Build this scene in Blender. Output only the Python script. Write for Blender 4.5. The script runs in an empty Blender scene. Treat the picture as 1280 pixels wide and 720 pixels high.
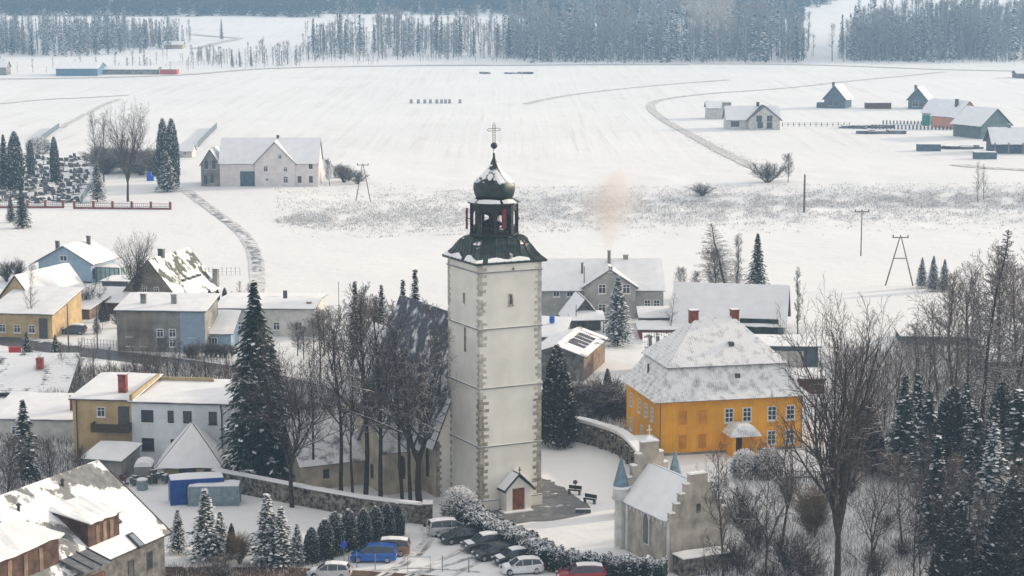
HAZE_D=2.3e-4; HAZE_C=(.42,.68,1.0); SKY_S=.15; SUN_S=2.0; EXPO=.88; CLOUD=.68; CLOUD_C=(4.2,3.88,3.45)
import bpy, math, random
import numpy as np
from bisect import bisect_right
from mathutils import Vector, noise
R_ = math.radians
sc = bpy.context.scene
COL = sc.collection
rnd = random.Random(7)

# ------------------------------------------------------------------ camera model
F = 70/36*1280; HC = 55.0; YH = -20.0
PIT = math.atan((360-YH)/F); CP, SP = math.cos(PIT), math.sin(PIT)

# ------------------------------------------------------------------ terrain (one sheet)
PROF = [(-400,0),(300,0),(524,1.9),(858,3.3),(1250,7.3),(1320,8.5),(1400,12),(1700,28),(1900,42),(2300,62),(2800,76),(3400,80),(6000,80)]
def prof(y):
    for (a,za),(b,zb) in zip(PROF,PROF[1:]):
        if y <= b: return za+(zb-za)*max(0,(y-a))/(b-a)
    return PROF[-1][1]
def sprof(y):
    w = 8+max(0,y-300)*.05
    return sum(prof(y+k*w) for k in (-1,-.5,0,.5,1))/5 if y>310 else 0
def zfun(x,y):
    z = sprof(y)
    if y > 1350:
        k = min(1,(y-1350)/500)
        z += k*(noise.noise(Vector((x/420,y/500,3)))*5+noise.noise(Vector((x/160,y/160,9)))*1.5)
        if x > 200: z -= k*min(1,(x-200)/400)*3
    if 380 < y < 1300:
        z += noise.noise(Vector((x/90,y/90,1)))*.35
    # low stream bank that crosses behind the village
    k = min(1,max(0,(x+60)/60))
    if 420<y<580: z += -3.4*math.exp(-((y-505+x*.06)/17)**2)*k+.9*math.exp(-((y-470+x*.06)/12)**2)*k + k*.5*noise.noise(Vector((x/9,y/9,2)))
    if y < 330: z += noise.noise(Vector((x/14,y/14,5)))*.06
    return z
def axis(parts):
    o=[]
    for a,b,s in parts:
        n=max(1,round((b-a)/s)); o+= [a+(b-a)*i/n for i in range(n)]
    return o+[parts[-1][1]]
XS = axis([(-3000,-900,150),(-900,-300,40),(-300,-110,10),(-110,110,3),(110,300,10),(300,900,40),(900,3000,150)])
YS = axis([(-400,100,50),(100,340,4),(340,620,4),(620,1300,14),(1300,2900,40),(2900,6000,300)])
ZG = [[zfun(x,y) for x in XS] for y in YS]
def H(x,y):
    i=min(max(bisect_right(XS,x)-1,0),len(XS)-2); j=min(max(bisect_right(YS,y)-1,0),len(YS)-2)
    u=(x-XS[i])/(XS[i+1]-XS[i]); v=(y-YS[j])/(YS[j+1]-YS[j])
    a,b,c,d=ZG[j][i],ZG[j][i+1],ZG[j+1][i+1],ZG[j+1][i]
    if u>=v: return a+(b-a)*u+(c-b)*v
    return a+(d-a)*v+(c-d)*u
def ray(px,py):
    u=(px-640)/F; v=(360-py)/F
    return (u, CP+v*SP, -SP+v*CP)
def T(px,py,Y):
    d=ray(px,py); t=Y/d[1]
    return Vector((d[0]*t, Y, HC+d[2]*t))
def G(px,py,dz=0.0):
    d=ray(px,py); y0=120.0
    p=T(px,py,y0); y=y0
    while y<5000:
        y+=4+y*.004
        q=T(px,py,y)
        if q.z < H(q.x,q.y)+dz:
            a,b=y-4-y*.004-.5,y
            for _ in range(22):
                m=(a+b)/2; q=T(px,py,m)
                if q.z < H(q.x,q.y)+dz: b=m
                else: a=m
            q=T(px,py,b); q.z=H(q.x,q.y); return q
    q=T(px,py,2600); q.z=H(q.x,q.y); return q
def depth(p): return p[1]*CP-(p[2]-HC)*SP
def S(p): return F/depth(p)
def zrow(x,y,row): return T(640,row,y).z
def width_to(P,rot,px):
    c,s=math.cos(rot),math.sin(rot); k=(px-640)/F
    return (k*depth(P)-P[0])/(c-k*s*CP)

# ------------------------------------------------------------------ mesh builder
class MB:
    def __init__(s): s.v=[]; s.f=[]; s.m=[]; s.cur=0
    def face(s,pts):
        n=len(s.v); s.v+= [tuple(p) for p in pts]; s.f.append(tuple(range(n,n+len(pts)))); s.m.append(s.cur); return s
    def box(s,cx,cy,z0,sx,sy,sz,rz=0,top=1.0,topy=None):
        topy = top if topy is None else topy
        n=len(s.v); c,q=math.cos(rz),math.sin(rz)
        for (z,k,ky) in ((z0,1,1),(z0+sz,top,topy)):
            for (a,b) in ((-1,-1),(1,-1),(1,1),(-1,1)):
                x=a*sx/2*k; y=b*sy/2*ky
                s.v.append((cx+x*c-y*q, cy+x*q+y*c, z))
        for f in ((0,3,2,1),(4,5,6,7),(0,1,5,4),(1,2,6,5),(2,3,7,6),(3,0,4,7)):
            s.f.append(tuple(n+i for i in f)); s.m.append(s.cur)
        return s
    def hexa(s,lo,hi):
        n=len(s.v); s.v+= [tuple(p) for p in lo]+[tuple(p) for p in hi]; k=len(lo)
        s.f.append(tuple(n+i for i in reversed(range(k)))); s.f.append(tuple(n+k+i for i in range(k))); s.m+=[s.cur]*2
        for i in range(k):
            j=(i+1)%k; s.f.append((n+i,n+j,n+k+j,n+k+i)); s.m.append(s.cur)
        return s
    def rings(s,rings,cap=True,close=True):
        n=len(s.v); k=len(rings[0])
        for r in rings: s.v+= [tuple(p) for p in r]
        for i in range(len(rings)-1):
            for j in range(k if close else k-1):
                a=n+i*k+j; b=n+i*k+(j+1)%k
                s.f.append((a,b,b+k,a+k)); s.m.append(s.cur)
        if cap:
            s.f.append(tuple(n+i for i in reversed(range(k)))); s.f.append(tuple(n+(len(rings)-1)*k+i for i in range(k))); s.m+=[s.cur]*2
        return s
    def lathe(s,prof,n=16,cx=0,cy=0,rot=0,cap=True,sx=1,sy=1):
        return s.rings([[(cx+r*sx*math.cos(rot+2*math.pi*i/n), cy+r*sy*math.sin(rot+2*math.pi*i/n), z) for i in range(n)] for r,z in prof],cap)
    def tube(s,pts,rad,n=6,cap=True):
        pts=[Vector(p) for p in pts]; 
        if not hasattr(rad,'__len__'): rad=[rad]*len(pts)
        rs=[]
        for i,p in enumerate(pts):
            d=(pts[min(i+1,len(pts)-1)]-pts[max(i-1,0)])
            if d.length<1e-9: d=Vector((0,0,1))
            d.normalize()
            a=Vector((1,0,0)) if abs(d.x)<.8 else Vector((0,1,0))
            u=d.cross(a).normalized(); w=d.cross(u)
            rs.append([p+u*(rad[i]*math.cos(2*math.pi*k/n))+w*(rad[i]*math.sin(2*math.pi*k/n)) for k in range(n)])
        return s.rings(rs,cap)
    def build(s,name,mats,parent=None,loc=None,smooth=False,rz=0):
        me=bpy.data.meshes.new(name); me.from_pydata(s.v,[],s.f)
        if not isinstance(mats,(list,tuple)): mats=[mats]
        for m in mats: me.materials.append(m)
        if len(mats)>1: me.polygons.foreach_set('material_index',s.m)
        if smooth: me.polygons.foreach_set('use_smooth',[True]*len(s.f))
        me.update()
        o=bpy.data.objects.new(name,me); COL.objects.link(o)
        if parent: o.parent=parent
        if loc is not None: o.location=loc
        if rz: o.rotation_euler.z=rz
        return o
def np_mesh(name,V,Fc,mi,mats):
    me=bpy.data.meshes.new(name); V=np.asarray(V,dtype=np.float32); Fc=np.asarray(Fc,dtype=np.int32)
    k=Fc.shape[1]; me.vertices.add(len(V)); me.vertices.foreach_set('co',V.ravel())
    me.loops.add(Fc.size); me.loops.foreach_set('vertex_index',Fc.ravel())
    me.polygons.add(len(Fc)); me.polygons.foreach_set('loop_start',np.arange(0,Fc.size,k,dtype=np.int32))
    try: me.polygons.foreach_set('loop_total',np.full(len(Fc),k,dtype=np.int32))
    except Exception: pass
    for m in mats: me.materials.append(m)
    if mi is not None: me.polygons.foreach_set('material_index',np.asarray(mi,dtype=np.int32))
    me.update(calc_edges=True); me.validate(); return me
def tag(o,label=None,cat=None,group=None,kind=None):
    if label: o['label']=label
    if cat: o['category']=cat
    if group: o['group']=group
    if kind: o['kind']=kind
    return o
def empty(name,loc,rz=0,label=None,cat=None,group=None,kind=None,scale=None):
    o=bpy.data.objects.new(name,None); COL.objects.link(o); o.location=loc; o.rotation_euler.z=rz; o.empty_display_size=.5
    if scale: o.scale=scale
    return tag(o,label,cat,group,kind)
def copy_tree(o,parent=None):
    c=o.copy(); COL.objects.link(c); c.parent=parent
    for ch in o.children: copy_tree(ch,c)
    return c

# ------------------------------------------------------------------ materials
def mat0(name):
    m=bpy.data.materials.new(name); m.use_nodes=True; n=m.node_tree.nodes; l=m.node_tree.links
    return m,n,l,n['Principled BSDF']
def ramp(n,a,b):
    r=n.new('ShaderNodeMapRange'); r.inputs['From Min'].default_value=a; r.inputs['From Max'].default_value=b; r.clamp=True; return r
def mix(n,l,fac,a,b):
    m=n.new('ShaderNodeMix'); m.data_type='RGBA'
    for i,v in ((0,fac),(6,a),(7,b)):
        if hasattr(v,'is_linked') or hasattr(v,'links'): l.new(v,m.inputs[i])
        else: m.inputs[i].default_value = v if i==0 else (*v,1)
    return m.outputs[2]
def noise_t(n,l,scale,det=4,co=None,rough=.55):
    t=n.new('ShaderNodeTexNoise'); t.inputs['Scale'].default_value=scale; t.inputs['Detail'].default_value=det; t.inputs['Roughness'].default_value=rough
    if co is not None: l.new(co,t.inputs['Vector'])
    return t.outputs['Fac']
def math_n(n,l,op,a,b):
    m=n.new('ShaderNodeMath'); m.operation=op
    for i,v in ((0,a),(1,b)):
        if hasattr(v,'is_linked'): l.new(v,m.inputs[i])
        else: m.inputs[i].default_value=v
    return m.outputs[0]
SNOW=(.80,.81,.83)
def mat(name,col,rough=.8,var=.25,vs=1.5,bump=.15,bs=12,snow=None,patch=None,seam=None,col2=None,metal=0,spec=.3,streak=0,boards=None,coat=0,rows=None):
    """snow=(lo,hi): snow lies where the surface looks up; patch=(scale,threshold,width): snow patches on a roof"""
    m,n,l,b=mat0(name); tc=n.new('ShaderNodeTexCoord').outputs['Object']
    c2=col2 or tuple(max(0,c*(1-var*1.6)) for c in col); c1=tuple(min(1,c*(1+var*.5)) for c in col)
    f=noise_t(n,l,vs,5,tc); r=ramp(n,.35,.65); l.new(f,r.inputs[0])
    out=mix(n,l,r.outputs[0],c2,c1)
    h=noise_t(n,l,bs,4,tc)
    if streak:
        mp=n.new('ShaderNodeMapping'); mp.inputs['Scale'].default_value=(3,3,.25); l.new(tc,mp.inputs[0])
        s=noise_t(n,l,1.6,4,mp.outputs[0]); r2=ramp(n,.5,.75); l.new(s,r2.inputs[0])
        out=mix(n,l,math_n(n,l,'MULTIPLY',r2.outputs[0],streak),out,tuple(c*.45 for c in col))
    if boards or seam or rows:
        w=n.new('ShaderNodeTexWave'); sc_,ax=(boards or seam or rows); w.inputs['Scale'].default_value=sc_; w.bands_direction=ax; w.inputs['Distortion'].default_value=.3 if not seam else 0
        l.new(tc,w.inputs['Vector']); r3=ramp(n,.0,.18); l.new(w.outputs['Fac'],r3.inputs[0])
        inv=math_n(n,l,'SUBTRACT',1.0,r3.outputs[0])
        out=mix(n,l,math_n(n,l,'MULTIPLY',inv,.6),out,tuple(c*.5 for c in col))
        h=math_n(n,l,'ADD',h,r3.outputs[0])
    rg=None
    if snow or patch:
        if patch:
            ps,th,wd=patch; fn=noise_t(n,l,ps,6,tc,.6)
            if seam or rows:
                fn=math_n(n,l,'ADD',fn,math_n(n,l,'MULTIPLY',r3.outputs[0],.08))
            rr=ramp(n,th,th+wd); l.new(fn,rr.inputs[0]); fac=rr.outputs[0]
            g=n.new('ShaderNodeNewGeometry'); sx=n.new('ShaderNodeSeparateXYZ'); l.new(g.outputs['Normal'],sx.inputs[0])
            lo,hi=snow or (.12,.3); rz=ramp(n,lo,hi); l.new(sx.outputs[2],rz.inputs[0]); fac=math_n(n,l,'MULTIPLY',fac,rz.outputs[0])
        else:
            g=n.new('ShaderNodeNewGeometry'); sx=n.new('ShaderNodeSeparateXYZ'); l.new(g.outputs['Normal'],sx.inputs[0])
            fn=noise_t(n,l,3,4,tc); s2=math_n(n,l,'ADD',sx.outputs[2],math_n(n,l,'MULTIPLY',math_n(n,l,'SUBTRACT',fn,.5),.7))
            rr=ramp(n,*snow); l.new(s2,rr.inputs[0]); fac=rr.outputs[0]
        out=mix(n,l,fac,out,SNOW); h=math_n(n,l,'ADD',h,math_n(n,l,'MULTIPLY',fac,.8))
    l.new(out,b.inputs['Base Color']); b.inputs['Roughness'].default_value=rough; b.inputs['Metallic'].default_value=metal
    b.inputs['Specular IOR Level'].default_value=spec
    if coat: b.inputs['Coat Weight'].default_value=coat
    if bump:
        bp=n.new('ShaderNodeBump'); bp.inputs['Strength'].default_value=bump; bp.inputs['Distance'].default_value=.1
        l.new(h,bp.inputs['Height']); l.new(bp.outputs[0],b.inputs['Normal'])
    return m
M={}
M['snow']=mat('snow',SNOW,.6,.04,.6,.25,5)
M['snow_rough']=mat('snow_on_branch',(.80,.82,.86),.7,.06,2,.2,9)
M['tower']=mat('tower_plaster',(.72,.70,.64),.9,.08,.30,.15,8,streak=.07)
M['quoin']=mat('sandstone_quoin',(.36,.33,.27),.9,.35,1.6,.5,9)
M['course']=mat('slate_course',(.25,.25,.25),.9,.2,1,.2,9,snow=(.3,.6))
M['church_wall']=mat('old_ochre_plaster',(.52,.45,.33),.9,.25,.5,.2,8,streak=.25)
M['slate']=mat('dark_slate',(.07,.08,.105),.7,.3,3,.4,14,patch=(.6,.60,.12),rows=(3,'Z'))
M['slate_snow']=mat('slate_under_thin_snow',(.15,.16,.2),.7,.3,3,.4,14,patch=(.7,.40,.16),rows=(3,'Z'))
M['copper']=mat('dark_green_copper',(.014,.034,.031),.45,.4,1.3,.3,8,patch=(.55,.60,.05),snow=(.45,.6),metal=.2,spec=.5)
M['onion']=mat('green_copper_dome',(.013,.032,.030),.4,.4,1.3,.2,8,patch=(.5,.42,.05),snow=(.42,.5),metal=.2,spec=.5)
M['darkwood']=mat('belfry_timber',(.03,.035,.032),.7,.3,4,.2,20)
M['red']=mat('faded_red_paint',(.17,.025,.035),.6,.2,3,.1)
M['iron']=mat('dark_iron',(.06,.06,.07),.5,.2,5,.1,metal=.5)
M['gilt']=mat('weathered_gilt',(.25,.2,.13),.4,.2,5,.1,metal=.6)
M['doorwood']=mat('brown_door_wood',(.26,.09,.04),.6,.3,3,.2,boards=(6,'X'))
M['stonewall']=mat('rubble_stone',(.20,.18,.15),.95,.6,2.2,1.0,3.5,snow=(.55,.85))
M['paving']=mat('grey_gravel',(.17,.17,.175),.95,.2,1.2,.4,14)
M['chapel']=mat('grey_render',(.43,.39,.33),.9,.25,.7,.2,8,streak=.25)
M['chapel_trim']=mat('pale_trim',(.6,.59,.57),.85,.15,1,.1)
M['zinc']=mat('blue_grey_zinc',(.17,.25,.32),.5,.2,2,.1,metal=.1)
M['ochre']=mat('ochre_orange_plaster',(.82,.385,.028),.9,.10,.35,.2,8,streak=.40)
M['ochre_panel']=mat('darker_orange_panel',(.58,.24,.02),.8,.15,1,.2)  # darker orange than the wall, for the blind window panels
M['mansard']=mat('mansard_tin',(.27,.29,.32),.6,.25,2.5,.4,10,patch=(1.1,.22,.34),seam=(1.1,'X'))
M['mansard_low']=mat('mansard_tin_lower',(.30,.32,.35),.6,.25,2.5,.4,10,patch=(1.1,.28,.34),seam=(1.1,'X'))
M['brick']=mat('red_brick',(.27,.075,.05),.9,.35,3,.5,10)
M['whitepaint']=mat('white_window_paint',(.7,.71,.72),.6,.08,3,.05)
M['browntrim']=mat('dark_brown_trim',(.07,.045,.035),.7,.3,4,.1)
M['greytrim']=mat('dark_grey_trim',(.09,.095,.10),.7,.2,4,.1)
M['blueplaster']=mat('blue_grey_plaster',(.28,.38,.48),.9,.08,1,.1)
M['greyplaster']=mat('stained_grey_plaster',(.27,.265,.25),.95,.3,.5,.3,8,streak=.3)
M['brownplaster']=mat('brown_grey_plaster',(.24,.21,.18),.95,.3,.5,.3,8,streak=.3)
M['paleplaster']=mat('pale_plaster',(.56,.55,.52),.9,.15,.8,.15,8,streak=.15)
M['whiteplaster']=mat('white_plaster',(.66,.69,.73),.9,.08,.8,.1)
M['pinkplaster']=mat('faded_pinkish_plaster',(.66,.62,.62),.9,.08,.7,.1,streak=.15)
M['yellowplaster']=mat('yellow_beige_plaster',(.50,.37,.20),.9,.15,.8,.12,streak=.12)
M['tanplaster']=mat('tan_plaster',(.42,.34,.21),.9,.15,.8,.12,streak=.15)
M['orangeplaster']=mat('salmon_plaster',(.55,.25,.16),.9,.1,.8,.1)
M['greenwall']=mat('green_grey_boards',(.16,.22,.22),.9,.2,.8,.2,boards=(4,'X'))
M['tealwall']=mat('blue_grey_boards',(.10,.15,.19),.9,.2,.8,.2,boards=(4,'X'))
M['greywood']=mat('weathered_grey_boards',(.17,.165,.155),.9,.4,1.2,.4,8,boards=(5,'X'),streak=.4)
M['brownwood']=mat('brown_cladding_boards',(.15,.065,.04),.85,.35,1.2,.3,8,boards=(5,'X'),streak=.3)
M['brownwood_y']=mat('brown_side_boards',(.10,.055,.042),.85,.35,1.2,.3,8,boards=(5,'Y'),streak=.3)
M['barnwood']=mat('barn_boards',(.24,.17,.12),.9,.35,1.2,.3,8,boards=(4,'Y'),streak=.4)
M['feltroof']=mat('grey_felt_roof',(.22,.225,.23),.9,.2,1.5,.3,14,patch=(.22,.435,.035))
M['rooftile']=mat('brown_roof_tile',(.12,.08,.07),.9,.3,3,.3,10)
M['greyroof']=mat('grey_tin_roof',(.16,.17,.19),.7,.25,2,.2,10)
M['mossroof']=mat('mossy_felt_roof',(.13,.15,.12),.9,.3,1.5,.3,10,patch=(.35,.45,.05))
M['stripe']=mat('corrugated_roof_patchy',(.10,.10,.105),.8,.2,2,.2,10,patch=(.5,.46,.06),seam=(.9,'X'))
M['pane']=mat('dark_glass',(.035,.045,.06),.12,.1,1,0,spec=.6)
M['panepale']=mat('pale_glass',(.20,.25,.30),.15,.1,1,0,spec=.6)
M['conservatory']=mat('greenish_glass_panel',(.30,.42,.42),.15,.15,1,0,spec=.6)
M['bark']=mat('bark',(.055,.043,.036),.95,.4,3,.5,12,snow=(.72,.98))
M['barkpale']=mat('pale_bark',(.17,.155,.14),.95,.4,3,.4,12,snow=(.7,.95))
M['twig']=mat('twig',(.075,.055,.046),.95,.3,1,0,snow=(.62,.95))
M['twigbrown']=mat('red_brown_twig',(.16,.095,.065),.95,.3,1,0,snow=(.75,1.05))
M['needle']=mat('needle',(.022,.040,.026),.9,.45,.9,0)
M['needleblue']=mat('blue_needle',(.05,.085,.09),.9,.35,.9,0)
M['needlebrown']=mat('brown_green_needle',(.045,.042,.028),.9,.4,.9,0)
M['asphalt']=mat('wet_asphalt',(.075,.08,.09),.55,.25,.5,.15,20,patch=(.35,.62,.08))
M['rut']=mat('driven_snow',(.50,.49,.48),.9,.25,.5,.3,8,patch=(1.1,.38,.3))
M['fenceblue']=mat('blue_grey_fence_board',(.13,.18,.22),.8,.2,2,.1)
M['slush']=mat('grey_slush',(.24,.24,.25),.6,.25,.5,.3,8,patch=(.5,.42,.2))
M['farbark']=mat('frost_and_haze_far_bark',(.20,.19,.19),.95,.4,.5,0,snow=(.5,.9))  # frosty bark, with some distance haze put into its paler colour
M['quoinpale']=mat('lime_washed_quoin',(.47,.45,.40),.9,.25,1.6,.4,9)
M['twigwarm']=mat('warm_brown_twig',(.13,.095,.075),.95,.3,1,0,snow=(.66,1.0))
M['twigfar']=mat('distant_twig',(.10,.085,.08),.95,.3,1,0,snow=(.7,1.0))
M['mud']=mat('brown_leafy_mud',(.16,.10,.06),.95,.4,.8,.5,8,patch=(.4,.60,.08))
M['drygrass']=mat('dry_grass',(.40,.37,.32),.95,.3,.6,.2,8,patch=(.7,.36,.35),snow=(-1,-.9))
M['tuft']=mat('dry_stalk',(.50,.47,.44),.95,.3,2,0)
M['tuftdark']=mat('dark_undergrowth',(.11,.085,.065),.95,.4,2,0)
M['blue']=mat('cobalt_container_paint',(.015,.075,.31),.5,.2,1.5,.1,seam=(1.6,'X'))
M['greycont']=mat('blue_grey_sheet',(.23,.30,.34),.6,.2,1.5,.1,seam=(1.6,'X'))
M['tyre']=mat('tyre_rubber',(.02,.02,.021),.9,.2,5,.1)
M['rim']=mat('alloy_rim',(.35,.36,.37),.35,.1,5,0,metal=.7)
M['lamp']=mat('clear_lamp_glass',(.55,.56,.58),.15,.1,5,0)
M['taillamp']=mat('red_lamp_glass',(.35,.02,.02),.2,.1,5,0)
M['wood']=mat('grey_pole_wood',(.16,.145,.13),.9,.3,2,.2)
M['stone']=mat('grave_granite',(.13,.135,.15),.5,.5,.25,.1,8,snow=(.4,.7))
M['bluesign']=mat('sign_blue',(.02,.07,.42),.5,.1,2,0)
M['bluebin']=mat('barrel_blue',(.02,.11,.5),.5,.1,2,0)
M['greentank']=mat('green_tank',(.03,.22,.17),.5,.1,2,0)
M['hillwood']=mat('far_wood_floor',(.06,.065,.06),1,.5,.02,0)
def carpaint(nm,c,rough=.3): return mat('paint_'+nm,c,rough,.05,1,0,coat=.4,spec=.5,metal=.15)

# snow ground
def snow_ground():
    m,n,l,b=mat0('snow_ground'); tc=n.new('ShaderNodeTexCoord').outputs['Object']
    big=noise_t(n,l,.012,5,tc); r=ramp(n,.35,.7); l.new(big,r.inputs[0])
    out=mix(n,l,r.outputs[0],(.73,.74,.755),(.79,.795,.80))
    # field drill lines running away from the viewer, only on the open field
    mp=n.new('ShaderNodeMapping'); mp.inputs['Rotation'].default_value=(0,0,R_(-6)); mp.inputs['Scale'].default_value=(1,.02,1); l.new(tc,mp.inputs[0])
    st=noise_t(n,l,.28,3,mp.outputs[0],.7); r2=ramp(n,.50,.70); l.new(st,r2.inputs[0])
    sx=n.new('ShaderNodeSeparateXYZ'); l.new(tc,sx.inputs[0]); fy=ramp(n,555,640); l.new(sx.outputs[1],fy.inputs[0])
    sm=noise_t(n,l,.02,3,tc); r3=ramp(n,.36,.6); l.new(sm,r3.inputs[0])
    k=math_n(n,l,'MULTIPLY',math_n(n,l,'MULTIPLY',r2.outputs[0],fy.outputs[0]),math_n(n,l,'MULTIPLY',r3.outputs[0],.5))
    out=mix(n,l,k,out,(.56,.53,.47))
    # stubble and weeds poking through, patchy
    w=noise_t(n,l,.9,6,tc,.75); wb=noise_t(n,l,.03,3,tc); r4=ramp(n,.60,.74); l.new(w,r4.inputs[0]); r5=ramp(n,.44,.66); l.new(wb,r5.inputs[0])
    out=mix(n,l,math_n(n,l,'MULTIPLY',math_n(n,l,'MULTIPLY',r4.outputs[0],r5.outputs[0]),.5),out,(.36,.33,.28))
    l.new(out,b.inputs['Base Color']); b.inputs['Roughness'].default_value=.65; b.inputs['Specular IOR Level'].default_value=.2
    h=math_n(n,l,'ADD',math_n(n,l,'MULTIPLY',math_n(n,l,'MULTIPLY',st,fy.outputs[0]),1.5),math_n(n,l,'MULTIPLY',noise_t(n,l,.05,4,tc,.6),6.0))
    h=math_n(n,l,'ADD',h,math_n(n,l,'MULTIPLY',noise_t(n,l,.35,5,tc,.6),1.2))
    h=math_n(n,l,'ADD',h,math_n(n,l,'MULTIPLY',noise_t(n,l,2.2,4,tc),.35))
    bp=n.new('ShaderNodeBump'); bp.inputs['Strength'].default_value=.35; bp.inputs['Distance'].default_value=.3
    l.new(h,bp.inputs['Height']); l.new(bp.outputs[0],b.inputs['Normal'])
    return m
M['ground']=snow_ground()
def volmat(name,col,dens,aniso=0,absorb=None):
    m=bpy.data.materials.new(name); m.use_nodes=True; n=m.node_tree.nodes; l=m.node_tree.links; n.clear()
    o=n.new('ShaderNodeOutputMaterial'); v=n.new('ShaderNodeVolumePrincipled')
    v.inputs['Color'].default_value=(*col,1); v.inputs['Density'].default_value=dens; v.inputs['Anisotropy'].default_value=aniso
    if absorb: v.inputs['Absorption Color'].default_value=(*absorb,1)
    l.new(v.outputs[0],o.inputs['Volume']); return m

# ------------------------------------------------------------------ terrain mesh
nx,ny=len(XS),len(YS)
V=[(XS[i],YS[j],ZG[j][i]) for j in range(ny) for i in range(nx)]
Fc=[]
for j in range(ny-1):
    for i in range(nx-1):
        a=j*nx+i; Fc.append((a,a+1,a+nx+1)); Fc.append((a,a+nx+1,a+nx))
me=np_mesh('ground',V,Fc,None,[M['ground']]); me.polygons.foreach_set('use_smooth',[True]*len(me.polygons))
go=bpy.data.objects.new('ground',me); COL.objects.link(go); tag(go,kind='structure')

def ribbon(name,pix,wid,m,off=.04,kind='structure',step=3,jit=0,pts=None,label=None,cat=None):
    P=pts or [G(*p) for p in pix]
    # Catmull-Rom
    Q=[]
    for i in range(len(P)-1):
        p0=P[max(i-1,0)];p1=P[i];p2=P[i+1];p3=P[min(i+2,len(P)-1)]
        n=max(2,int((p2-p1).length/step))
        for k in range(n):
            t=k/n; Q.append(.5*((2*p1)+(p2-p0)*t+(2*p0-5*p1+4*p2-p3)*t*t+(3*p1-p0-3*p2+p3)*t**3))
    Q.append(P[-1]); b=MB(); W=4; rows=[]
    for i,q in enumerate(Q):
        d=Q[min(i+1,len(Q)-1)]-Q[max(i-1,0)]; nrm=Vector((-d.y,d.x,0)).normalized()
        ww=wid if not hasattr(wid,'__len__') else wid[0]+(wid[1]-wid[0])*i/len(Q)
        row=[]
        for k in range(W+1):
            p=q+nrm*(ww*(k/W-.5)*(1+(rnd.uniform(-jit,jit) if k in(0,W) else 0)))
            row.append((p.x,p.y,H(p.x,p.y)+off))
        rows.append(row)
    b.rings(rows,cap=False,close=False); o=b.build(name,m,smooth=True)
    if kind: tag(o,label,cat,kind=kind)
    return o
# ------------------------------------------------------------------ building kit
def slab(b,q,th,nx=1,ny=1,jit=0,lift=0,edge=0):
    """q = eave-left, eave-right, ridge-right, ridge-left; a sheet with thickness"""
    p=[Vector(x) for x in q]
    nrm=((p[1]-p[0]).cross(p[3]-p[0])).normalized() if (p[3]-p[0]).length>1e-4 else ((p[1]-p[0]).cross(p[2]-p[0])).normalized()
    if nrm.z<0: nrm=-nrm
    top=[];bot=[]
    for j in range(ny+1):
        v=j/ny; rt=[];rb=[]
        for i in range(nx+1):
            u=i/nx; c=(p[0].lerp(p[1],u)).lerp(p[3].lerp(p[2],u),v)
            if edge and j==0: c=c+(p[3]-p[0]).normalized()*rnd.uniform(-edge,edge*.3)
            rb.append(c+nrm*lift)
            d=th*(1+rnd.uniform(-jit,jit)); 
            if jit and (i in (0,nx) or j==0): d*=.55
            rt.append(c+nrm*(lift+d))
        top.append(rt);bot.append(rb)
    n=len(b.v); k=nx+1; N=k*(ny+1)
    for r in bot: b.v+=[tuple(x) for x in r]
    for r in top: b.v+=[tuple(x) for x in r]
    for j in range(ny):
        for i in range(nx):
            a=n+j*k+i; b.f.append((a,a+k,a+k+1,a+1)); a+=N; b.f.append((a,a+1,a+k+1,a+k)); b.m+=[b.cur]*2
    for i in range(nx):
        a=n+i; b.f.append((a,a+1,a+1+N,a+N)); a=n+ny*k+i; b.f.append((a,a+N,a+1+N,a+1)); b.m+=[b.cur]*2
    for j in range(ny):
        a=n+j*k; b.f.append((a,a+N,a+k+N,a+k)); a=n+j*k+nx; b.f.append((a,a+k,a+k+N,a+N)); b.m+=[b.cur]*2
def planes_for(kind,w,d,he,hr,ov,og=None):
    """front eave at y=0; returns roof planes (local, origin = front-left wall corner)"""
    og=ov if og is None else og
    if kind=='gx':
        s=(hr-he)/(d/2); e=he-ov*s
        return [((-og,-ov,e),(w+og,-ov,e),(w+og,d/2,hr),(-og,d/2,hr)),((w+og,d+ov,e),(-og,d+ov,e),(-og,d/2,hr),(w+og,d/2,hr))]
    if kind=='gy':
        s=(hr-he)/(w/2); e=he-ov*s
        return [((-ov,d+og,e),(-ov,-og,e),(w/2,-og,hr),(w/2,d+og,hr)),((w+ov,-og,e),(w+ov,d+og,e),(w/2,d+og,hr),(w/2,-og,hr))]
    if kind in('hip','pyr'):
        m=min(w,d)/2; s=(hr-he)/m; e=he-ov*s
        if kind=='pyr': a=(w/2,d/2,hr); bb=a
        elif w>=d: a=(d/2,d/2,hr); bb=(w-d/2,d/2,hr)
        else: a=(w/2,w/2,hr); bb=(w/2,d-w/2,hr)
        c=[(-ov,-ov,e),(w+ov,-ov,e),(w+ov,d+ov,e),(-ov,d+ov,e)]
        if w>=d: return [(c[0],c[1],bb,a),(c[1],c[2],bb,bb),(c[2],c[3],a,bb),(c[3],c[0],a,a)]
        return [(c[0],c[1],a,a),(c[1],c[2],bb,a),(c[2],c[3],bb,bb),(c[3],c[0],a,bb)]
    if kind=='shed':   # front low, back high
        s=(hr-he)/d
        return [((-og,-ov,he-ov*s),(w+og,-ov,he-ov*s),(w+og,d+ov,hr+ov*s),(-og,d+ov,hr+ov*s))]
    if kind=='shedr':  # right low, left high
        s=(hr-he)/w
        return [((w+ov,-og,he-ov*s),(w+ov,d+og,he-ov*s),(-ov,d+og,hr+ov*s),(-ov,-og,hr+ov*s))]
    if kind=='flat':
        return [((-ov,-ov,he),(w+ov,-ov,he),(w+ov,d+ov,he+.02),(-ov,d+ov,he+.02))]
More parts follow.
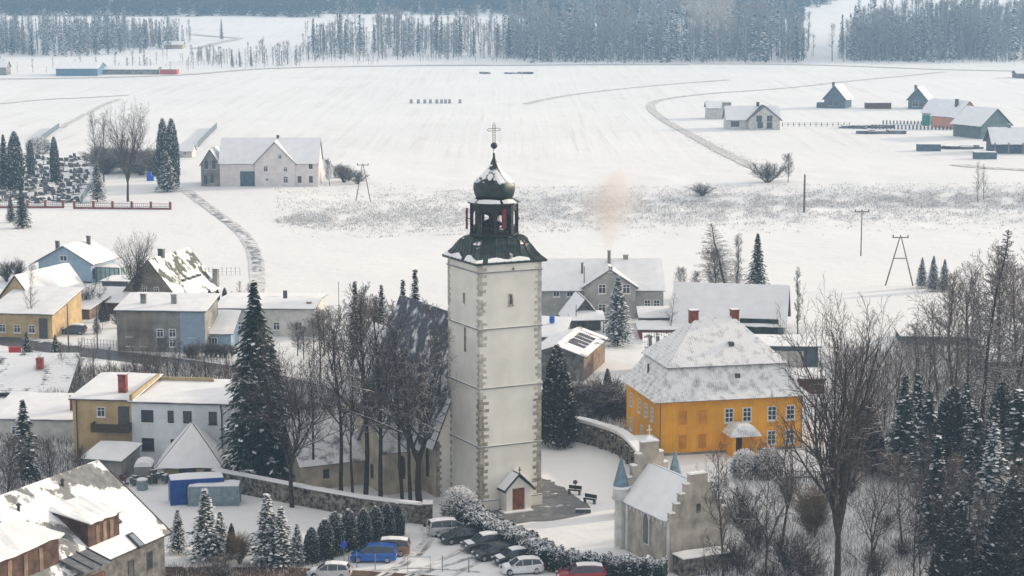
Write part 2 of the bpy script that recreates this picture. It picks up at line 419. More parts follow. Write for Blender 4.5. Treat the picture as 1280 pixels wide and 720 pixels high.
class Bld:
    def __init__(s,name,label,cat,x0,y0,x1,rot,d,ye,yr,roof='gx',ov=.5,og=None,wall='paleplaster',roofm='greyroof',snow=.16,group=None,name2=None,zoff=0,P=None,w=None,he=None,hr=None,part='wall',trim='greytrim',kind=None):
        s.rot=R_(rot); s.P=P or G(x0,y0); s.P=Vector(s.P); s.P.z+=zoff
        s.s=S(s.P); s.w=w or width_to(s.P,s.rot,x1); s.d=d
        s.he=he or (zrow(s.P.x,s.P.y,ye)-s.P.z)
        if hr is not None: s.hr=hr
        elif yr is None: s.hr=s.he
        else:
            lx,ly={'gx':(s.w/2,d/2),'gy':(s.w/2,0),'hip':(s.w/2,d/2),'pyr':(s.w/2,d/2),'shed':(s.w/2,d),'shedr':(0,0),'flat':(0,0)}[roof]
            q=s.wp(lx,ly); s.hr=zrow(q.x,q.y,yr)-s.P.z
        s.roof=roof; s.root=empty(name,s.P,s.rot,label,cat,group,kind)
        w_,h_,r_=s.w,s.he,s.hr; b=MB(); z0=-2.0
        low=[(0,0,z0),(w_,0,z0),(w_,d,z0),(0,d,z0)]
        if roof=='gx':
            m=d/2; b.rings([[(x,0,z0),(x,0,h_),(x,m,r_-.02),(x,d,h_),(x,d,z0)] for x in (0,w_)])
        elif roof=='gy':
            b.rings([[(w_,y,z0),(w_,y,h_),(w_/2,y,r_-.02),(0,y,h_),(0,y,z0)] for y in (0,d)])
        elif roof=='shed': b.hexa(low,[(0,0,h_),(w_,0,h_),(w_,d,r_),(0,d,r_)])
        elif roof=='shedr': b.hexa(low,[(0,0,r_),(w_,0,h_),(w_,d,h_),(0,d,r_)])
        else: b.hexa(low,[(x,y,h_) for x,y,_ in low])
        s.wall=b.build(part,M[wall],s.root)
        s.pl=planes_for(roof,w_,d,h_,r_,ov,og)
        b=MB()
        for q in s.pl: slab(b,q,.14)
        s.roofo=b.build('roof',M[roofm],s.root)
        if snow:
            b=MB()
            for q in s.pl:
                L=(Vector(q[1])-Vector(q[0])).length; K=(Vector(q[3])-Vector(q[0])).length
                slab(b,q,snow,max(2,int(L/1.2)),max(2,int(K/1.2)),.25,.144,.12)
            s.snowo=b.build('snow_cover',M['snow'],s.roofo,smooth=False)
    def wp(s,x,y,z=0):
        c,q=math.cos(s.rot),math.sin(s.rot); return Vector((s.P.x+x*c-y*q,s.P.y+x*q+y*c,s.P.z+z))
    def face(s,f):
        return {'F':(Vector((0,0,0)),Vector((1,0,0)),Vector((0,-1,0)),s.w),'L':(Vector((0,s.d,0)),Vector((0,-1,0)),Vector((-1,0,0)),s.d),
                'R':(Vector((s.w,0,0)),Vector((0,1,0)),Vector((1,0,0)),s.d),'B':(Vector((s.w,s.d,0)),Vector((-1,0,0)),Vector((0,1,0)),s.w)}[f]
    def obox(s,b,f,u,z,ww,hh,t0,t1):
        o,ux,nx,L=s.face(f); c=o+ux*u; lo=[];hi=[]
        pts=[c-ux*(ww/2)+nx*t0,c+ux*(ww/2)+nx*t0,c+ux*(ww/2)+nx*t1,c-ux*(ww/2)+nx*t1]
        b.hexa([(p.x,p.y,z) for p in pts],[(p.x,p.y,z+hh) for p in pts]); return b
    def win(s,f,u,z,ww=1.0,hh=1.3,frame='whitepaint',bars=(1,1),pane='pane',t=.1,sill=True,name='window',label=None):
        """u as a fraction of the face (0..1), or metres when >1.5"""
        L=s.face(f)[3]; u=u*L if abs(u)<=1.0 else u
        b=MB(); tk=.04
        s.obox(b,f,u-ww/2+t/2,z,t,hh,-.02,tk); s.obox(b,f,u+ww/2-t/2,z,t,hh,-.02,tk)
        s.obox(b,f,u,z,ww-2*t,t,-.02,tk); s.obox(b,f,u,z+hh-t,ww-2*t,t,-.02,tk)
        for k in range(bars[0]): s.obox(b,f,u-ww/2+ww*(k+1)/(bars[0]+1),z+t,t*.7,hh-2*t,-.02,tk-.005)
        for k in range(bars[1]): s.obox(b,f,u,z+hh*(.62 if bars[1]==1 else (k+1)/(bars[1]+1)),ww-2*t,t*.7,-.02,tk-.01)
        fr=b.build(name,M[frame],s.root)
        if label: fr['label']=label
        s.obox(MB_(b2:=MB()),f,u,z+t*.5,ww-t,hh-t,-.02,.012); b2.build('pane',M[pane],fr)
        if sill:
            b3=MB(); s.obox(b3,f,u,z-.09,ww+.16,.085,-.02,.14); b3.build('sill',M['snow' if rnd.random()<.5 else frame],fr)
        return fr
    def door(s,f,u,ww=1.0,hh=2.0,m='browntrim',z=0,name='door'):
        L=s.face(f)[3]; u=u*L if abs(u)<=1.0 else u
        b=MB(); s.obox(b,f,u,z,ww,hh,-.02,.03); s.obox(b,f,u-ww/2-.06,z,.12,hh+.12,-.02,.05); s.obox(b,f,u+ww/2+.06,z,.12,hh+.12,-.02,.05); s.obox(b,f,u,z+hh,ww,.12,-.02,.05)
        return b.build(name,M[m],s.root)
    def chim(s,x,y,top,sx=.6,sy=.6,m='brick',cap=True,zb=None,label=None):
        x = x*s.w if abs(x)<=1 else x; y=y*s.d if abs(y)<=1 else y
        zb=s.he*.9 if zb is None else zb
        b=MB(); b.box(x,y,zb,sx,sy,top-zb-.12)
        b.box(x,y,top-.12,sx+.14,sy+.14,.12)
        o=b.build('chimney',M[m],s.roofo)
        if label: o['label']=label
        if cap: MB().box(x,y,top,sx+.08,sy+.08,.09).build('snow_cap',M['snow'],s.roofo)
        return o
    def cornice(s,z,h=.2,t=.1,m='browntrim'):
        b=MB()
        w,d=s.w,s.d
        for x,y,sx,sy in ((w/2,-t/2,w+2*t,t),(w/2,d+t/2,w+2*t,t),(-t/2,d/2,t,d),(w+t/2,d/2,t,d)): b.box(x,y,z,sx,sy,h)
        return b.build('cornice',M[m],s.root)
    def row(s,f,us,z,**k):
        for u in us: s.win(f,u,z,**k)
def MB_(b): return b

# ------------------------------------------------------------------ CHURCH
P=G(600,640); rot=R_(26.5)
b_=width_to(P,rot,676); TW=b_; TD=7.8
church=empty('church',P,rot,'tall white bell tower with green onion dome and dark steep-roofed nave behind it','church')
def cw(x,y,z=0):
    c,q=math.cos(rot),math.sin(rot); return Vector((P.x+x*c-y*q,P.y+x*q+y*c,z))
q=cw(0,0); ZE=zrow(q.x,q.y,327)
tw=MB(); tw.hexa([(0,0,-2),(TW,0,-2),(TW,TD,-2),(0,TD,-2)],[(.0,0,ZE),(TW,0,ZE),(TW,TD,ZE),(0,TD,ZE)])
tower=tw.build('tower',M['tower'],church); 
for row_ in (341,412,486,559):
    z=zrow(q.x,q.y,row_); b=MB()
    t=.13
    for x,y,sx,sy in ((TW/2,-t/2,TW+2*t,t),(TW/2,TD+t/2,TW+2*t,t),(-t/2,TD/2,t,TD),(TW+t/2,TD/2,t,TD)): b.box(x,y,z-.12,sx,sy,.14)
    b.build('string_course',M['course'],tower)
for (cx,cy,ax,ay) in ((0,0,1,1),(TW,0,-1,1),(0,TD,1,-1)):
    b=MB(); z=.15; k=0
    while z<ZE-.5:
        h=rnd.uniform(.26,.42); long=(k%2==0); r=rnd.Random() if False else rnd
        if z<11.5 or rnd.random()<.75 and z>15.5 or rnd.random()<.8:
            w1=(.95 if long else .5)*r.uniform(.85,1.15)*(1 if z<11.5 else .8); w2=(.45 if long else .8)*r.uniform(.85,1.15)*(1 if z<11.5 else .8); t=.03
            lo=[(cx-ax*t,cy-ay*t),(cx+ax*w1,cy-ay*t),(cx+ax*w1,cy+ay*.02),(cx+ax*.02,cy+ay*.02),(cx+ax*.02,cy+ay*w2),(cx-ax*t,cy+ay*w2)]
            if ax*ay<0: lo=lo[::-1]
            b.cur=1 if z>12 else 0; b.hexa([(x,y,z) for x,y in lo],[(x,y,z+h) for x,y in lo])
        z+=h+.02; k+=1
    b.build('corner_stones',[M['quoin'],M['quoinpale']],tower)
class Fake(Bld):
    def __init__(s,root,w,d): s.root=root; s.w=w; s.d=d
tf=Fake(tower,TW,TD)
zz=lambda r:zrow(q.x,q.y,r)
tf.win('F',.50,zz(385),.55,1.25,frame='quoin',bars=(0,0),t=.14)
tf.win('L',.52,zz(386),.45,1.2,frame='quoin',bars=(0,0),t=.1)
tf.win('L',.55,zz(447),.5,2.7,frame='quoin',bars=(0,0),t=.1)
MB().box(TW/2+.3,-.03,zz(340),.2,.06,.2).build('vent',M['iron'],tower)
# plinth
b=MB(); t=.18
for x,y,sx,sy in ((TW*.14,-t/2,TW*.28+t,t),(TW*.87,-t/2,TW*.26+t,t),(TW+t/2,TD/2,t,TD),(-t/2,TD/2,t,TD)): b.box(x,y,-.5,sx,sy,1.6)
b.build('plinth',M['tower'],tower)
b=MB(); 
for x,y,sx,sy in ((TW*.14,-t/2-.03,TW*.28+t,t+.06),(TW*.87,-t/2-.03,TW*.26+t,t+.06)): b.box(x,y,1.1,sx,sy,.1)
b.build('plinth_cap',M['course'],tower)
# porch
pw=2.9; px0=TW*.53-pw/2; pd=1.5
porch=MB()
for x in (px0+.35,px0+pw-.35): porch.box(x,-pd/2,-.5,.7,pd,3.0)
porch.rings([[(px0,y,2.5),(px0+pw,y,2.5),(px0+pw/2,y,3.7)] for y in (-pd,-.01)])
porch=porch.build('porch',M['tower'],church)
b=MB(); 
slab(b,((px0-.35,0,2.2),(px0-.35,-pd-.3,2.2),(px0+pw/2,-pd-.3,3.95),(px0+pw/2,0,3.95)),.12); slab(b,((px0+pw+.35,-pd-.3,2.2),(px0+pw+.35,0,2.2),(px0+pw/2,0,3.95),(px0+pw/2,-pd-.3,3.95)),.12)
pr=b.build('porch_roof',M['darkwood'],porch)
b=MB(); slab(b,((px0-.25,-.05,2.35),(px0-.25,-pd-.22,2.35),(px0+pw/2-.05,-pd-.22,3.95),(px0+pw/2-.05,-.05,3.95)),.1,2,2,.2,.13); slab(b,((px0+pw+.25,-pd-.22,2.35),(px0+pw+.25,-.05,2.35),(px0+pw/2+.05,-.05,3.95),(px0+pw/2+.05,-pd-.22,3.95)),.08,2,2,.2,.13)
b.build('snow_cover',M['snow'],pr)
MB().box(px0+pw/2,-pd+.35,0,1.5,.12,2.5).build('door',M['doorwood'],church)
MB().box(px0+pw/2,-pd-.2,3.95,.08,.08,.9).box(px0+pw/2,-pd-.2,4.45,.42,.07,.08).build('porch_cross',M['iron'],porch)
MB().box(TW/2,-1.4,-.02,3.4,1.4,.14).build('step',M['snow'],church)
# tower roof: square eave turning into an octagonal bell
cx,cy=TW/2,TD/2; cq=cw(cx,cy); zr=lambda r:zrow(cq.x,cq.y,r); sc_c=S(Vector((cq.x,cq.y,26)))
def morph(R,t,z,n=32):
    out=[]
    for i in range(n):
        a=2*math.pi*i/n; c,s_=math.cos(a),math.sin(a)
        sq=R/1.345/max(abs(c),abs(s_))
        k=math.pi/8; aa=(a+k)%(2*k)-k; oc=R*1.0*math.cos(k)/math.cos(aa)
        r=sq*(1-t)+oc*t; out.append((cx+r*c,cy+r*s_,z))
    return out
prf=[(66,0,323.5),(66,0,321.5),(58.5,.0,316.5),(53,.08,311),(50,.25,306),(47.5,.5,301.5),(43,.8,297.5),(37,1,294.5),(30,1,292.5),(27,1,292)]
b=MB(); b.rings([morph(r/sc_c,t,zr(y)) for r,t,y in prf]); troof=b.build('tower_roof',M['copper'],church)
b=MB()
for i in range(32):     # standing seams
    pts=[Vector(morph(r/sc_c*1.006,t,zr(y)+.02)[i]) for r,t,y in prf[1:-1]]
    b.tube(pts,.035,4)
b.build('standing_seam',M['copper'],troof)
# patches of snow on the eave
b=MB(); 
def seg_snow(i0,i1,ra,rb,ya,yb,ta=0.,tb=.08):
    A=morph(ra/sc_c,ta,zr(ya)+.08,64);B=morph(rb/sc_c,tb,zr(yb)+.1,64)
    for i in range(i0,i1):
        k=.55+.25*math.sin(i*.9); k2=.55+.25*math.sin((i+1)*.9); p,p2=Vector(A[i%64]),Vector(A[(i+1)%64]); r,r2=Vector(B[i%64]),Vector(B[(i+1)%64])
        u,u2=p.lerp(r,k),p2.lerp(r2,k2); dz=Vector((0,0,.1))
        b.hexa([p,p2,u2,u],[p+dz,p2+dz,u2+dz,u+dz])
for A_s in ((35,41,65,56,322,314),(42,53,65,58,322,316.5),(24,33,65,57,322,315)):
    b=MB(); seg_snow(*A_s); b.build('lodged_snow',M['snow'],troof)
# lantern
zb,zt=zr(291.5),zr(254); rl=28/sc_c
belf=MB(); belf.lathe([(rl*1.1,zb-.1),(rl*1.1,zb+.12)],8,cx,cy,math.pi/8); 
for i in range(8):
    a=math.pi/8+i*math.pi/4; belf.box(cx+rl*math.cos(a),cy+rl*math.sin(a),zb,.36,.36,zt-zb,a)
belfry=belf.build('belfry',M['darkwood'],church)
b=MB()
for i in range(8):
    a0=math.pi/8+i*math.pi/4; a1=a0+math.pi/4
    A=Vector((cx+rl*math.cos(a0),cy+rl*math.sin(a0),0)); B=Vector((cx+rl*math.cos(a1),cy+rl*math.sin(a1),0))
    for z,h in ((zb+.85,.08),(zb+.25,.06)):
        b.tube([A+Vector((0,0,z)),B+Vector((0,0,z))],.035,4)
    for k in range(1,12): b.tube([A.lerp(B,k/12)+Vector((0,0,zb+.1)),A.lerp(B,k/12)+Vector((0,0,zb+.85))],.028,3)
b.build('balustrade',M['iron'],belfry)
b=MB()
for i in range(8):
    a0=math.pi/8+i*math.pi/4; a1=a0+math.pi/4; n=8
    A=Vector((cx+rl*math.cos(a0),cy+rl*math.sin(a0),0)); B=Vector((cx+rl*math.cos(a1),cy+rl*math.sin(a1),0)); nn=Vector((math.cos(a0+math.pi/8),math.sin(a0+math.pi/8),0))*.07
    for k in range(n):
        u,u2=k/n,(k+1)/n; z1=zt-.95*(abs(2*u-1)**2.2)-.62; z2=zt-.95*(abs(2*u2-1)**2.2)-.62
        p,p2=A.lerp(B,u),A.lerp(B,u2)
        lo=[p-nn+Vector((0,0,z1)),p2-nn+Vector((0,0,z2)),p2+nn+Vector((0,0,z2)),p+nn+Vector((0,0,z1))]
        hi=[Vector((v.x,v.y,zt+.02)) for v in lo]; b.hexa(lo,hi)
b.build('arch_fretwork',M['darkwood'],belfry)
b=MB()
for i in range(4):
    a=math.pi/4+i*math.pi/2; b.box(cx+rl*.52*math.cos(a),cy+rl*.52*math.sin(a),zb,.24,.24,zt-zb,a)
for z in (zb+.9,zb+2.0,zt-.6):
    for i in range(2): b.box(cx,cy+(-1)**i*rl*.37,z,rl*1.0,.14,.2); b.box(cx+(-1)**i*rl*.37,cy,z,.14,rl*1.0,.2)
b.lathe([(rl*.98,zt-.12),(rl*.98,zt)],8,cx,cy,math.pi/8); b.lathe([(.55,zb),(.5,zb+1.3),(.1,zb+1.5)],8,cx-.5,cy+.3)
b.build('bell_frame',M['darkwood'],belfry)
bb=MB(); bb.lathe([(.75,zb+1.2),(.62,zb+1.35),(.42,zb+1.9),(.3,zb+2.15),(.08,zb+2.25)],14,cx,cy); bb.box(cx,cy,zb+2.3,3.8,.22,.25).box(cx,cy,zb+.1,.22,3.6,.2).box(cx,cy,zb+.1,.25,.25,3.0)
bb.build('bell',M['iron'],belfry)
for (a,rr,z0_,hh,ww) in ((R_(-92),rl*1.06,zb+.75,2.05,.42),(R_(166),rl*1.24,zb+.55,2.2,.22),):
    b=MB(); b.box(cx+rr*math.cos(a),cy+rr*math.sin(a),z0_,.2,ww,hh,a); b.tube([(cx+rl*.95*math.cos(a),cy+rl*.95*math.sin(a),z0_+hh*.5),(cx+rr*math.cos(a),cy+rr*math.sin(a),z0_+hh*.5)],.04,4)
    b.build('antenna_panel',M['red'],belfry)
a=R_(2); MB().lathe([(.1,zb+1.3),(.26,zb+1.4),(.26,zb+1.5),(.1,zb+1.6)],10,cx+rl*1.2*math.cos(a),cy+rl*1.2*math.sin(a)).build('radio_dish',M['greycont'],belfry)
MB().lathe([(rl*1.0,zt-.02),(rl*1.19,zt+.05),(rl*1.17,zt+.18),(rl*.95,zt+.45),(rl*.72,zt+.75)],8,cx,cy,math.pi/8).build('lantern_cornice',M['copper'],church)
b=MB()
for i in range(5,7):
    pass
for i0,i1 in ((-4.05,-2.75),(-2.6,-1.75),(-5.1,-4.2)):
    n=7; 
    for k in range(n):
        def oc(a,R):
            kk=math.pi/8; aa=(a+0*kk)%(2*kk)-kk; aa=((a)%(2*kk))-kk; return R*math.cos(kk)/math.cos(aa)
        a0=i0*math.pi/4+(i1-i0)*math.pi/4*k/n+math.pi/8; a1=i0*math.pi/4+(i1-i0)*math.pi/4*(k+1)/n+math.pi/8
        hgt=.10*math.sin(math.pi*(k+.5)/n)+.05
        A=[]
        for a,R,z in ((a0,rl*1.15,zt+.2),(a1,rl*1.15,zt+.2),(a1,rl*.97,zt+.47),(a0,rl*.97,zt+.47)):
            A.append(Vector((cx+R*math.cos(a)*.985,cy+R*math.sin(a)*.985,z)))
        b.hexa(A,[v+Vector((0,0,hgt)) for v in A])
b.build('lodged_snow',M['snow'],belfry)
on=[(18,252.5),(22,249),(25.5,243),(27.3,236),(26.8,230),(24.5,225),(21,221.5),(16.5,218),(12,214),(8.2,209.5),(5,204.5),(3,200),(1.7,196),(1.5,186)]
b=MB(); rings=[]
for r,y in on:
    rings.append([(cx+(r/sc_c)*(1-.045*abs(math.sin(4*(2*math.pi*i/48))))*math.cos(2*math.pi*i/48),cy+(r/sc_c)*(1-.045*abs(math.sin(4*(2*math.pi*i/48))))*math.sin(2*math.pi*i/48),zr(y)) for i in range(48)])
b.rings(rings); dome=b.build('onion_dome',M['onion'],church,smooth=True)
b=MB()    # snow lodged on the shoulder of the dome
def on_r(y):
    for (r1,y1),(r2,y2) in zip(on,on[1:]):
        if y<=y1 and y>=y2: return r1+(r2-r1)*(y1-y)/(y1-y2)
    return on[-1][0]
for a0,a1,yt,yb_ in ((-1.95,-1.52,212,229),(-1.44,-1.0,212,228),(-2.45,-2.1,216,224)):
    na,nr=8,8; g=[];g2=[]
    for j in range(nr+1):
        y=yt+(yb_-yt)*j/nr; row=[];row2=[]
        for i in range(na+1):
            u=i/na; wob=1-.55*(abs(2*u-1)**2)-rnd.uniform(0,.08); yy=yt+(y-yt)*max(.12,wob)
            a=(a0+a1)/2+(u-.5)*(a1-a0)*(.35+.65*min(1,(j/nr)*2.2)); r=on_r(yy)/sc_c
            row.append(Vector((cx+(r*.96)*math.cos(a),cy+(r*.96)*math.sin(a),zr(yy)-.02))); row2.append(Vector((cx+(r+.06)*math.cos(a),cy+(r+.06)*math.sin(a),zr(yy)+.05)))
        g.append(row); g2.append(row2)
    b.rings(g2,False,False); b.rings(g[::-1],False,False)
    b.rings([g[-1],g2[-1]],False,False)
b.build('lodged_snow',M['snow'],dome,smooth=True)
b=MB(); zc=zr(182); b.lathe([(.02,zc-.36),(.2,zc-.3),(.34,zc-.12),(.37,zc),(.34,zc+.12),(.2,zc+.3),(.02,zc+.36)],14,cx,cy); fin=b.build('finial_ball',M['iron'],dome,smooth=True)
zt2=zr(153); b=MB()
ca=R_(0)
for dx in (-.13,.13): b.tube([(cx+dx,cy,zc+.3),(cx+dx,cy,zt2-.2)],.035,5)
b.tube([(cx-.13,cy,zt2-.2),(cx,cy,zt2),(cx+.13,cy,zt2-.2)],.035,5)
zh=zr(162)
for dz in (-.13,.13): b.tube([(cx-.62,cy,zh+dz),(cx+.62,cy,zh+dz)],.035,5)
for s_ in (-1,1): b.tube([(cx+s_*.62,cy,zh-.13),(cx+s_*.8,cy,zh),(cx+s_*.62,cy,zh+.13)],.035,5)
k=zc+.5
while k<zt2-.3: b.tube([(cx-.13,cy,k),(cx+.13,cy,k+.18)],.02,4); k+=.25
b.build('cross',M['gilt'],dome)
# nave behind tower
nx0,nx1=-1.7,TW+1.7; ny0,ny1=TD-.4,TD+21; q2=cw((nx0+nx1)/2,ny0)
zE=zrow(*cw(nx0,ny0)[:2],553); zR=zrow(q2.x,q2.y,404); mid=(nx0+nx1)/2
b=MB(); b.rings([[(nx1,y,-2),(nx1,y,zE),(mid,y,zR-.1),(nx0,y,zE),(nx0,y,-2)] for y in (ny0,ny1)])
nave=b.build('nave',M['church_wall'],church)
MB().rings([[(nx0+.02,y,-1),(nx0+.02,y,zE-.2),(0,y,zE+4),(0,y,-1)] for y in (ny0-.06,ny0-.001)]).build('gable_wall',M['tower'],nave)
b=MB(); z=.1; k=0
while z<zE-.2:
    h=rnd.uniform(.26,.42); b.box(nx0+(.3 if k%2 else .2),ny0-.02,z,(.62 if k%2 else .4),.16,h); z+=h+.02; k+=1
b.build('corner_stones',M['quoin'],nave)
sl=(zR-zE)/((nx1-nx0)/2)
b=MB(); slab(b,((nx0-.35,ny1+.2,zE-.35*sl),(nx0-.35,ny0-.15,zE-.35*sl),(mid,ny0-.15,zR),(mid,ny1+.2,zR)),.16,1,1); slab(b,((nx1+.35,ny0-.15,zE-.35*sl),(nx1+.35,ny1+.2,zE-.35*sl),(mid,ny1+.2,zR),(mid,ny0-.15,zR)),.16)
nroof=b.build('nave_roof',M['slate'],nave)
b=MB(); nv=Vector((-(zR-zE),0,-(nx1-nx0)/2)).normalized()
# snowy verge along the gable edge
e0=Vector((nx0-.35,ny0-.15,zE-.35*sl)); e1=Vector((mid,ny0-.15,zR)); n_=14; nn=Vector((-sl,0,1)).normalized()
for i in range(n_):
    a,c=e0.lerp(e1,i/n_),e0.lerp(e1,(i+.9)/n_); wd=rnd.uniform(1.0,2.3)*(1-i/n_*.75)
    lo=[a,a+Vector((0,wd,0)),c+Vector((0,wd*rnd.uniform(.6,1),0)),c]; lo=[p+nn*.17 for p in lo]; b.hexa(lo,[p+nn*.08 for p in lo])
b.build('lodged_snow',M['snow'],nroof)
nf=Fake(nave,nx1-nx0,ny1-ny0)
def arch_win(bm_w,parent,x,y,z,w,h,axis='L',m='iron'):
    # pointed window on a wall facing -x ('L') or -y ('F')
    for (k,mm,o_,nm) in ((1.35,'quoin',.05,'window'),(1.0,m,.09,'pane')):
        b=MB(); ww=w*k; hh=h*(1+.12*(k-1)); pts=[(-ww/2,0),(ww/2,0),(ww/2,hh*.72)]+[(ww/2*math.cos(t),hh*.72+hh*.28*math.sin(t)) for t in (.5,1.0)]+[(0,hh)]+[(-ww/2*math.cos(t),hh*.72+hh*.28*math.sin(t)) for t in (1.0,.5)]+[(-ww/2,hh*.72)]
        dz=-.06*h*(k-1)
        if axis=='L': rr=[[(x-o_*i,y-u,z+dz+v) for u,v in pts] for i in (-.2,1)]
        else: rr=[[(x+u,y-o_*i,z+dz+v) for u,v in pts] for i in (-.2,1)]
        b.rings(rr); o=b.build(nm,M[mm],parent)
        if k>1: parent=o
    return parent
for yy in (2.2,):
    arch_win(None,nave,nx0,ny0+yy,1.9,.7,3.2)
# side chapel with gable facing the yard and lower sacristy
ax0,ax1,ay0,ay1=nx0-4.6,nx0+.4,ny0+3.6,ny0+10.2; az=5.0
zA=zrow(*cw(ax0,(ay0+ay1)/2)[:2],522)
b=MB(); b.rings([[(x,ay0,-2),(x,ay0,az),(x,(ay0+ay1)/2,az+3.9),(x,ay1,az),(x,ay1,-2)] for x in (ax0,ax1)]); sc1=b.build('side_chapel',M['church_wall'],church)
b=MB(); m_=(ay0+ay1)/2
slab(b,((ax0-.3,ay0-.35,az-.4),(ax1,ay0-.35,az-.4),(ax1,m_,az+4.1),(ax0-.3,m_,az+4.1)),.12); slab(b,((ax1,ay1+.35,az-.4),(ax0-.3,ay1+.35,az-.4),(ax0-.3,m_,az+4.1),(ax1,m_,az+4.1)),.12)
rr_=b.build('chapel_roof',M['slate_snow'],sc1)
arch_win(None,sc1,ax0,m_,1.2,.6,1.6)
arch_win(None,sc1,(ax0+ax1)/2-.4,ay0,1.6,.7,2.6,'F')
bx0,bx1,by0,by1=ax0-7.5,ax0+.2,ay0+5.4,ay0+12
b=MB(); b.rings([[(x,by0,-2),(x,by0,3.1),(x,(by0+by1)/2+1,7.0),(x,by1,3.1),(x,by1,-2)] for x in (bx0,bx1)]); sac=b.build('sacristy',M['church_wall'],church)
b=MB(); m_=(by0+by1)/2+1
slab(b,((bx0-.4,by0-.4,2.75),(bx1,by0-.4,2.75),(bx1,m_,7.15),(bx0-.4,m_,7.15)),.12); slab(b,((bx1,by1+.4,2.7),(bx0-.4,by1+.4,2.7),(bx0-.4,m_,7.15),(bx1,m_,7.15)),.12)
b.build('sacristy_roof',M['slate_snow'],sac)
b=MB(); b.box((bx0+bx1)/2-1,by0-.05,1.2,.7,.1,1.0); b.build('window',M['pane'],sac)
# choir, lower and farther
c0,c1,d0,d1=nx0+1.2,nx1-1.2,ny1,ny1+8.5; zq=zR-4.6
b=MB(); b.rings([[(c1,y,-2),(c1,y,zE+.3),(mid,y,zq),(c0,y,zE+.3),(c0,y,-2)] for y in (d0,d1)]); ch=b.build('choir',M['church_wall'],church)
b=MB(); slab(b,((c0-.4,d1+.2,zE-.3),(c0-.4,d0+.1,zE-.3),(mid,d0+.1,zq+.1),(mid,d1+.2,zq+.1)),.16); slab(b,((c1+.4,d0+.1,zE-.3),(c1+.4,d1+.2,zE-.3),(mid,d1+.2,zq+.1),(mid,d0+.1,zq+.1)),.16)
b.build('choir_roof',M['slate_snow'],ch)

# ------------------------------------------------------------------ CEMETERY CHAPEL WITH STEPPED GABLES
P=G(838,716); rot=R_(22)
ch=Bld('mortuary_chapel','small grey rendered chapel with stepped gables and two blue corner spires','chapel',838,716,905,26,9.6,652,606,roof='gy',ov=.15,og=-.35,wall='chapel',roofm='zinc',snow=.14)
he,hr,w,d=ch.he,ch.hr,ch.w,ch.d
for yy,k in ((-.06,5),(d-.5,5)):
    b=MB(); sn=[]; n=5; top=hr+1.0+(1.2 if yy>1 else 0); base=he-.2
    for i in range(n):
        hw=(w/2+.12)*(1-i/n*.86); z0=base+(top-base)*i/n; z1=base+(top-base)*(i+1)/n
        b.box(w/2,yy+.28,z0-.02 if i else z0,2*hw,.56,z1-z0)
        nxt=(w/2+.12)*(1-(i+1)/n*.86) if i<n-1 else 0
        for s_ in ((-1,1) if i<n-1 else (0,)):
            cxx=w/2+s_*(hw+nxt)/2; wid=(hw-nxt) if s_ else 2*hw
            b.box(cxx,yy+.28,z1,wid+.1,.7,.08); sn.append(MB().box(cxx,yy+.28,z1+.08,wid+.06,.64,.14,top=.8))
    g=b.build('stepped_gable',M['chapel'],ch.root); [c_.build('snow_cap',M['snow'],g) for c_ in sn]
    if yy>1:
        b=MB(); b.rings([[(w/2-.55,yy+.28-.3,top+.2),(w/2+.55,yy+.28-.3,top+.2),(w/2+.55,yy+.58,top+.2),(w/2-.55,yy+.58,top+.2)],[(w/2-.02,yy+.27,top+.75),(w/2+.02,yy+.27,top+.75),(w/2+.02,yy+.3,top+.75),(w/2-.02,yy+.3,top+.75)]]); b.build('gable_cap',M['snow'],g)
        MB().box(w/2,yy+.28,top+.6,.1,.1,1.1).box(w/2,yy+.28,top+1.15,.6,.09,.1).build('cross',M['chapel_trim'],g)
# arcaded frieze and corner lesenes on the yard side
b=MB(); n=11
for i in range(n):
    y=1.0+(d-2.2)*i/(n-1); b.box(-.05,y,he-.75,.1,.22,.45); b.box(-.05,y,he-.3,.1,(d-2.2)/(n-1),.14)
b.build('arcaded_frieze',M['chapel_trim'],ch.root)
b=MB()
for y in (.35,d-.35,d-1.3): b.box(-.07,y,-1,.14,.4,he+1)
b.build('corner_strip',M['chapel_trim'],ch.root)
arch_win(None,ch.root,0,4.6,1.6,1.25,3.3,m='chapel_trim'); 
b=MB(); pts=[(-.42,0),(.42,0),(.42,2)]+[(.42*math.cos(t),2+.9*math.sin(t)) for t in (.5,1.)]+[(0,2.9)]+[(-.42*math.cos(t),2+.9*math.sin(t)) for t in (1.,.5)]+[(-.42,2)]
b.rings([[(-.16,4.6-u,1.75+v) for u,v in pts],[(-.1,4.6-u,1.75+v) for u,v in pts]]); b.build('leaded_glass',M['pane'],ch.root)
MB().box(w*.5,-.03,.5+he,.5,.06,.9).build('gable_niche',M['iron'],ch.root)
for (x,y) in ((-.1,d-.1),(w+.1,d-.1)):
    b=MB(); b.lathe([(.62,-1),(.62,he-.2)],8,x,y,.39); b.lathe([(.62,he-.2),(.9,he),(.9,he+.3),(.8,he+.35),(.8,he+1.1)],8,x,y,.39); t=b.build('turret',M['chapel_trim'],ch.root)
    MB().lathe([(1.0,he+1.1),(1.0,he+1.25),(.84,he+1.32)],8,x,y,.39).build('snow_cap',M['snow'],t)
    MB().lathe([(.86,he+1.3),(.78,he+1.4),(.04,he+4.3),(.02,he+4.3)],8,x,y,.39).build('spire',M['zinc'],t)
# low tomb wall by the chapel
lw=Bld('tomb','low grey stone tomb house with snow on top beside the chapel','tomb',815,712,905,26,1.8,0,None,roof='flat',ov=.1,wall='stonewall',roofm='stonewall',snow=.16,P=ch.wp(.2,-2.0,0),w=5.6,he=1.7)

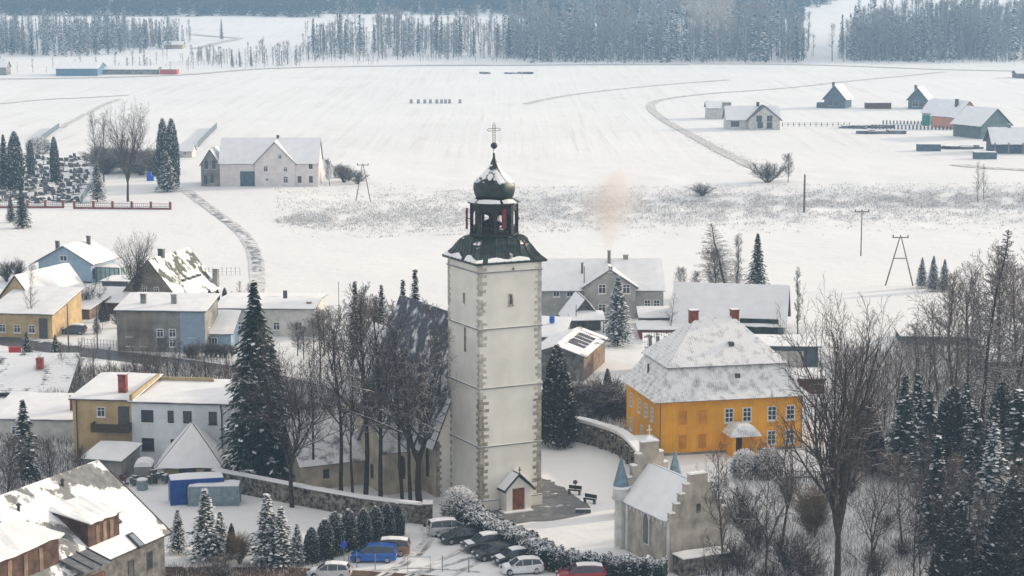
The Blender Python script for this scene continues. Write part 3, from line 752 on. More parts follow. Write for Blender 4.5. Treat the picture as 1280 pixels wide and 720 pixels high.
# ------------------------------------------------------------------ YELLOW RECTORY
yh=Bld('rectory','large ochre orange house with a broken grey mansard roof under thin snow','house',823,570,1002,13,13.5,501,None,roof='flat',ov=0,wall='ochre',roofm='mansard_low',snow=0)
bpy.data.objects.remove(yh.roofo); w,d,he=yh.w,yh.d,yh.he
ins=1.9; zb_=zrow(*yh.wp(ins,ins)[:2],461)-yh.P.z; zr_=zrow(*yh.wp(w/2,d/2)[:2],397)-yh.P.z
def frus(b,o0,z0,o1,z1,th):
    c0=[(-o0,-o0,z0),(w+o0,-o0,z0),(w+o0,d+o0,z0),(-o0,d+o0,z0)]
    c1=o1 if isinstance(o1,list) else [(o1,o1,z1),(w-o1,o1,z1),(w-o1,d-o1,z1),(o1,d-o1,z1)]
    for i in range(4): slab(b,(c0[i],c0[(i+1)%4],c1[(i+1)%4],c1[i]),th)
b=MB(); ov=.75
c0=[(-ov,-ov,he-.15),(w+ov,-ov,he-.15),(w+ov,d+ov,he-.15),(-ov,d+ov,he-.15)]; cm=[(.25,.25,he+.75),(w-.25,.25,he+.75),(w-.25,d-.25,he+.75),(.25,d-.25,he+.75)]; c1=[(ins,ins,zb_),(w-ins,ins,zb_),(w-ins,d-ins,zb_),(ins,d-ins,zb_)]
for A,B in ((c0,cm),(cm,c1)):
    for i in range(4): slab(b,(A[i],A[(i+1)%4],B[(i+1)%4],B[i]),.12)
lowr=b.build('lower_roof',M['mansard_low'],yh.root)
i2=ins-.45; A=[(i2,i2,zb_+.12),(w-i2,i2,zb_+.12),(w-i2,d-i2,zb_+.12),(i2,d-i2,zb_+.12)]; r0=(w/2-2.3,d/2,zr_); r1=(w/2+2.3,d/2,zr_)
b=MB(); slab(b,(A[0],A[1],r1,r0),.12); slab(b,(A[1],A[2],r1,r1),.12); slab(b,(A[2],A[3],r0,r1),.12); slab(b,(A[3],A[0],r0,r0),.12)
uproof=b.build('upper_roof',M['mansard'],yh.root); yh.roofo=uproof
MB().box(w/2,d/2,zb_-.6,w-2*ins,d-2*ins,.66).build('roof_break',M['greyroof'],yh.root)
b=MB()
for i in range(4):
    b.tube([A[i],(r0 if i in(0,3) else r1)],.12,5)
b.tube([r0,r1],.13,5)
b.build('ridge_cap',M['mansard'],uproof)
yh.chim(w/2-2.6,d/2+.1,zr_+1.0,1.0,.9,zb=zr_-1.5,label='red brick chimney at the left end of the ridge'); yh.chim(w/2+2.6,d/2+.1,zr_+.9,.9,.9,zb=zr_-1.5,label='red brick chimney at the right end of the ridge')
for (px_,k,zq) in ((.56,.42,None),):
    yy=i2+(d/2-i2)*k; zz_=zb_+.12+(zr_-zb_)*k; MB().box(w*px_,yy-.1,zz_-.1,.6,.7,.45).build('roof_hatch',M['greytrim'],uproof)
MB().box(w*.56,1.15,he+(zb_-he)*.62,.6,.5,.5).build('roof_hatch',M['greytrim'],lowr)
MB().tube([(.9,d*.55,he+1.2),(.9,d*.55,he+3.0)],.12,8).build('vent_pipe',M['iron'],lowr)
us=[.165,.30,.485,.61,.785,.915]
for i,u in enumerate(us):
    for z,hh in ((he-3.05,1.75),(he-6.0,1.75)):
        if z<2 and u in (.485,.61): continue
        if i<2:
            b=MB(); yh.obox(b,'F',u*w,z,1.15,hh,-.02,.035); yh.obox(b,'F',u*w,z+hh,1.3,.12,-.02,.1); yh.obox(b,'F',u*w,z-.1,1.3,.1,-.02,.1); yh.obox(b,'F',u*w-.62,z,.1,hh,-.02,.07); yh.obox(b,'F',u*w+.62,z,.1,hh,-.02,.07)
            bw=b.build('blind_window',M['ochre'],yh.root); b=MB(); yh.obox(b,'F',u*w,z+.05,.98,hh-.1,.02,.045); b.build('blind_panel',M['ochre_panel'],bw)
        else: yh.win('F',u,z,1.15,hh,frame='whitepaint',bars=(1,2),t=.13)
for u in (.16,.42,.62,.8): yh.win('L',u,he-3.05,1.0,1.7,frame='whitepaint',bars=(1,2),t=.16,pane='panepale')
for u in (.16,.5): yh.win('L',u,he-6.0,1.0,1.6,frame='whitepaint',bars=(1,1),t=.16,pane='panepale')
b=MB(); yh.obox(b,'F',w/2,-1,w+.1,1.25,-.02,.06); b.build('plinth',M['greyplaster'],yh.root)
b=MB(); yh.obox(b,'F',w/2,he-.35,w+.3,.22,-.02,.16); yh.obox(b,'L',d/2,he-.35,d,.22,-.02,.16); b.build('eaves_cornice',M['ochre'],yh.root)
b=MB(); b.tube([(.15,-.12,he-.2),(.15,-.12,0)],.06,6); b.tube([(w-.1,-.12,he-.2),(w-.1,-.12,0)],.06,6); b.build('downpipe',M['greyroof'],yh.root)
# porch with curved hipped roof
pxc=w*.545; b=MB()
for s_ in (-1,1): b.box(pxc+s_*1.35,-2.6,-.5,.4,.4,3.1); 
b.box(pxc-1.35,-1.2,-.5,.25,2.5,3.1); b.box(pxc,-.3,-.5,3.0,.1,.6)
po=b.build('porch',M['ochre'],yh.root)
prfl=[(1.95,1.75,2.5),(1.75,1.6,2.85),(1.45,1.35,3.25),(1.1,1.1,3.6),(.7,.8,3.8)]
b=MB(); b.rings([[(pxc-a,-1.45-c_,z),(pxc+a,-1.45-c_,z),(pxc+a,-1.45+min(c_,1.4),z),(pxc-a,-1.45+min(c_,1.4),z)] for a,c_,z in prfl]); b.build('porch_roof',M['mansard'],po)
MB().box(pxc,-.06,0,1.1,.1,2.2).build('door',M['browntrim'],yh.root)
MB().box(-2.0,-.3,0,2.8,2.5,2.2).build('lean_to',M['greytrim'],yh.root); MB().box(-2.0,-.3,2.2,3.0,2.7,.2).build('snow_cover',M['snow'],yh.root)
# ------------------------------------------------------------------ BOTTOM LEFT HOUSE (near)
Yc=176.0; B_=T(205,662,Yc)     # eave corner at the right end
hB=B_.z; rot=66; L_=24.0; P0=Vector((B_.x-L_*math.cos(R_(rot)),B_.y-L_*math.sin(R_(rot)),0))
A_=None
bg=Bld('near_house','nearest house with patchy snow on its big roof and brown boarded dormers','house',0,0,0,rot,14.5,0,None,roof='gx',ov=.5,og=.35,wall='greywood',roofm='feltroof',snow=0,P=P0,w=L_,he=hB,hr=hB+5.6)
he,hr,w,d=bg.he,bg.hr,bg.w,bg.d; slp=(hr-he)/(d/2)
b=MB(); b.tube([(-.3,-.55,he-.38),(w+.3,-.55,he-.38)],.09,6); b.build('gutter',M['iron'],bg.roofo)
b=MB(); slab(b,((w+.3,-.5,he-.4),(w+.42,-.5,he-.4),(w+.42,d/2,hr),(w+.3,d/2,hr)),.2); b.build('verge_board',M['browntrim'],bg.roofo)
def dormer(x0,x1,z1,y0,nm,lab=None):
    """flat dormer: boarded front and cheeks, its roof runs back into the slope"""
    yb=(z1+.7-he)/slp+.2; b=MB()
    zf=he+slp*y0-.3
    b.rings([[(x,y0,zf),(x,y0,z1),(x,yb,z1+.45),(x,yb,zf+.3)] for x in (x0,x1)])
    o=b.build('dormer',M['brownwood_y'],bg.root); 
    if lab: o['label']=lab
    b=MB(); slab(b,((x0-.25,y0-.35,z1-.05),(x1+.25,y0-.35,z1-.05),(x1+.25,yb+.4,z1+.62),(x0-.25,yb+.4,z1+.62)),.12); r=b.build('dormer_roof',M['browntrim'],o)
    b=MB(); slab(b,((x0-.3,y0-.45,z1+.08),(x1+.3,y0-.45,z1+.08),(x1+.3,yb+.9,z1+.98),(x0-.3,yb+.9,z1+.98)),.2,10,4,.4,0,.25); b.build('snow_cover',M['snow'],r)
    b=MB()
    for k in range(3): MB().box(x0+(x1-x0)*(.3+.22*k),y0-.02,zf+.5,.5,.07,z1-zf-.9).build('shutter',M['barnwood'],o)
dormer(w-10.2,w-5.6,he+3.0,.9,'a','brown boarded dormer, the smaller one nearer the gable')
dormer(w-24,w-14.6,he+3.1,.7,'b','long brown boarded dormer at the left')
# glazed balcony canopy between the dormers, skylights, vent pipes
b=MB(); slab(b,((w-14.4,-1.6,he-.1),(w-10.4,-1.6,he-.1),(w-10.4,1.4,he+.9),(w-14.4,1.4,he+.9)),.12); cn=b.build('balcony_canopy',M['greyroof'],bg.root)
b=MB(); 
for x in (-14.4,-13.1,-11.8,-10.4): slab(b,((w+x-.06,-1.65,he+.03),(w+x+.06,-1.65,he+.03),(w+x+.06,1.4,he+1.04),(w+x-.06,1.4,he+1.04)),.06)
b.build('glazing_bar',M['iron'],cn)
b=MB(); b.box(w-12.4,-.8,he-1.9,4.0,.1,1.0); b.build('balcony_front',M['brownwood'],bg.root)
def sky(x,y,sx,sy):
    b=MB(); slab(b,((x-sx/2,y-sy/2,he+slp*(y-sy/2)),(x+sx/2,y-sy/2,he+slp*(y-sy/2)),(x+sx/2,y+sy/2,he+slp*(y+sy/2)),(x-sx/2,y+sy/2,he+slp*(y+sy/2))),.2,lift=.12); o=b.build('skylight',M['iron'],bg.roofo)
    b=MB(); sx-=.3; sy-=.3; slab(b,((x-sx/2,y-sy/2,he+slp*(y-sy/2)),(x+sx/2,y-sy/2,he+slp*(y-sy/2)),(x+sx/2,y+sy/2,he+slp*(y+sy/2)),(x-sx/2,y+sy/2,he+slp*(y+sy/2))),.03,lift=.315); b.build('pane',M['panepale'],o)
sky(w-4.6,2.6,.9,1.7); sky(w-4.6,-.0,.9,1.4)
for (x,y) in ((w-6.5,6.2),(w-13.5,5.6)):
    z=he+slp*y; MB().tube([(x,y,z-.1),(x,y,z+.7)],.13,8).lathe([(.22,z+.62),(.2,z+.72),(.05,z+.85)],8,x,y).build('vent_pipe',M['iron'],bg.roofo)
for u in (.42,.6,.78,.9): bg.win('F',u,he-3.1,.9,1.7,frame='browntrim',bars=(0,1),sill=False)
b=MB(); b.box(w+.45,3,he-1.2,.05,.05,.05)

# ------------------------------------------------------------------ LEFT MIDDLE HOUSES
oc=Bld('ochre_house','ochre two storey house with a brown balcony and brick chimney, joined to a white house','house',93,578,167,-7,11,499,None,roof='shed',ov=.35,wall='yellowplaster',roofm='browntrim',snow=.14,hr=8.2)
oc.win('F',.48,oc.he-2.0,1.0,1.2,frame='whitepaint',pane='pane'); oc.door('F',.86,1.1,2.3,'greytrim',z=oc.he-3.1)
oc.win('F',.62,.6,1.3,1.4,frame='brick',pane='doorwood')
b=MB(); oc.obox(b,'F',oc.w*.68,oc.he-3.5,oc.w*.62,.25,0,1.5); bc=b.build('balcony',M['browntrim'],oc.root)
b=MB(); oc.obox(b,'F',oc.w*.68,oc.he-3.25,oc.w*.62,.75,1.44,1.5); oc.obox(b,'F',oc.w*.99,oc.he-3.25,.06,.75,0,1.45);oc.obox(b,'F',oc.w*.37,oc.he-3.25,.06,.75,0,1.45); b.build('balcony_rail',M['browntrim'],bc)
b=MB(); oc.obox(b,'F',oc.w*.68,oc.he-3.25,oc.w*.60,.1,0.05,1.4); b.build('snow_cover',M['snow'],bc)
oc.chim(.74,2.6,oc.he+2.6,.9,.9)
b=MB(); b.tube([(.5,-.12,oc.he),(.5,-.12,0)],.06,6); b.build('downpipe',M['iron'],oc.root)
wh=Bld('white_house','white two storey house with dark brown windows, joined to the ochre house','house',167,583,287,-7,11.5,503,None,roof='shed',ov=.35,wall='whiteplaster',roofm='browntrim',snow=.16,hr=7.6,P=oc.wp(oc.w+.01,-.25,0),w=width_to(oc.wp(oc.w,0,0),R_(-7),286))
for u,w_ in ((.165,1.45),(.41,.7),(.585,1.0),(.85,.95)): wh.win('F',u,wh.he-2.3,w_,1.45,frame='browntrim',bars=(1,0) if w_>1 else (0,0),t=.1)
wh.win('F',.165,wh.he-5.6,1.45,1.45,frame='browntrim'); wh.win('F',.44,wh.he-5.4,.8,1.2,frame='browntrim')
b=MB(); b.tube([(wh.w*.935,-.14,wh.he-.1),(wh.w*.945,-.14,wh.he-.9),(wh.w*.945,-.14,0)],.07,6); b.build('downpipe',M['browntrim'],wh.root)
b=MB(); b.hexa([(-.12,-.3,wh.he),(.22,-.3,wh.he),(.22,10.6,wh.hr-.2),(-.12,10.6,wh.hr-.2)],[(-.12,-.3,wh.he+.95),(.22,-.3,wh.he+.95),(.22,10.6,wh.hr+1.05),(-.12,10.6,wh.hr+1.05)]); b.box(3.4,10.6,wh.hr-1,7,.3,1.7)
b.build('parapet',M['tanplaster'],wh.root)
lo=Bld('low_house','low house with flat snowy roof and tall red chimney at the left edge','house',-12,552,95,-4,9,524,None,roof='shed',ov=.3,wall='paleplaster',roofm='greytrim',snow=.16,hr=3.9)
lo.chim(.91,3,lo.he+2.5,.85,.85)
lo.win('F',.3,.9,1,1.1)
py=Bld('pyramid_hut','square tan hut with a steep pyramid roof under smooth snow','hut',205,598,271,3,6.6,575,530,roof='pyr',ov=.75,wall='tanplaster',roofm='browntrim',snow=.14)
py.door('F',.45,1.7,py.he-.3,'greytrim'); py.win('F',.82,.8,.6,.9,frame='browntrim')
sh=Bld('grey_shed','small grey shed with lean-to snow roof beside the ochre house','shed',104,598,152,-14,5,574,None,roof='shed',ov=.25,wall='greyplaster',roofm='greytrim',snow=.16,hr=2.9)
# containers
def container(name,label,x0,y0,rot,w,d,h,m,ribs=True,x1=None):
    P=G(x0,y0); r=empty(name,P,R_(rot),label,'container')
    b=MB(); b.box(w/2,d/2,.1,w,d,h-.1); sh_=b.build('shell',M[m],r)
    b=MB()
    n=int(w/.4)
    for i in range(n): b.box(.2+i*(w-.4)/(n-1),-.015,.25,.16,.05,h-.5)
    n=int(d/.4)
    for i in range(n):
        for x in (-.015,w+.015): b.box(x,.2+i*(d-.4)/(n-1),.25,.05,.16,h-.5)
    b.build('corrugation',M[m],sh_)
    b=MB()
    for x in (0,w):
        for y in (0,d): b.box(x,y,.0,.16,.16,h+.04)
    for z in (.06,h-.1): 
        b.box(w/2,0,z,w,.12,.14).box(w/2,d,z,w,.12,.14).box(0,d/2,z,.12,d,.14).box(w,d/2,z,.12,d,.14)
    b.build('frame',M[m],r)
    b=MB(); slab(b,((0,0,h+.02),(w,0,h+.02),(w,d,h+.02),(0,d,h+.02)),.16,6,4,.25,0,.0); b.build('snow_cover',M['snow'],sh_)
    return r,sh_
r_,s_=container('shipping_container','cobalt blue shipping container with door bars and snow on top',233,634,-0,5.6,2.4,2.7,'blue')
r_.rotation_euler.z=R_(14); P_=r_.location; r_.location=G(214,632)
b=MB()
for y in (.6,1.0,1.4,1.8): b.tube([(-.06,y,.2),(-.06,y,2.5)],.025,4)
b.build('door_bar',M['greycont'],r_)
container('storage_container','lower blue grey storage container in front of the cobalt one',236,633,3,5.3,2.2,2.1,'greycont')

# far-left mid houses
lh=Bld('long_grey_house','long stained two storey house, brown grey left, blue grey right, flat snow roof','house',147,439,257,-5,8.5,388,None,roof='shed',ov=.35,wall='greyplaster',roofm='greytrim',snow=.16,hr=7.4)
b=MB(); lh.obox(b,'F',lh.w*.86,-.5,lh.w*.28,lh.he+.45,0,.05); b.build('blue_wall_end',M['blueplaster'],lh.root)
b=MB(); lh.obox(b,'F',lh.w*.21,-.5,lh.w*.40,lh.he+.45,0,.04); b.build('brown_wall_end',M['brownplaster'],lh.root)
for u in (.14,.49,.63,.84): lh.win('F',u,lh.he-4.0 if u==.49 else lh.he-4.0,1.1,1.3,t=.12)
for u in (.14,.3,.63,.84): lh.win('F',u,lh.he-6.3 if u==2 else .8,1.1,1.2,t=.12)
lh.door('F',.51,1.2,2.2,'greytrim')
for u,z in ((.25,.5),(.6,.8)): lh.chim(u,.35,lh.hr+1.0,.8,.6,'greyplaster')
for u in (.3,.7): lh.win('R',u,lh.he-4,.8,1.2)
la=Bld('blue_annex','low blue grey annex at the right end of the long grey house','house',257,437,289,-2,7,417,None,roof='shed',ov=.4,wall='blueplaster',roofm='browntrim',snow=.14,hr=4.6)
la.win('F',.3,.7,1.4,1.2,bars=(2,0))
bgab=Bld('steep_roof_house','tall steep roofed house with patchy snow and moss on its right slope','house',150,386,225,-15,16,372,325,roof='gy',ov=.4,og=.4,wall='brownplaster',roofm='mossroof',snow=0)
bgab.chim(.5,.32,bgab.hr+1.3,.9,.9,'greytrim'); bgab.chim(.98,.99,bgab.he+3.2,.9,.9,'greyplaster')
for k in (.35,.5,.62,.74):
    x=bgab.w*.83; z=bgab.he+(bgab.hr-bgab.he)*.36; MB().box(x,bgab.d*k,z,.9,1.0,.35).build('skylight',M['pane'],bgab.roofo)
bgab.win('F',.42,bgab.he+1.0,.9,1.1); bgab.win('F',.62,bgab.he+1.0,.9,1.1); bgab.win('F',.3,1,1,1.2)
bl=Bld('blue_house','blue grey plastered house with a shallow snowy gable roof and two chimneys','house',49,351,114,-16,9.5,326,308,roof='gy',ov=.7,og=.5,wall='blueplaster',roofm='greytrim',snow=.14)
bl.win('F',.485,bl.he+.15,1.5,1.05,bars=(1,0)); bl.win('F',.485,bl.he-2.9,1.5,1.6,bars=(1,0)); bl.win('R',.12,.8,1.0,1.8,frame='greytrim')
bl.chim(.33,.1,bl.hr+.9,.6,.6,'greytrim'); bl.chim(.62,.75,bl.hr+1.2,.6,.6,'greytrim')
b=MB(); bl.obox(b,'F',bl.w/2,-.6,bl.w+.2,.9,-.02,.08); b.build('plinth',M['greytrim'],bl.root)
# conservatory
cn=empty('conservatory',bl.wp(bl.w+.05,2.0,0),bl.rot,'glass walled conservatory with a snowy roof beside the blue grey house','conservatory')
b=MB(); b.box(2.3,2,-.3,4.6,4,2.9); g=b.build('glass_wall',M['conservatory'],cn)
b=MB()
for k in range(6): b.box(.05+k*.9,-.03,-.3,.09,.1,3.0); 
for k in range(5): b.box(4.63,.1+k*.95,-.3,.1,.09,3.0)
b.box(2.3,-.03,2.6,4.7,.12,.12).box(2.3,-.03,-.35,4.7,.12,.3); b.build('frame',M['greytrim'],cn)
MB().box(2.3,2,2.74,4.9,4.3,.16).build('snow_cover',M['snow'],cn)
tc=Bld('terrace_shed','dark flat roofed garage with snow on top below the conservatory','garage',128,366,160,-8,6,352,None,roof='flat',ov=.3,wall='greytrim',roofm='greytrim',snow=.16)
lf=Bld('yellow_house','yellow beige house with a big snowy roof at the left edge','house',-14,421,66,-10,12,391,None,roof='shed',ov=.4,wall='yellowplaster',roofm='greytrim',snow=.16,hr=6.0)
for u in (.22,.45,.68): lf.win('F',u,.8,1.1,1.3,frame='whitepaint')
b=MB(); lf.obox(b,'F',lf.w*.86,-.4,1.4,lf.he-.2,0,.06); b.build('entrance_bay',M['greytrim'],lf.root)
lf2=Bld('gabled_wing','gabled yellow beige wing with snowy roof right behind the flat yellow beige house','house',-6,404,50,-20,15,382,345,roof='gy',ov=.4,wall='yellowplaster',roofm='greytrim',snow=.15)
lf2.chim(.72,.1,lf2.hr-2.0,.8,.8,'greytrim')
bshed=Bld('barn_shed','brown shed with a flat snow roof left of the steep roofed house','shed',109,392,150,-6,7,378,None,roof='shed',ov=.4,wall='brownwood',roofm='browntrim',snow=.16,hr=3.2)
b3=Bld('timber_garage','low brown timber garage behind the round snowy bush','garage',84,398,112,-16,7,386,None,roof='shed',ov=.3,wall='barnwood',roofm='browntrim',snow=.14,hr=2.7)
pb=Bld('pale_flat_house','pale grey house with a wide flat snow roof behind the tall spruce','house',271,420,392,-2,15,386,373,roof='gx',ov=.4,wall='paleplaster',roofm='greytrim',snow=.16)
for u in (.25,.62,.85): pb.win('F',u,1.0,1.1,1.3)
MB().box(pb.w*.68,3.5,pb.he+1.2,.6,.6,1.2).build('vent_pipe',M['greytrim'],pb.roofo)
pb.chim(.93,.2,pb.hr+.2,.7,.7,'brick')
# farmhouse on the rise
fh=Bld('farmhouse','long pale farmhouse with a snow roof, front gable and dark garage door','farmhouse',275,233,398,1,14,204,173,roof='gx',ov=.3,wall='pinkplaster',roofm='greytrim',snow=.14)
w,he,hr,d=fh.w,fh.he,fh.hr,fh.d
gx0,gx1=w*.36,w*.765; b=MB(); b.rings([[(gx1,y,-2),(gx1,y,he),((gx0+gx1)/2,y,hr-.6),(gx0,y,he),(gx0,y,-2)] for y in (-.5,d/2)]); b.build('gable_bay',M['pinkplaster'],fh.root)
b=MB(); s_=(hr-.6-he)/((gx1-gx0)/2); m_=(gx0+gx1)/2
slab(b,((gx0-.4,d/2,he-.4*s_),(gx0-.4,-.8,he-.4*s_),(m_,-.8,hr-.55),(m_,d/2,hr-.55)),.14); slab(b,((gx1+.4,-.8,he-.4*s_),(gx1+.4,d/2,he-.4*s_),(m_,d/2,hr-.55),(m_,-.8,hr-.55)),.14)
r=b.build('gable_roof',M['greytrim'],fh.root)
b=MB(); slab(b,((gx0-.4,d/2,he-.4*s_+.15),(gx0-.4,-.7,he-.4*s_+.15),(m_,-.7,hr-.4),(m_,d/2,hr-.4)),.12); slab(b,((gx1+.4,-.7,he-.4*s_+.15),(gx1+.4,d/2,he-.4*s_+.15),(m_,d/2,hr-.4),(m_,-.7,hr-.4)),.12); b.build('snow_cover',M['snow'],r)
def fwin(u,z,ww,hh,pn='pane'):
    f=Fake(fh.root,w,d); f.face=lambda q:(Vector((0,-.5,0)),Vector((1,0,0)),Vector((0,-1,0)),w); f.win('F',u,z,ww,hh,t=.12,pane=pn)
for u,z,a,c in ((.47,3.9,1.2,1.6),(.67,3.9,1.1,1.3),(.67,.9,1.3,1.8),(.48,1.4,.9,.9),(.615,7.3,1.0,1.3)): fwin(u,z,a,c)
for u,z in ((.81,.9),(.925,.9),(.925,4.6)): fh.win('F',u,z,1.0,1.8 if z<2 else 1.3,frame='greytrim')
fh.door('F',.28,3.6,3.9,'tealwall',name='garage_door')
fh.chim(.57,.5,hr+.9,.7,.7,'greytrim')
fw=Bld('farm_wing','grey boarded gable wing with tall windows at the left end of the farmhouse','wing',253,232,275,1,12,206,176,roof='gy',ov=.3,wall='greyplaster',roofm='greytrim',snow=.14,P=fh.wp(-5.0,.4,0),w=4.9,he=he-.3,hr=he+3.5)
for u,z in ((.3,4.6),(.7,4.6),(.6,.8),(.25,.8)): fw.win('F',u,z,.9,2.2,frame='greytrim')
gh=Bld('gate_lodge','tiny white lodge with a grey roof far behind the cemetery fence','lodge',222,197,240,-3,6,189,181,roof='gx',ov=.3,wall='paleplaster',roofm='greyroof',snow=.1)
gh.win('F',.5,.9,1,1)
# ------------------------------------------------------------------ BEHIND THE TOWER
mn=Bld('manor','long pale grey house with a wide snow roof, a central gable and a smoking chimney','house',662,398,829,1,15,363,325,roof='gx',ov=.35,wall='greyplaster',roofm='greytrim',snow=.15)
w,he,hr,d=mn.w,mn.he,mn.hr,mn.d; mn.wall.data.materials[0]=M['paleplaster_g']=mat('pale_grey_plaster',(.36,.355,.34),.9,.15,.8,.15,streak=.2)
gx0,gx1=w*.405,w*.79; b=MB(); b.rings([[(gx1,y,-2),(gx1,y,he+.6),((gx0+gx1)/2,y,hr-.7),(gx0,y,he+.6),(gx0,y,-2)] for y in (-.6,d/2)]); b.build('gable_bay',M['paleplaster_g'],mn.root)
m_=(gx0+gx1)/2; s_=(hr-.7-he-.6)/((gx1-gx0)/2)
b=MB(); slab(b,((gx0-.4,d/2,he+.6-.4*s_),(gx0-.4,-.9,he+.6-.4*s_),(m_,-.9,hr-.6),(m_,d/2,hr-.6)),.14); slab(b,((gx1+.4,-.9,he+.6-.4*s_),(gx1+.4,d/2,he+.6-.4*s_),(m_,d/2,hr-.6),(m_,-.9,hr-.6)),.14); r=b.build('gable_roof',M['greytrim'],mn.root)
b=MB(); slab(b,((gx0-.4,d/2,he+.75-.4*s_),(gx0-.4,-.8,he+.75-.4*s_),(m_,-.8,hr-.45),(m_,d/2,hr-.45)),.14); slab(b,((gx1+.4,-.8,he+.75-.4*s_),(gx1+.4,d/2,he+.75-.4*s_),(m_,d/2,hr-.45),(m_,-.8,hr-.45)),.14); b.build('snow_cover',M['snow'],r)
f=Fake(mn.root,w,d); f.face=lambda q:(Vector((0,-.6,0)),Vector((1,0,0)),Vector((0,-1,0)),w)
f.win('F',.54,4.2,1.3,1.6,t=.12); f.win('F',.60,7.8,.8,1.0,t=.12); f.win('F',.72,4.2,1.3,1.6,t=.12); f.win('F',.54,1.0,1.3,1.5,t=.12)
for u in (.2,.3,.88,.95): mn.win('F',u,3.6 if u<.5 else 1.2,1.1,1.3 if u<.5 else 1.9,t=.12)
mn.chim(.61,.42,mn.hr+1.8,.5,.5,'greyplaster',label='smoking grey chimney above the gable'); mn.chim(.74,.5,mn.hr+.9,.8,.8,'greyplaster'); mn.chim(.40,.25,mn.hr+.1,.35,.35,'greyplaster')
gs=Bld('gabled_shed','small gabled shed with a grey boarded gable and a snow lean-to in front','shed',712,414,751,8,8,400,375,roof='gy',ov=.35,og=.3,wall='greywood',roofm='greytrim',snow=.15)
b=MB(); q=((-.3,-2.6,2.0),(gs.w+.3,-2.6,2.0),(gs.w+.3,.1,3.0),(-.3,.1,3.0)); slab(b,q,.12); ln=b.build('lean_to_roof',M['greytrim'],gs.root)
b=MB(); slab(b,q,.16,6,2,.25,.13); b.build('snow_cover',M['snow'],ln); b=MB()
for x in (0,gs.w/2,gs.w): b.box(x,-2.4,-.5,.15,.15,2.5)
b.build('post',M['greywood'],ln)
wb=Bld('board_barn','wide board barn with a glazed patchy snow roof just right of the tower','barn',662,474,729,-14,15,443,433,roof='gy',ov=.4,wall='greywood',roofm='stripe',snow=0,zoff=0)
b=MB(); wb.obox(b,'R',wb.d/2,-.5,wb.d,wb.he+.5,.0,.06); b.build('board_side',M['barnwood'],wb.root)
b=MB(); q=wb.pl[0]; slab(b,q,.16,8,10,.25,.144,.1); b.build('snow_cover',M['snow'],wb.roofo)
def on_slope(q,u0,u1,v0,v1,th,lift):
    q=[Vector(p) for p in q]; P=lambda u,v:(q[0].lerp(q[1],u)).lerp(q[3].lerp(q[2],u),v)
    b=MB(); slab(b,(P(u0,v0),P(u1,v0),P(u1,v1),P(u0,v1)),th,lift=lift); return b
q=wb.pl[1]
for u0,u1,v0,v1 in ((0,.06,0,1),(.9,1,0,1),(0,1,.88,1),(0,.5,0,.22),(.05,.25,.2,.8)): on_slope(q,u0,u1,v0,v1,.12,.144).build('lodged_snow',M['snow'],wb.roofo)
for u in (.28,.42,.56,.70): on_slope(q,u,u+.1,.28,.84,.05,.146).build('roof_glazing',M['iron'],wb.roofo)
# ------------------------------------------------------------------ MORE BUILDINGS BEHIND
db=Bld('dark_barn','large dark boarded barn with one broad smooth snow roof behind the orange house','barn',842,416,979,-11,10,400,356,roof='gx',ov=.6,wall='tealwall',roofm='greytrim',snow=.15)
b=MB(); db.obox(b,'F',db.w*.78,.5,db.w*.35,2.2,0,.4); b.build('ivy',M['needle'],db.wall)
g1=Bld('flat_garage','red brick garage with a flat snow roof left behind the orange house','garage',800,424,884,0,7,413,None,roof='flat',ov=.4,wall='brick',roofm='browntrim',snow=.18)
g2=Bld('striped_shed','dark red shed whose corrugated roof shows dark stripes through the snow','shed',806,472,862,-3,7,439,None,roof='shed',ov=.3,wall='brick',roofm='stripe',snow=0,hr=5.0)
for u0 in (.12,.28,.46,.62,.78): on_slope(g2.pl[0],u0,u0+.07,.1,.8,.03,.146).build('bare_strip',M['iron'],g2.roofo)
g3=Bld('long_garage','long low garage with a flat snow roof right behind the orange house','garage',938,458,1022,-3,8,433,None,roof='flat',ov=.5,wall='tealwall',roofm='greytrim',snow=.18)
for u in (.5,.66): g3.door('F',u,2.2,2.2,'paleplaster')
g4=Bld('small_garage','small flat garage with snow on top at the right corner of the orange house','garage',1000,492,1030,-4,6,474,None,roof='flat',ov=.4,wall='brownwood',roofm='greytrim',snow=.18)
g5=Bld('back_shed','low pale shed with a snow lean-to roof beside the manor','shed',742,412,834,0,5,405,None,roof='shed',ov=.3,wall='greyplaster',roofm='greytrim',snow=.16,P=G(800,410),w=5,he=1.6,hr=2.4)
g6=Bld('snow_outbuilding','low outbuilding with a wide snow roof in front of the manor next to the tower','shed',660,436,703,-10,8,421,None,roof='shed',ov=.3,wall='greyplaster',roofm='greytrim',snow=.18,hr=3.4)
MB().lathe([(.4,0),(.42,.1),(.42,.9),(.4,1.0)],12).build('blue_barrel',M['bluebin'],loc=g6.wp(g6.w*.55,5,3.3)); tag(bpy.data.objects['blue_barrel'],'blue plastic barrel on the snowy outbuilding roof beside the tower','barrel')
g7=Bld('forest_hall','dark low hall with a narrow snow roof among the trees at the right','hall',1128,432,1225,-3,8,421,None,roof='flat',ov=.4,wall='tealwall',roofm='greytrim',snow=.2)
g8=Bld('forest_shed','dark shed with snow on its roof at the right edge behind bare trees','shed',1236,466,1300,-3,8,452,None,roof='shed',ov=.4,wall='greywood',roofm='greytrim',snow=.2,hr=3.4)

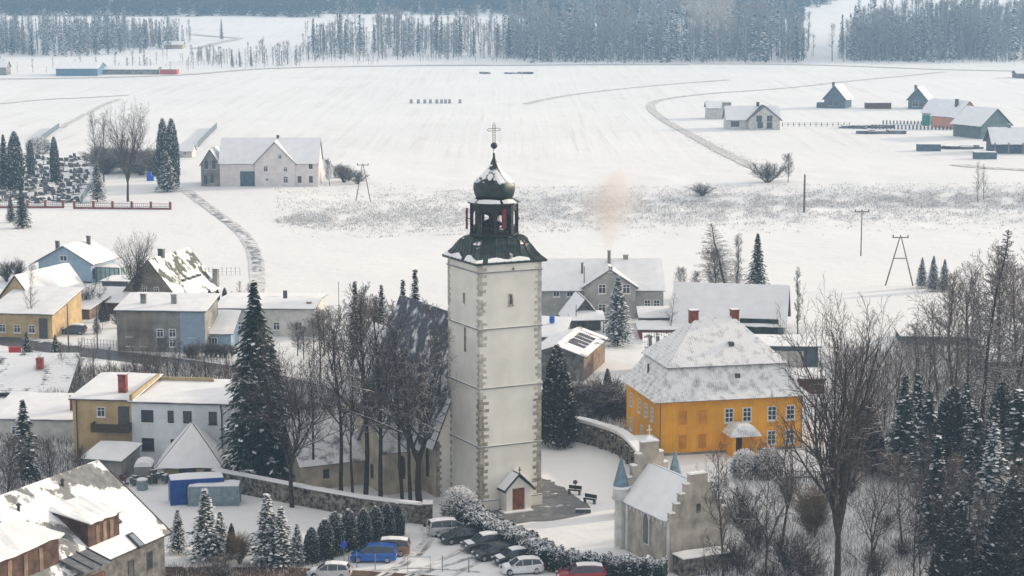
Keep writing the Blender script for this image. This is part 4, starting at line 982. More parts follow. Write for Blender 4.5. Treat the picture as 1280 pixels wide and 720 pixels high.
# ------------------------------------------------------------------ FAR HOUSES AT THE RIGHT
f1=Bld('far_barn_house','pale house with a grey gable and snow roofs, left part of the far pair','house',884,149,912,0,9,135,127,roof='gx',ov=.5,wall='paleplaster',roofm='greyroof',snow=.2)
b=MB(); f1.obox(b,'F',f1.w*.85,f1.he,3.5,2.2,-.2,.3); b.build('gable_bay',M['greyplaster'],f1.root)
f2=Bld('far_white_house','white house with a broad front gable and two windows, right part of the far pair','house',909,162,974,1,11,149,133,roof='gx',ov=.6,wall='paleplaster',roofm='greyroof',snow=.2,zoff=0)
w,he,hr,d=f2.w,f2.he,f2.hr,f2.d; gx0,gx1=w*.40,w*1.0
b=MB(); b.rings([[(gx1,y,-2),(gx1,y,he),((gx0+gx1)/2,y,hr+.3),(gx0,y,he),(gx0,y,-2)] for y in (-1.5,d/2)]); b.build('gable_bay',M['paleplaster'],f2.root)
m_=(gx0+gx1)/2; s_=(hr+.3-he)/((gx1-gx0)/2); b=MB()
slab(b,((gx0-.7,d/2,he-.7*s_),(gx0-.7,-2,he-.7*s_),(m_,-2,hr+.4),(m_,d/2,hr+.4)),.35); slab(b,((gx1+.7,-2,he-.7*s_),(gx1+.7,d/2,he-.7*s_),(m_,d/2,hr+.4),(m_,-2,hr+.4)),.35); r=b.build('gable_roof',M['greytrim'],f2.root)
f=Fake(f2.root,w,d); f.face=lambda q:(Vector((0,-1.5,0)),Vector((1,0,0)),Vector((0,-1,0)),w)
for u,z in ((.6,he-.8),(.8,he-.8),(.62,.6),(.8,.6)): f.win('F',u,z,2.0,2.2,t=.2,frame='greytrim',bars=(1,0))
f2.win('F',.15,1.0,3,2,frame='greytrim',bars=(1,0)); f2.chim(.62,.5,hr+1.6,1.0,1.0,'greytrim')
f3=Bld('far_dark_cottage','small dark grey cottage with a steep roof, the left one of the far lone cottages','house',1030,135,1056,-24,11,122,107,roof='gy',ov=.8,wall='tealwall',roofm='greytrim',snow=.2)
f3.win('F',.3,1,1.5,2.2,frame='greyplaster'); f3.win('F',.6,1,2.2,2.2,frame='greyplaster'); f3.chim(.4,.1,f3.hr+1.5,1,1,'greytrim'); MB().box(-1.6,2,-1,3.4,4,3.2).build('porch',M['tealwall'],f3.root)
f4=Bld('far_grey_cottage','small dark grey cottage with snowy roof, the right one of the far lone cottages','house',1135,136,1158,-22,11,123,110,roof='gy',ov=.8,wall='tealwall',roofm='greytrim',snow=.2)
f4.win('F',.4,1,2.5,2.4,frame='paleplaster'); f4.win('F',.75,1,1.6,1.8,frame='greyplaster'); f4.chim(.35,.15,f4.hr+1.2,1,1,'greytrim')
f5=Bld('far_brown_shed','low red brown shed between the far lone cottages','shed',1083,136,1114,-2,6,129,None,roof='flat',ov=.3,wall='brownwood',roofm='brownwood',snow=.12)
f6=Bld('far_beige_house','beige house with a snow roof at the left of the far right row','house',1180,156,1202,24,14,142,126,roof='gy',ov=.5,wall='tanplaster',roofm='rooftile',snow=.2)
f7=Bld('far_orange_house','salmon orange gable house with a snow roof in the far right row','house',1194,162,1226,24,14,146,127,roof='gy',ov=.5,wall='orangeplaster',roofm='rooftile',snow=.2)
f7.chim(.3,.3,f7.hr+.8,1,1,'greytrim'); f7.win('F',.35,4,1.5,2)
f8=Bld('far_green_house','green grey gable house with a snow roof in front of the orange one, far right','house',1226,174,1262,26,15,156,136,roof='gy',ov=.8,wall='greenwall',roofm='greytrim',snow=.2)
f8.win('F',.5,1,3,2.5,frame='greyplaster')
f9=Bld('far_dark_house','dark house with a broad snow roof and open veranda at the right edge','house',1242,192,1312,-2,12,178,160,roof='gx',ov=1.0,wall='tealwall',roofm='greytrim',snow=.2)
f9.chim(.33,.5,f9.hr+1.2,1,1,'greyroof'); b=MB()
for k in range(4): b.box(k*f9.w*.25,-1.5,-1,.4,.4,f9.he+1)
b.build('veranda_post',M['greyplaster'],f9.root)
Bld('green_container','dark green container with a snowy top standing left of the veranda house','container',1147,189,1176,-2,3,181,None,roof='flat',ov=.0,wall='tealwall',roofm='tealwall',snow=.15,part='shell')
Bld('site_cabin','long dark site cabin with snow on top just below the veranda house','cabin',1218,199,1246,-2,3,191,None,roof='flat',ov=.0,wall='tealwall',roofm='tealwall',snow=.15,part='shell')
MB().lathe([(1.6,0),(1.7,.3),(1.7,3.6),(1.5,4)],12).build('green_tank',M['greentank'],loc=G(1158,157)); tag(bpy.data.objects['green_tank'],'green water tank beside the beige far house','tank')
# stacked timber, brick piles near the building plots
def boxpile(name,label,cat,px,py,n,sx,m,rz=0,grp=None):
    P=G(px,py); b=MB()
    for k in range(n):
        x=rnd.uniform(-1,1)*sx; y=rnd.uniform(-.5,.5)*sx*.5; b.box(x,y,-.3,rnd.uniform(1.5,5),rnd.uniform(1,4),rnd.uniform(.8,1.6),rnd.uniform(-.4,.4))
    o=b.build(name,m,loc=P,rz=rz); return tag(o,label,cat,grp)
boxpile('timber_pile','snowy pile of timber and blocks at the left end of the far post fence','pile',1082,160,26,9,M['stone'])
boxpile('timber_pile','lower snowy pile of boards below the left end of the far post fence','pile',1102,167,18,8,M['stone'])
boxpile('brush_pile','brush pile lying alone out on the upper snow field','pile',632,92,16,14,M['stone'])
boxpile('block_pile','heap of building blocks near the site cabin','pile',1205,186,14,6,M['stone'])
for i,x in enumerate((514,523,531,538,546,552,557,562,575)):
    P=G(x,129); b=MB(); b.rings([[(-.65,1.0*math.cos(a),1.0+1.0*math.sin(a)) for a in [2*math.pi*k/12 for k in range(12)]],[(.65,1.0*math.cos(a),1.0+1.0*math.sin(a)) for a in [2*math.pi*k/12 for k in range(12)]]])
    o=b.build('hay_bale',mat_bale:=M.get('bale') or M.setdefault('bale',mat('wrapped_bale',(.45,.46,.47),.7,.3,2,.2,snow=(.6,.9))),loc=P); tag(o,'round bale standing in the short row out on the snow field','bale','bales in the field row')
# far left
h1=Bld('far_blue_hall','long blue hall with a pale snow roof near the far wood at the left','hall',70,95,122,0,26,86,78,roof='gx',ov=.5,wall='blueplaster',roofm='greyroof',snow=.2)
h1.wall.data.materials[0]=mat('blue_sheet_wall',(.10,.2,.3),.7,.1,1,.05)
h2=Bld('far_edge_house','pale house at the far left edge beside the blue hall','house',-14,94,8,0,10,84,76,roof='gx',ov=.5,wall='greyplaster',roofm='greyroof',snow=.2)
h3=Bld('far_low_building','long low pale building right of the blue hall','building',128,93,196,0,14,87,83,roof='gx',ov=.5,wall='greyplaster',roofm='greyroof',snow=.2)
h4=Bld('far_red_shed','small red shed at the right end of the far farm buildings','shed',200,93,221,0,8,87,None,roof='flat',ov=.1,wall='brick',roofm='brick',snow=.1)
h4.wall.data.materials[0]=mat('red_sheet_wall',(.5,.06,.05),.7,.1,1,.05)
h5=Bld('far_cottage','tiny pale cottage above the red shed at the foot of the wood','house',205,61,228,0,10,56,52,roof='gx',ov=.5,wall='tanplaster',roofm='greyroof',snow=.2)
h6=Bld('far_corner_house','tiny grey house at the right edge just below the far wood','house',1271,98,1296,0,10,92,88,roof='gx',ov=.5,wall='greywood',roofm='greyroof',snow=.2)

# ------------------------------------------------------------------ FENCES AND WALLS
def stone_wall(name,label,pix,h,th,m='stonewall',cap=.22,pts=None,coping=None,hs=None):
    P=pts or [G(*p) for p in pix]; root=empty(name,P[0],0,label,'wall'); o0=P[0]
    Q=[]
    for i in range(len(P)-1):
        p0=P[max(i-1,0)];p1=P[i];p2=P[i+1];p3=P[min(i+2,len(P)-1)]; n=max(2,int((p2-p1).length/1.2))
        for k in range(n):
            t=k/n; Q.append(.5*((2*p1)+(p2-p0)*t+(2*p0-5*p1+4*p2-p3)*t*t+(3*p1-p0-3*p2+p3)*t**3))
    Q.append(P[-1]); N=len(Q)
    def sect(off,z0,z1,jit=0):
        R=[]
        for i,q in enumerate(Q):
            d=Q[min(i+1,N-1)]-Q[max(i-1,0)]; n=Vector((-d.y,d.x,0)).normalized(); g=H(q.x,q.y)
            hh=z1 if not hs else (z1-h)+hs[0]+(hs[1]-hs[0])*i/(N-1)
            zz=z0 if not hs or z0<0 else z0-h+hs[0]+(hs[1]-hs[0])*i/(N-1)
            j=rnd.uniform(-jit,jit); a=q-n*off-o0; c=q+n*off-o0
            R.append([(a.x,a.y,g-o0.z+zz),(a.x,a.y,g-o0.z+hh+j),(c.x,c.y,g-o0.z+hh+j),(c.x,c.y,g-o0.z+zz)])
        return R
    MBb=MB(); MBb.rings(sect(th/2,-1,h,.08)); w_=MBb.build('masonry',M[m],root)
    b=MB(); b.rings(sect(th/2+.08,h+.03,h+.03+cap,.05)); b.build('snow_cap',M['snow'],root)
    return root,Q
stone_wall('retaining_wall','rough stone retaining wall below the row of tall bare trees, snow on top',[(268,610),(330,622),(400,636),(470,648),(533,655)],2.0,.6)
MB().box(0,0,-.5,.9,1.6,2.7).box(0,0,2.2,1.1,1.8,.2).build('wall_pier',M['stonewall'],loc=G(535,656)); tag(bpy.data.objects['wall_pier'],'end pier of the stone retaining wall next to the parking yard','pier')
# curved churchyard wall with niches
cwall,CQ=stone_wall('churchyard_wall','curved stone churchyard wall with niches and a thick snow cap beside the orange house',[(700,549),(722,551),(750,558),(778,569),(797,587),(808,606),(813,630)],2.5,1.1,cap=.35)
o0=cwall.location; b=MB()
for i in range(2,len(CQ)-2,2):
    q=CQ[i]; d=(CQ[i+1]-CQ[i-1]); n=Vector((-d.y,d.x,0)).normalized(); 
    if n.y>0 and False: n=-n
    for sg in (-1,1):
        c=q+n*.65*sg-o0; b.box(c.x,c.y,H(q.x,q.y)-o0.z-.5,.35,.35,2.7,math.atan2(d.y,d.x))
b.build('buttress',M['stonewall'],cwall)
stone_wall('gate_wall','short reddish brick wall piece at the left corner of the stepped gable chapel',[(772,641),(783,648)],2.6,.5,m='brick')
b=MB(); b.box(0,0,-.5,.8,.8,3.4); b.rings([[(-.5,-.5,2.9),(.5,-.5,2.9),(.5,.5,2.9),(-.5,.5,2.9)],[(-.03,-.03,4.2),(.03,-.03,4.2),(.03,.03,4.2),(-.03,.03,4.2)]]); o=b.build('gate_pillar',M['brick'],loc=G(775,644)); tag(o,'brick gate pillar with a pointed dark cap left of the stepped gable chapel','pillar')
# cemetery wall with piers
def brick_fence(name,label,x0,x1,y,n,gap=False):
    A=G(x0,y);B=G(x1,y+ (1 if x1>100 else 0)); root=empty(name,A,0,label,'fence')
    D=B-A; b=MB(); L=D.length; a=math.atan2(D.y,D.x); c=D/2; b.box(c.x,c.y,-.5,L,.3,1.0,a); b.build('low_wall',M['brick'],root)
    MB().box(c.x,c.y,.5,L,.34,.1,a).build('snow_cap',M['snow'],root); rb=MB()
    for z in (.75,1.35): rb.tube([Vector((0,0,z)),D*1.0+Vector((0,0,z))],.05,4)
    for k in range(int(L/.5)): q=D*(k/int(L/.5)); rb.tube([q+Vector((0,0,.55)),q+Vector((0,0,1.5))],.03,3)
    rb.build('railing',M['browntrim'],root)
    for k in range(n+1):
        q=D*(k/n); p=MB().box(q.x,q.y,-.5,.5,.5,2.5,a).build('pier',M['brick'],root); MB().box(q.x,q.y,2.0,.6,.6,.15,a,.6).build('snow_cap',M['snow'],p)
brick_fence('cemetery_fence','brick and railing cemetery fence right of its gate, in front of the tall bare tree',93,213,261,5)
brick_fence('cemetery_fence','brick and railing cemetery fence left of its gate, below the gravestones',-10,79,260,4)
# white path fences etc.
def post_fence(name,label,pix,n,h,m,rail=True,r=.05,cat='fence',panel=False):
    P=[G(*p) for p in pix]; root=empty(name,P[0],0,label,cat); o0=P[0]; pr=MB(); 
    segs=[(a,b) for a,b in zip(P,P[1:])]; Lt=sum((b-a).length for a,b in segs)
    for a,c in segs:
        k=max(1,round(n*(c-a).length/Lt))
        for i in range(k+1):
            q=a.lerp(c,i/k); q.z=H(q.x,q.y)
            pr.box(q.x-o0.x,q.y-o0.y,q.z-o0.z-.3,r*2,r*2,h+.3)
    pr.build('posts',M[m],root)
    if rail:
        b=MB()
        for a,c in segs:
            for z in (h*.45,h*.92): b.tube([a-o0+Vector((0,0,z)),c-o0+Vector((0,0,z))],r*.5,3)
        b.build('rail',M[m],root)
    if panel:
        b=MB()
        for a,c in segs:
            a=a-o0;c=c-o0; n_=Vector((-(c-a).y,(c-a).x,0)).normalized()*.04
            b.hexa([a-n_,c-n_,c+n_,a+n_],[a-n_+Vector((0,0,h)),c-n_+Vector((0,0,h)),c+n_+Vector((0,0,h)),a+n_+Vector((0,0,h))])
        b.build('panel',M[m],root)
    return root
post_fence('post_fence','row of dark fence posts round the plot left of the orange far house',[(1090,161),(1212,163)],26,1.6,'stone',False,.25)
post_fence('plot_fence','upper row of short fence posts on the far building plots',[(1104,155),(1165,156)],14,1.4,'stone',False,.22)
post_fence('board_fence','long grey fence in front of the far white house',[(978,158),(1062,158)],12,1.4,'greywood',True,.12)
post_fence('path_fence','blue grey fence running uphill left of the cemetery path',[(101,255),(118,228)],8,1.8,'fenceblue',False,.06,panel=True)
post_fence('slat_fence','blue grey fence climbing away beside the farmhouse lane',[(248,184),(271,160)],8,2.0,'fenceblue',False,.06,panel=True)
post_fence('cemetery_edge_fence','blue grey fence climbing at the back left of the cemetery',[(52,176),(74,160)],8,1.8,'fenceblue',False,.06,panel=True)
post_fence('garden_fence','thin wire garden fence right of the steep roofed house',[(250,344),(300,344)],9,1.5,'iron',True,.03)
post_fence('street_railing','low railing along the street right of the blue annex',[(230,448),(290,452)],16,1.1,'browntrim',True,.04)
post_fence('street_fence','wire fence between the street and the long grey house',[(98,433),(146,436)],12,1.3,'iron',True,.03)
post_fence('orchard_fence','low dark picket fence in front of the orange house garden',[(935,600),(1060,604)],46,1.3,'tuftdark',True,.04)
post_fence('blue_house_fence','thin dark fence below the blue grey house',[(60,361),(98,361)],10,1.2,'greytrim',True,.03)

# ------------------------------------------------------------------ ROADS
ribbon('village_road',[(-60,418),(0,425),(40,431),(80,437),(130,443),(180,449),(230,456),(290,465),(350,478),(400,492)],6.2,M['asphalt'],.05)
ribbon('road_verge',[(-60,411),(0,419),(60,427),(120,435),(180,441),(240,447),(300,455)],1.6,M['rut'],.05)
ribbon('farm_lane',[(233,238),(255,255),(280,273),(303,292),(316,312),(321,335),(321,360),(317,385)],(3.0,2.8),M['rut'],.07,jit=.1)
ribbon('lane_rut',[(240,243),(262,261),(286,279),(308,298),(319,318),(322,340)],1.8,M['slush'],.11,jit=.25)
ribbon('cemetery_path',[(88,258),(98,240),(106,222),(116,206)],3.2,M['snow'],.09)
ribbon('field_track',[(966,220),(930,204),(895,186),(862,168),(830,150),(814,136),(820,127),(850,121),(900,116),(960,112),(1040,104),(1120,96),(1180,90)],(4,3),M['drygrass'],.14,step=6,jit=.15)
ribbon('field_margin',[(656,130),(700,121),(760,113),(830,106),(910,100)],3.2,M['drygrass'],.14,step=6,jit=.3)
ribbon('field_margin',[(0,130),(50,125),(110,122),(160,119)],3,M['drygrass'],.14,step=6,jit=.3)
ribbon('field_margin',[(76,160),(105,144),(130,131),(150,124)],2.2,M['drygrass'],.14,step=6,jit=.3)
ribbon('valley_road',[(-40,99),(80,98),(220,94),(330,86),(450,83),(600,82),(720,81),(900,80),(1040,82),(1180,87),(1320,90)],7,M['drygrass'],.2,step=12,jit=.2)
ribbon('valley_road',[(520,82),(640,81.5),(760,81),(860,81)],5,M['rut'],.3,step=12,jit=.2)
ribbon('hill_track',[(240,43),(270,46),(300,48),(275,53),(245,61)],7,M['drygrass'],.3,step=12,jit=.2)
ribbon('access_road',[(1195,206),(1235,210),(1290,213)],6,M['drygrass'],.14,step=6,jit=.3)
ribbon('dirt_road',[(150,716),(260,716),(360,717),(460,722),(600,731)],3.6,M['mud'],.05,jit=.12)
for k,pp_ in enumerate(([(470,722),(500,705),(520,688),(532,672),(528,660)],[(480,722),(508,706),(529,689),(540,674)],[(505,722),(540,706),(565,694),(580,686)],[(560,722),(580,712),(598,703)],[(440,715),(480,712),(530,710),(600,715)],[(515,722),(548,710),(580,700),(600,694)])):
    ribbon('tyre_track',pp_,.5,M['slush'] if k%2 else M['rut'],.05,jit=.35,step=1)
# gravel forecourt right of the tower
b=MB(); pp=[(598,650),(640,655),(692,651),(741,641),(735,632),(722,622),(708,613),(696,605),(684,599),(670,596),(640,604)]
P=[G(*p) for p in pp]; c=sum((p for p in P),Vector())/len(P)
rg=[]
for k in range(9):
    t=k/8; rg.append([Vector((c.x+(p.x-c.x)*t*(1+.02*rnd.uniform(-1,1)),c.y+(p.y-c.y)*t,0)) for p in P])
# subdivide outline
def dens(R,n=4):
    o=[]
    for i in range(len(R)):
        for k in range(n): o.append(R[i].lerp(R[(i+1)%len(R)],k/n))
    return o
rg=[dens(r) for r in rg]; 
for j,r in enumerate(rg):
    for i,p in enumerate(r):
        if j==8: p.x+=rnd.uniform(-.25,.25);p.y+=rnd.uniform(-.4,.4)
        p.z=H(p.x,p.y)+.05
rg[0]=[v+Vector((.001*math.cos(i),.001*math.sin(i),0)) for i,v in enumerate(rg[0])]
b.rings(rg,False); o=b.build('gravel_forecourt',mat('trodden_gravel',(.17,.17,.175),.95,.2,1.2,.4,14,patch=(.55,.60,.08))); tag(o,kind='structure')

# ------------------------------------------------------------------ POLES
def pole(name,label,px,py,ytop,arms=True,aframe=False,r=.14):
    P=G(px,py); h=zrow(P.x,P.y,ytop)-P.z; root=empty(name,P,0,label,'pole')
    if aframe:
        w=1.6 if aframe is True else aframe
        for s_ in (-1,1): MB().tube([(s_*w,0,-.3),(s_*.15,0,h-.3)],[r,r*.7],6).build('leg',M['wood'],root)
        MB().tube([(-w*.45,0,h*.55),(w*.45,0,h*.55)],.09,5).build('brace',M['wood'],root)
    else: MB().tube([(0,0,-.3),(0,0,h)],[r,r*.7],6).build('mast',M['wood'],root)
    if arms:
        b=MB(); b.box(0,0,h-.35,3.0,.14,.16)
        for x in (-1.35,-.0,1.35): b.lathe([(.05,h-.2),(.11,h-.1),(.09,h+.15),(.03,h+.25)],6,x,0)
        b.build('crossarm',M['iron'],root)
    return P+Vector((0,0,h))
pa=pole('power_pole','wooden A-frame power pole in the field right of the farmhouse',454,252,205,True,1.9)
pb_=pole('power_pole','wooden A-frame power pole at the lower right of the field',1124,357,295,True,2.6)
pc=pole('power_pole','single wooden power pole with a crossarm, left of the lower A-frame pole',1076,320,263,True)
pd_=pole('power_pole','thick leaning wooden pole at the edge of the stream bank',1005,266,218,False,False,r=.3)
pole('lamp_post','slim grey mast among the trees left of the tower',424,420,352,False,r=.07)
pole('lamp_post','slim pole on the street beside the round snowy bush',345,0,0,False) if False else None
pole('street_pole','dark utility pole beside the street between two snowy firs',86,440,380,False,r=.12)
pole('street_pole','dark utility pole in front of the left end of the long grey house',122,437,383,False,r=.12)
pole('street_pole','slim pole in front of the blue grey house',72,368,337,False,r=.09)
pole('flue_pipe','tall thin flue standing beside the manor gable',730,396,333,False,r=.12)
pole('flue_pipe','tall thin flue in front of the small gabled shed',720,416,381,False,r=.1)
pole('garden_post','pale thin post at the left end of the curved wall',754,518,490,False,r=.1)
# ------------------------------------------------------------------ CARS
def ring_sec(x,w,z0,z1,inset=.12,n=3):
    # rounded-rectangle cross-section in the yz plane
    h=z1-z0; r=min(.14,h*.4); pts=[]
    for (cy,cz,a0) in ((w-r,z1-r,0),(-(w-r),z1-r,90),(-(w-r*.8),z0+r*.8,180),(w-r*.8,z0+r*.8,270)):
        for k in range(4):
            a=R_(a0+30*k); pts.append((x,cy+r*math.cos(a),cz+r*math.sin(a)))
    return pts
# body stations: (x, halfwidth, bottom, top) front at +x ; cabin: (x, halfwidth at belt, halfwidth at roof, roof z)
KIND={
'hatch':dict(L=4.1,W=.88,body=[(-1,.74,.42,.80),(-.97,.84,.28,.98),(-.8,1,.24,1.0),(-.3,1,.22,.96),(.2,1,.22,.93),(.55,1,.22,.90),(.82,.96,.22,.80),(.95,.86,.26,.68),(1,.70,.36,.58)],cab=[(-.93,.84,.70,1.02),(-.82,.92,.72,1.38),(-.55,.95,.74,1.47),(-.1,.96,.75,1.5),(.18,.95,.73,1.42),(.55,.9,.80,.93)]),
'mpv':dict(L=4.5,W=.9,body=[(-1,.78,.42,.85),(-.98,.88,.28,1.05),(-.8,1,.24,1.06),(-.3,1,.22,1.04),(.2,1,.22,1.02),(.6,1,.22,.98),(.84,.96,.22,.86),(.96,.86,.26,.70),(1,.70,.36,.6)],cab=[(-.96,.86,.74,1.08),(-.90,.92,.76,1.55),(-.6,.95,.78,1.66),(-.1,.96,.79,1.69),(.25,.95,.77,1.6),(.68,.9,.80,1.0)]),
'suv':dict(L=4.6,W=.93,body=[(-1,.80,.5,.95),(-.98,.9,.34,1.12),(-.8,1,.3,1.12),(-.3,1,.28,1.1),(.2,1,.28,1.08),(.5,1,.28,1.06),(.84,.97,.28,.98),(.97,.88,.34,.84),(1,.74,.44,.7)],cab=[(-.95,.86,.74,1.14),(-.86,.92,.77,1.6),(-.55,.95,.79,1.71),(-.1,.96,.8,1.73),(.18,.95,.78,1.66),(.52,.9,.80,1.06)]),
'sedan':dict(L=4.7,W=.9,body=[(-1,.76,.46,.85),(-.97,.86,.3,.98),(-.7,1,.24,1.0),(-.3,1,.22,.96),(.2,1,.22,.93),(.5,1,.22,.90),(.82,.97,.22,.80),(.96,.86,.26,.66),(1,.70,.36,.56)],cab=[(-.72,.86,.78,1.0),(-.45,.92,.72,1.36),(-.2,.95,.74,1.44),(.05,.95,.74,1.43),(.2,.95,.72,1.36),(.52,.9,.80,.92)]),
}
def make_car(kind,paint,roof_snow=.0,hood_snow=0,glass='pane'):
    K=KIND[kind]; L=K['L']/2; W=K['W']; r=empty('car',(0,0,0))
    b=MB(); S_=[ring_sec(x*L,w*W,z0,z1) for x,w,z0,z1 in K['body']]; b.rings(S_); body=b.build('body',paint,r,smooth=True)
    for p in body.data.polygons:
        if abs(p.normal.x)>.9: p.use_smooth=False
    cab=K['cab']; b=MB(); rs=[]
    def bz(x):
        B=K['body']
        for (a,_,_,za),(c,_,_,zc) in zip(B,B[1:]):
            if a<=x<=c: return za+(zc-za)*(x-a)/(c-a)
        return .9
    for x,wb_,wr,zr_ in cab:
        z0=bz(x)-.1; rs.append([(x*L,-wb_*W,z0),(x*L,-wr*W,zr_-.05),(x*L,-wr*W*.8,zr_),(x*L,wr*W*.8,zr_),(x*L,wr*W,zr_-.05),(x*L,wb_*W,z0)])
    b.rings(rs); gl=b.build('windows',M[glass],r)
    b=MB()   # roof panel and pillars
    rr=[]
    for x,wb_,wr,zr_ in cab[1:5]: rr.append([(x*L,-wr*W-.012,zr_-.07),(x*L,-wr*W*.8,zr_+.015),(x*L,wr*W*.8,zr_+.015),(x*L,wr*W+.012,zr_-.07)])
    b.rings(rr,False,False)
    for s_ in (-1,1):
        for (i,j,t) in ((0,1,.09),(4,5,.045)):
            (xa,wa,_,za),(xb,_,wb2,zb2)=(cab[i],cab[j]) if i==0 else (cab[5],cab[4])
            b.tube([(xa*L,s_*wa*W,bz(xa)-.02),(xb*L,s_*wb2*W,zb2-.04)],t,5)
        for x,t in ((-.42,.035),(.02,.035)):
            zt_=1.36 if kind!='mpv' and kind!='suv' else 1.56
            b.tube([(x*L,s_*.97*W,bz(x)-.02),(x*L,s_*.78*W,zt_+.03)],t,4)
    b.build('roof',paint,r)
    for x in (-.62,.62):
        for s_ in (-1,1):
            y=s_*(W-.1); rd=.33 if kind!='suv' else .37
            t=MB(); t.rings([[(x*L+q*rd*math.cos(a),y+o,rd+q*rd*math.sin(a)) for a in [2*math.pi*k/18 for k in range(18)]] for q,o in ((.9,-.12),(1,-.08),(1,.08),(.9,.12))]); wo=t.build('wheel',M['tyre'],r)
            t=MB(); t.rings([[(x*L+q*rd*math.cos(a),y+o,rd+q*rd*math.sin(a)) for a in [2*math.pi*k/12 for k in range(12)]] for q,o in ((.62,s_*.10),(.6,s_*.135),(.12,s_*.12))]); t.build('rim',M['rim'],wo)
            # arch
            t=MB(); t.rings([[(x*L+q*rd*math.cos(a),s_*(W+.004),rd+q*rd*math.sin(a)) for a in [math.pi*k/10 for k in range(11)]] for q in (1.0,1.17)],False,False); t.build('wheel_arch',M['tyre'],r)
    for s_ in (-1,1):
        b=MB(); zz_=K['body'][-2][3]-.03; b.box(L*.93,s_*W*.66,zz_-.06,.22,.34,.15,s_*-.35); b.build('headlight',M['lamp'],r)
        b=MB(); zz_=K['body'][1][3]-.22; b.box(-L*.975,s_*W*.74,zz_-.05,.1,.22,.26,s_*.2); b.build('tail_light',M['taillamp'],r)
        b=MB(); b.box(L*.42,s_*(W+.08),.93,.14,.2,.13); b.build('mirror',paint,r)
        for x in (-.18,.26):
            MB().box(x*L,s_*(W+.006),.80,.18,.03,.03).build('door_handle',M['iron'],body)
    MB().box(L*.985,0,.42,.06,.9,.16).box(L*.95,0,.62,.12,.7,.08).build('grille',M['tyre'],r)
    MB().box(L*1.0,0,.36,.03,.5,.11).build('number_plate',M['whitepaint'],r); MB().box(-L*1.0,0,.6,.03,.5,.11).build('number_plate',M['whitepaint'],r)
    if roof_snow:
        q=cab; b=MB(); rr=[]
        for x,wb_,wr,zr_ in q[1:5]: rr.append([(x*L,-wr*W*.86,zr_+.0),(x*L,-wr*W*.76,zr_+roof_snow),(x*L,wr*W*.76,zr_+roof_snow),(x*L,wr*W*.86,zr_+.0)])
        b.rings(rr); b.build('snow_cover',M['snow'],r,smooth=False)
    if hood_snow:
        b=MB(); rr=[]
        for x in (.56,.7,.85): rr.append([(x*L,-W*.8,bz(x)-.02),(x*L,-W*.72,bz(x)+hood_snow),(x*L,W*.72,bz(x)+hood_snow),(x*L,W*.8,bz(x)-.02)])
        b.rings(rr); b.build('hood_snow',M['snow'],r)
    return r
PT={n:carpaint(n,c) for n,c in dict(silver=(.42,.42,.43),black=(.022,.03,.033),darkgrey=(.06,.065,.07),graphite=(.03,.035,.04),white=(.62,.64,.67),red=(.27,.012,.02),blue=(.01,.10,.42),brown=(.22,.12,.08),green=(.03,.06,.05),pearl=(.5,.5,.51)).items()}
def car(kind,paint,px,py,deg,label,roof=0,hood=0,group=None):
    r=make_car(kind,PT[paint],roof,hood); r.location=G(px,py); r.rotation_euler.z=R_(deg); tag(r,label,'car',group); return r
gr='cars parked nose out along the snowy hedge'
# deg: direction the nose points; 180 = to the left
car('mpv','silver',562,668,15,'silver people carrier parked at the top of the row by the hedge',.03,0,gr)
car('sedan','black',578,677,200,'black car squeezed just below the silver people carrier',0,0,gr)
car('suv','darkgrey',606,688,200,'dark grey car with snow on its roof, third in the row by the hedge',.09,.05,gr)
car('hatch','graphite',617,698,201,'dark car without snow between the two snow-roofed dark cars',0,0,gr)
car('hatch','black',642,704,202,'black car with snow on its roof and bright headlights above the white hatchback',.08,.05,gr)
car('hatch','white',652,716,192,'white hatchback parked side on at the lower end of the row',.04,.04,gr)
car('suv','red',726,727,184,'dark red car with a brown snowless roof at the bottom beside the clipped hedge',.02,0)
car('mpv','blue',467,701,180-2,'bright blue people carrier parked side on in the yard',.0,0)
car('mpv','brown',484,693,178,'brown car with a silvery roof half hidden behind the blue people carrier',.03,0)
car('hatch','silver',412,722,176,'silver car just entering the bottom edge of the picture',.03,.02)
car('hatch','green',762,524,178,'dark green car parked behind the curved wall, the left one by the orange house',.0,0)
car('hatch','graphite',781,525,178,'dark car parked behind the curved wall, touching the orange house corner',.0,0)
car('hatch','darkgrey',92,417,175,'dark car buried under thick snow beside the round snowy bush',.14,.12)

# ------------------------------------------------------------------ YARD THINGS
P=G(523,716); r=empty('goal_frame',P,0,'thin grey metal goal frame standing in the parking yard','frame')
b=MB(); b.tube([(-1.0,0,0),(-1.0,0,1.55),(1.15,0,1.55),(1.15,0,0)],.035,6); b.build('frame',M['greycont'],r)
b=MB(); b.tube([(-1.0,0,.1),(1.15,0,.1)],.02,4); b.build('bottom_bar',M['greycont'],r)
for x,y,l in ((553,714,'thin grey post standing right of the goal frame'),(586,716,'thin grey post below the middle of the parked row'),(469,712,'short grey post in front of the blue people carrier, at its middle'),(436,712,'short grey post in front of the blue people carrier, at its nose'),(446,709,'short grey post just left of the blue people carrier wheel'),(508,655,'thin post beside the pier end of the stone wall')):
    P=G(x,y); tag(MB().lathe([(.05,-.2),(.05,1.5),(.02,1.55)],8).build('marker_post',M['greycont'],loc=P),l,'post')
P=G(430,706); r=empty('road_sign',P,R_(8),'blue parking sign on a slim post left of the blue people carrier','sign')
MB().tube([(0,0,-.2),(0,0,2.4)],.04,6).build('post',M['greycont'],r); b=MB(); b.rings([[(.33*math.cos(a),y,2.0+.36*math.sin(a)) for a in [2*math.pi*(k+.5)/8 for k in range(8)]] for y in (-.07,-.04)]); b.build('sign_plate',M['bluesign'],r)
P=G(330,708); r=empty('notice_box',G(401,700),0,'small grey notice box on two legs at the end of the low firs','box')
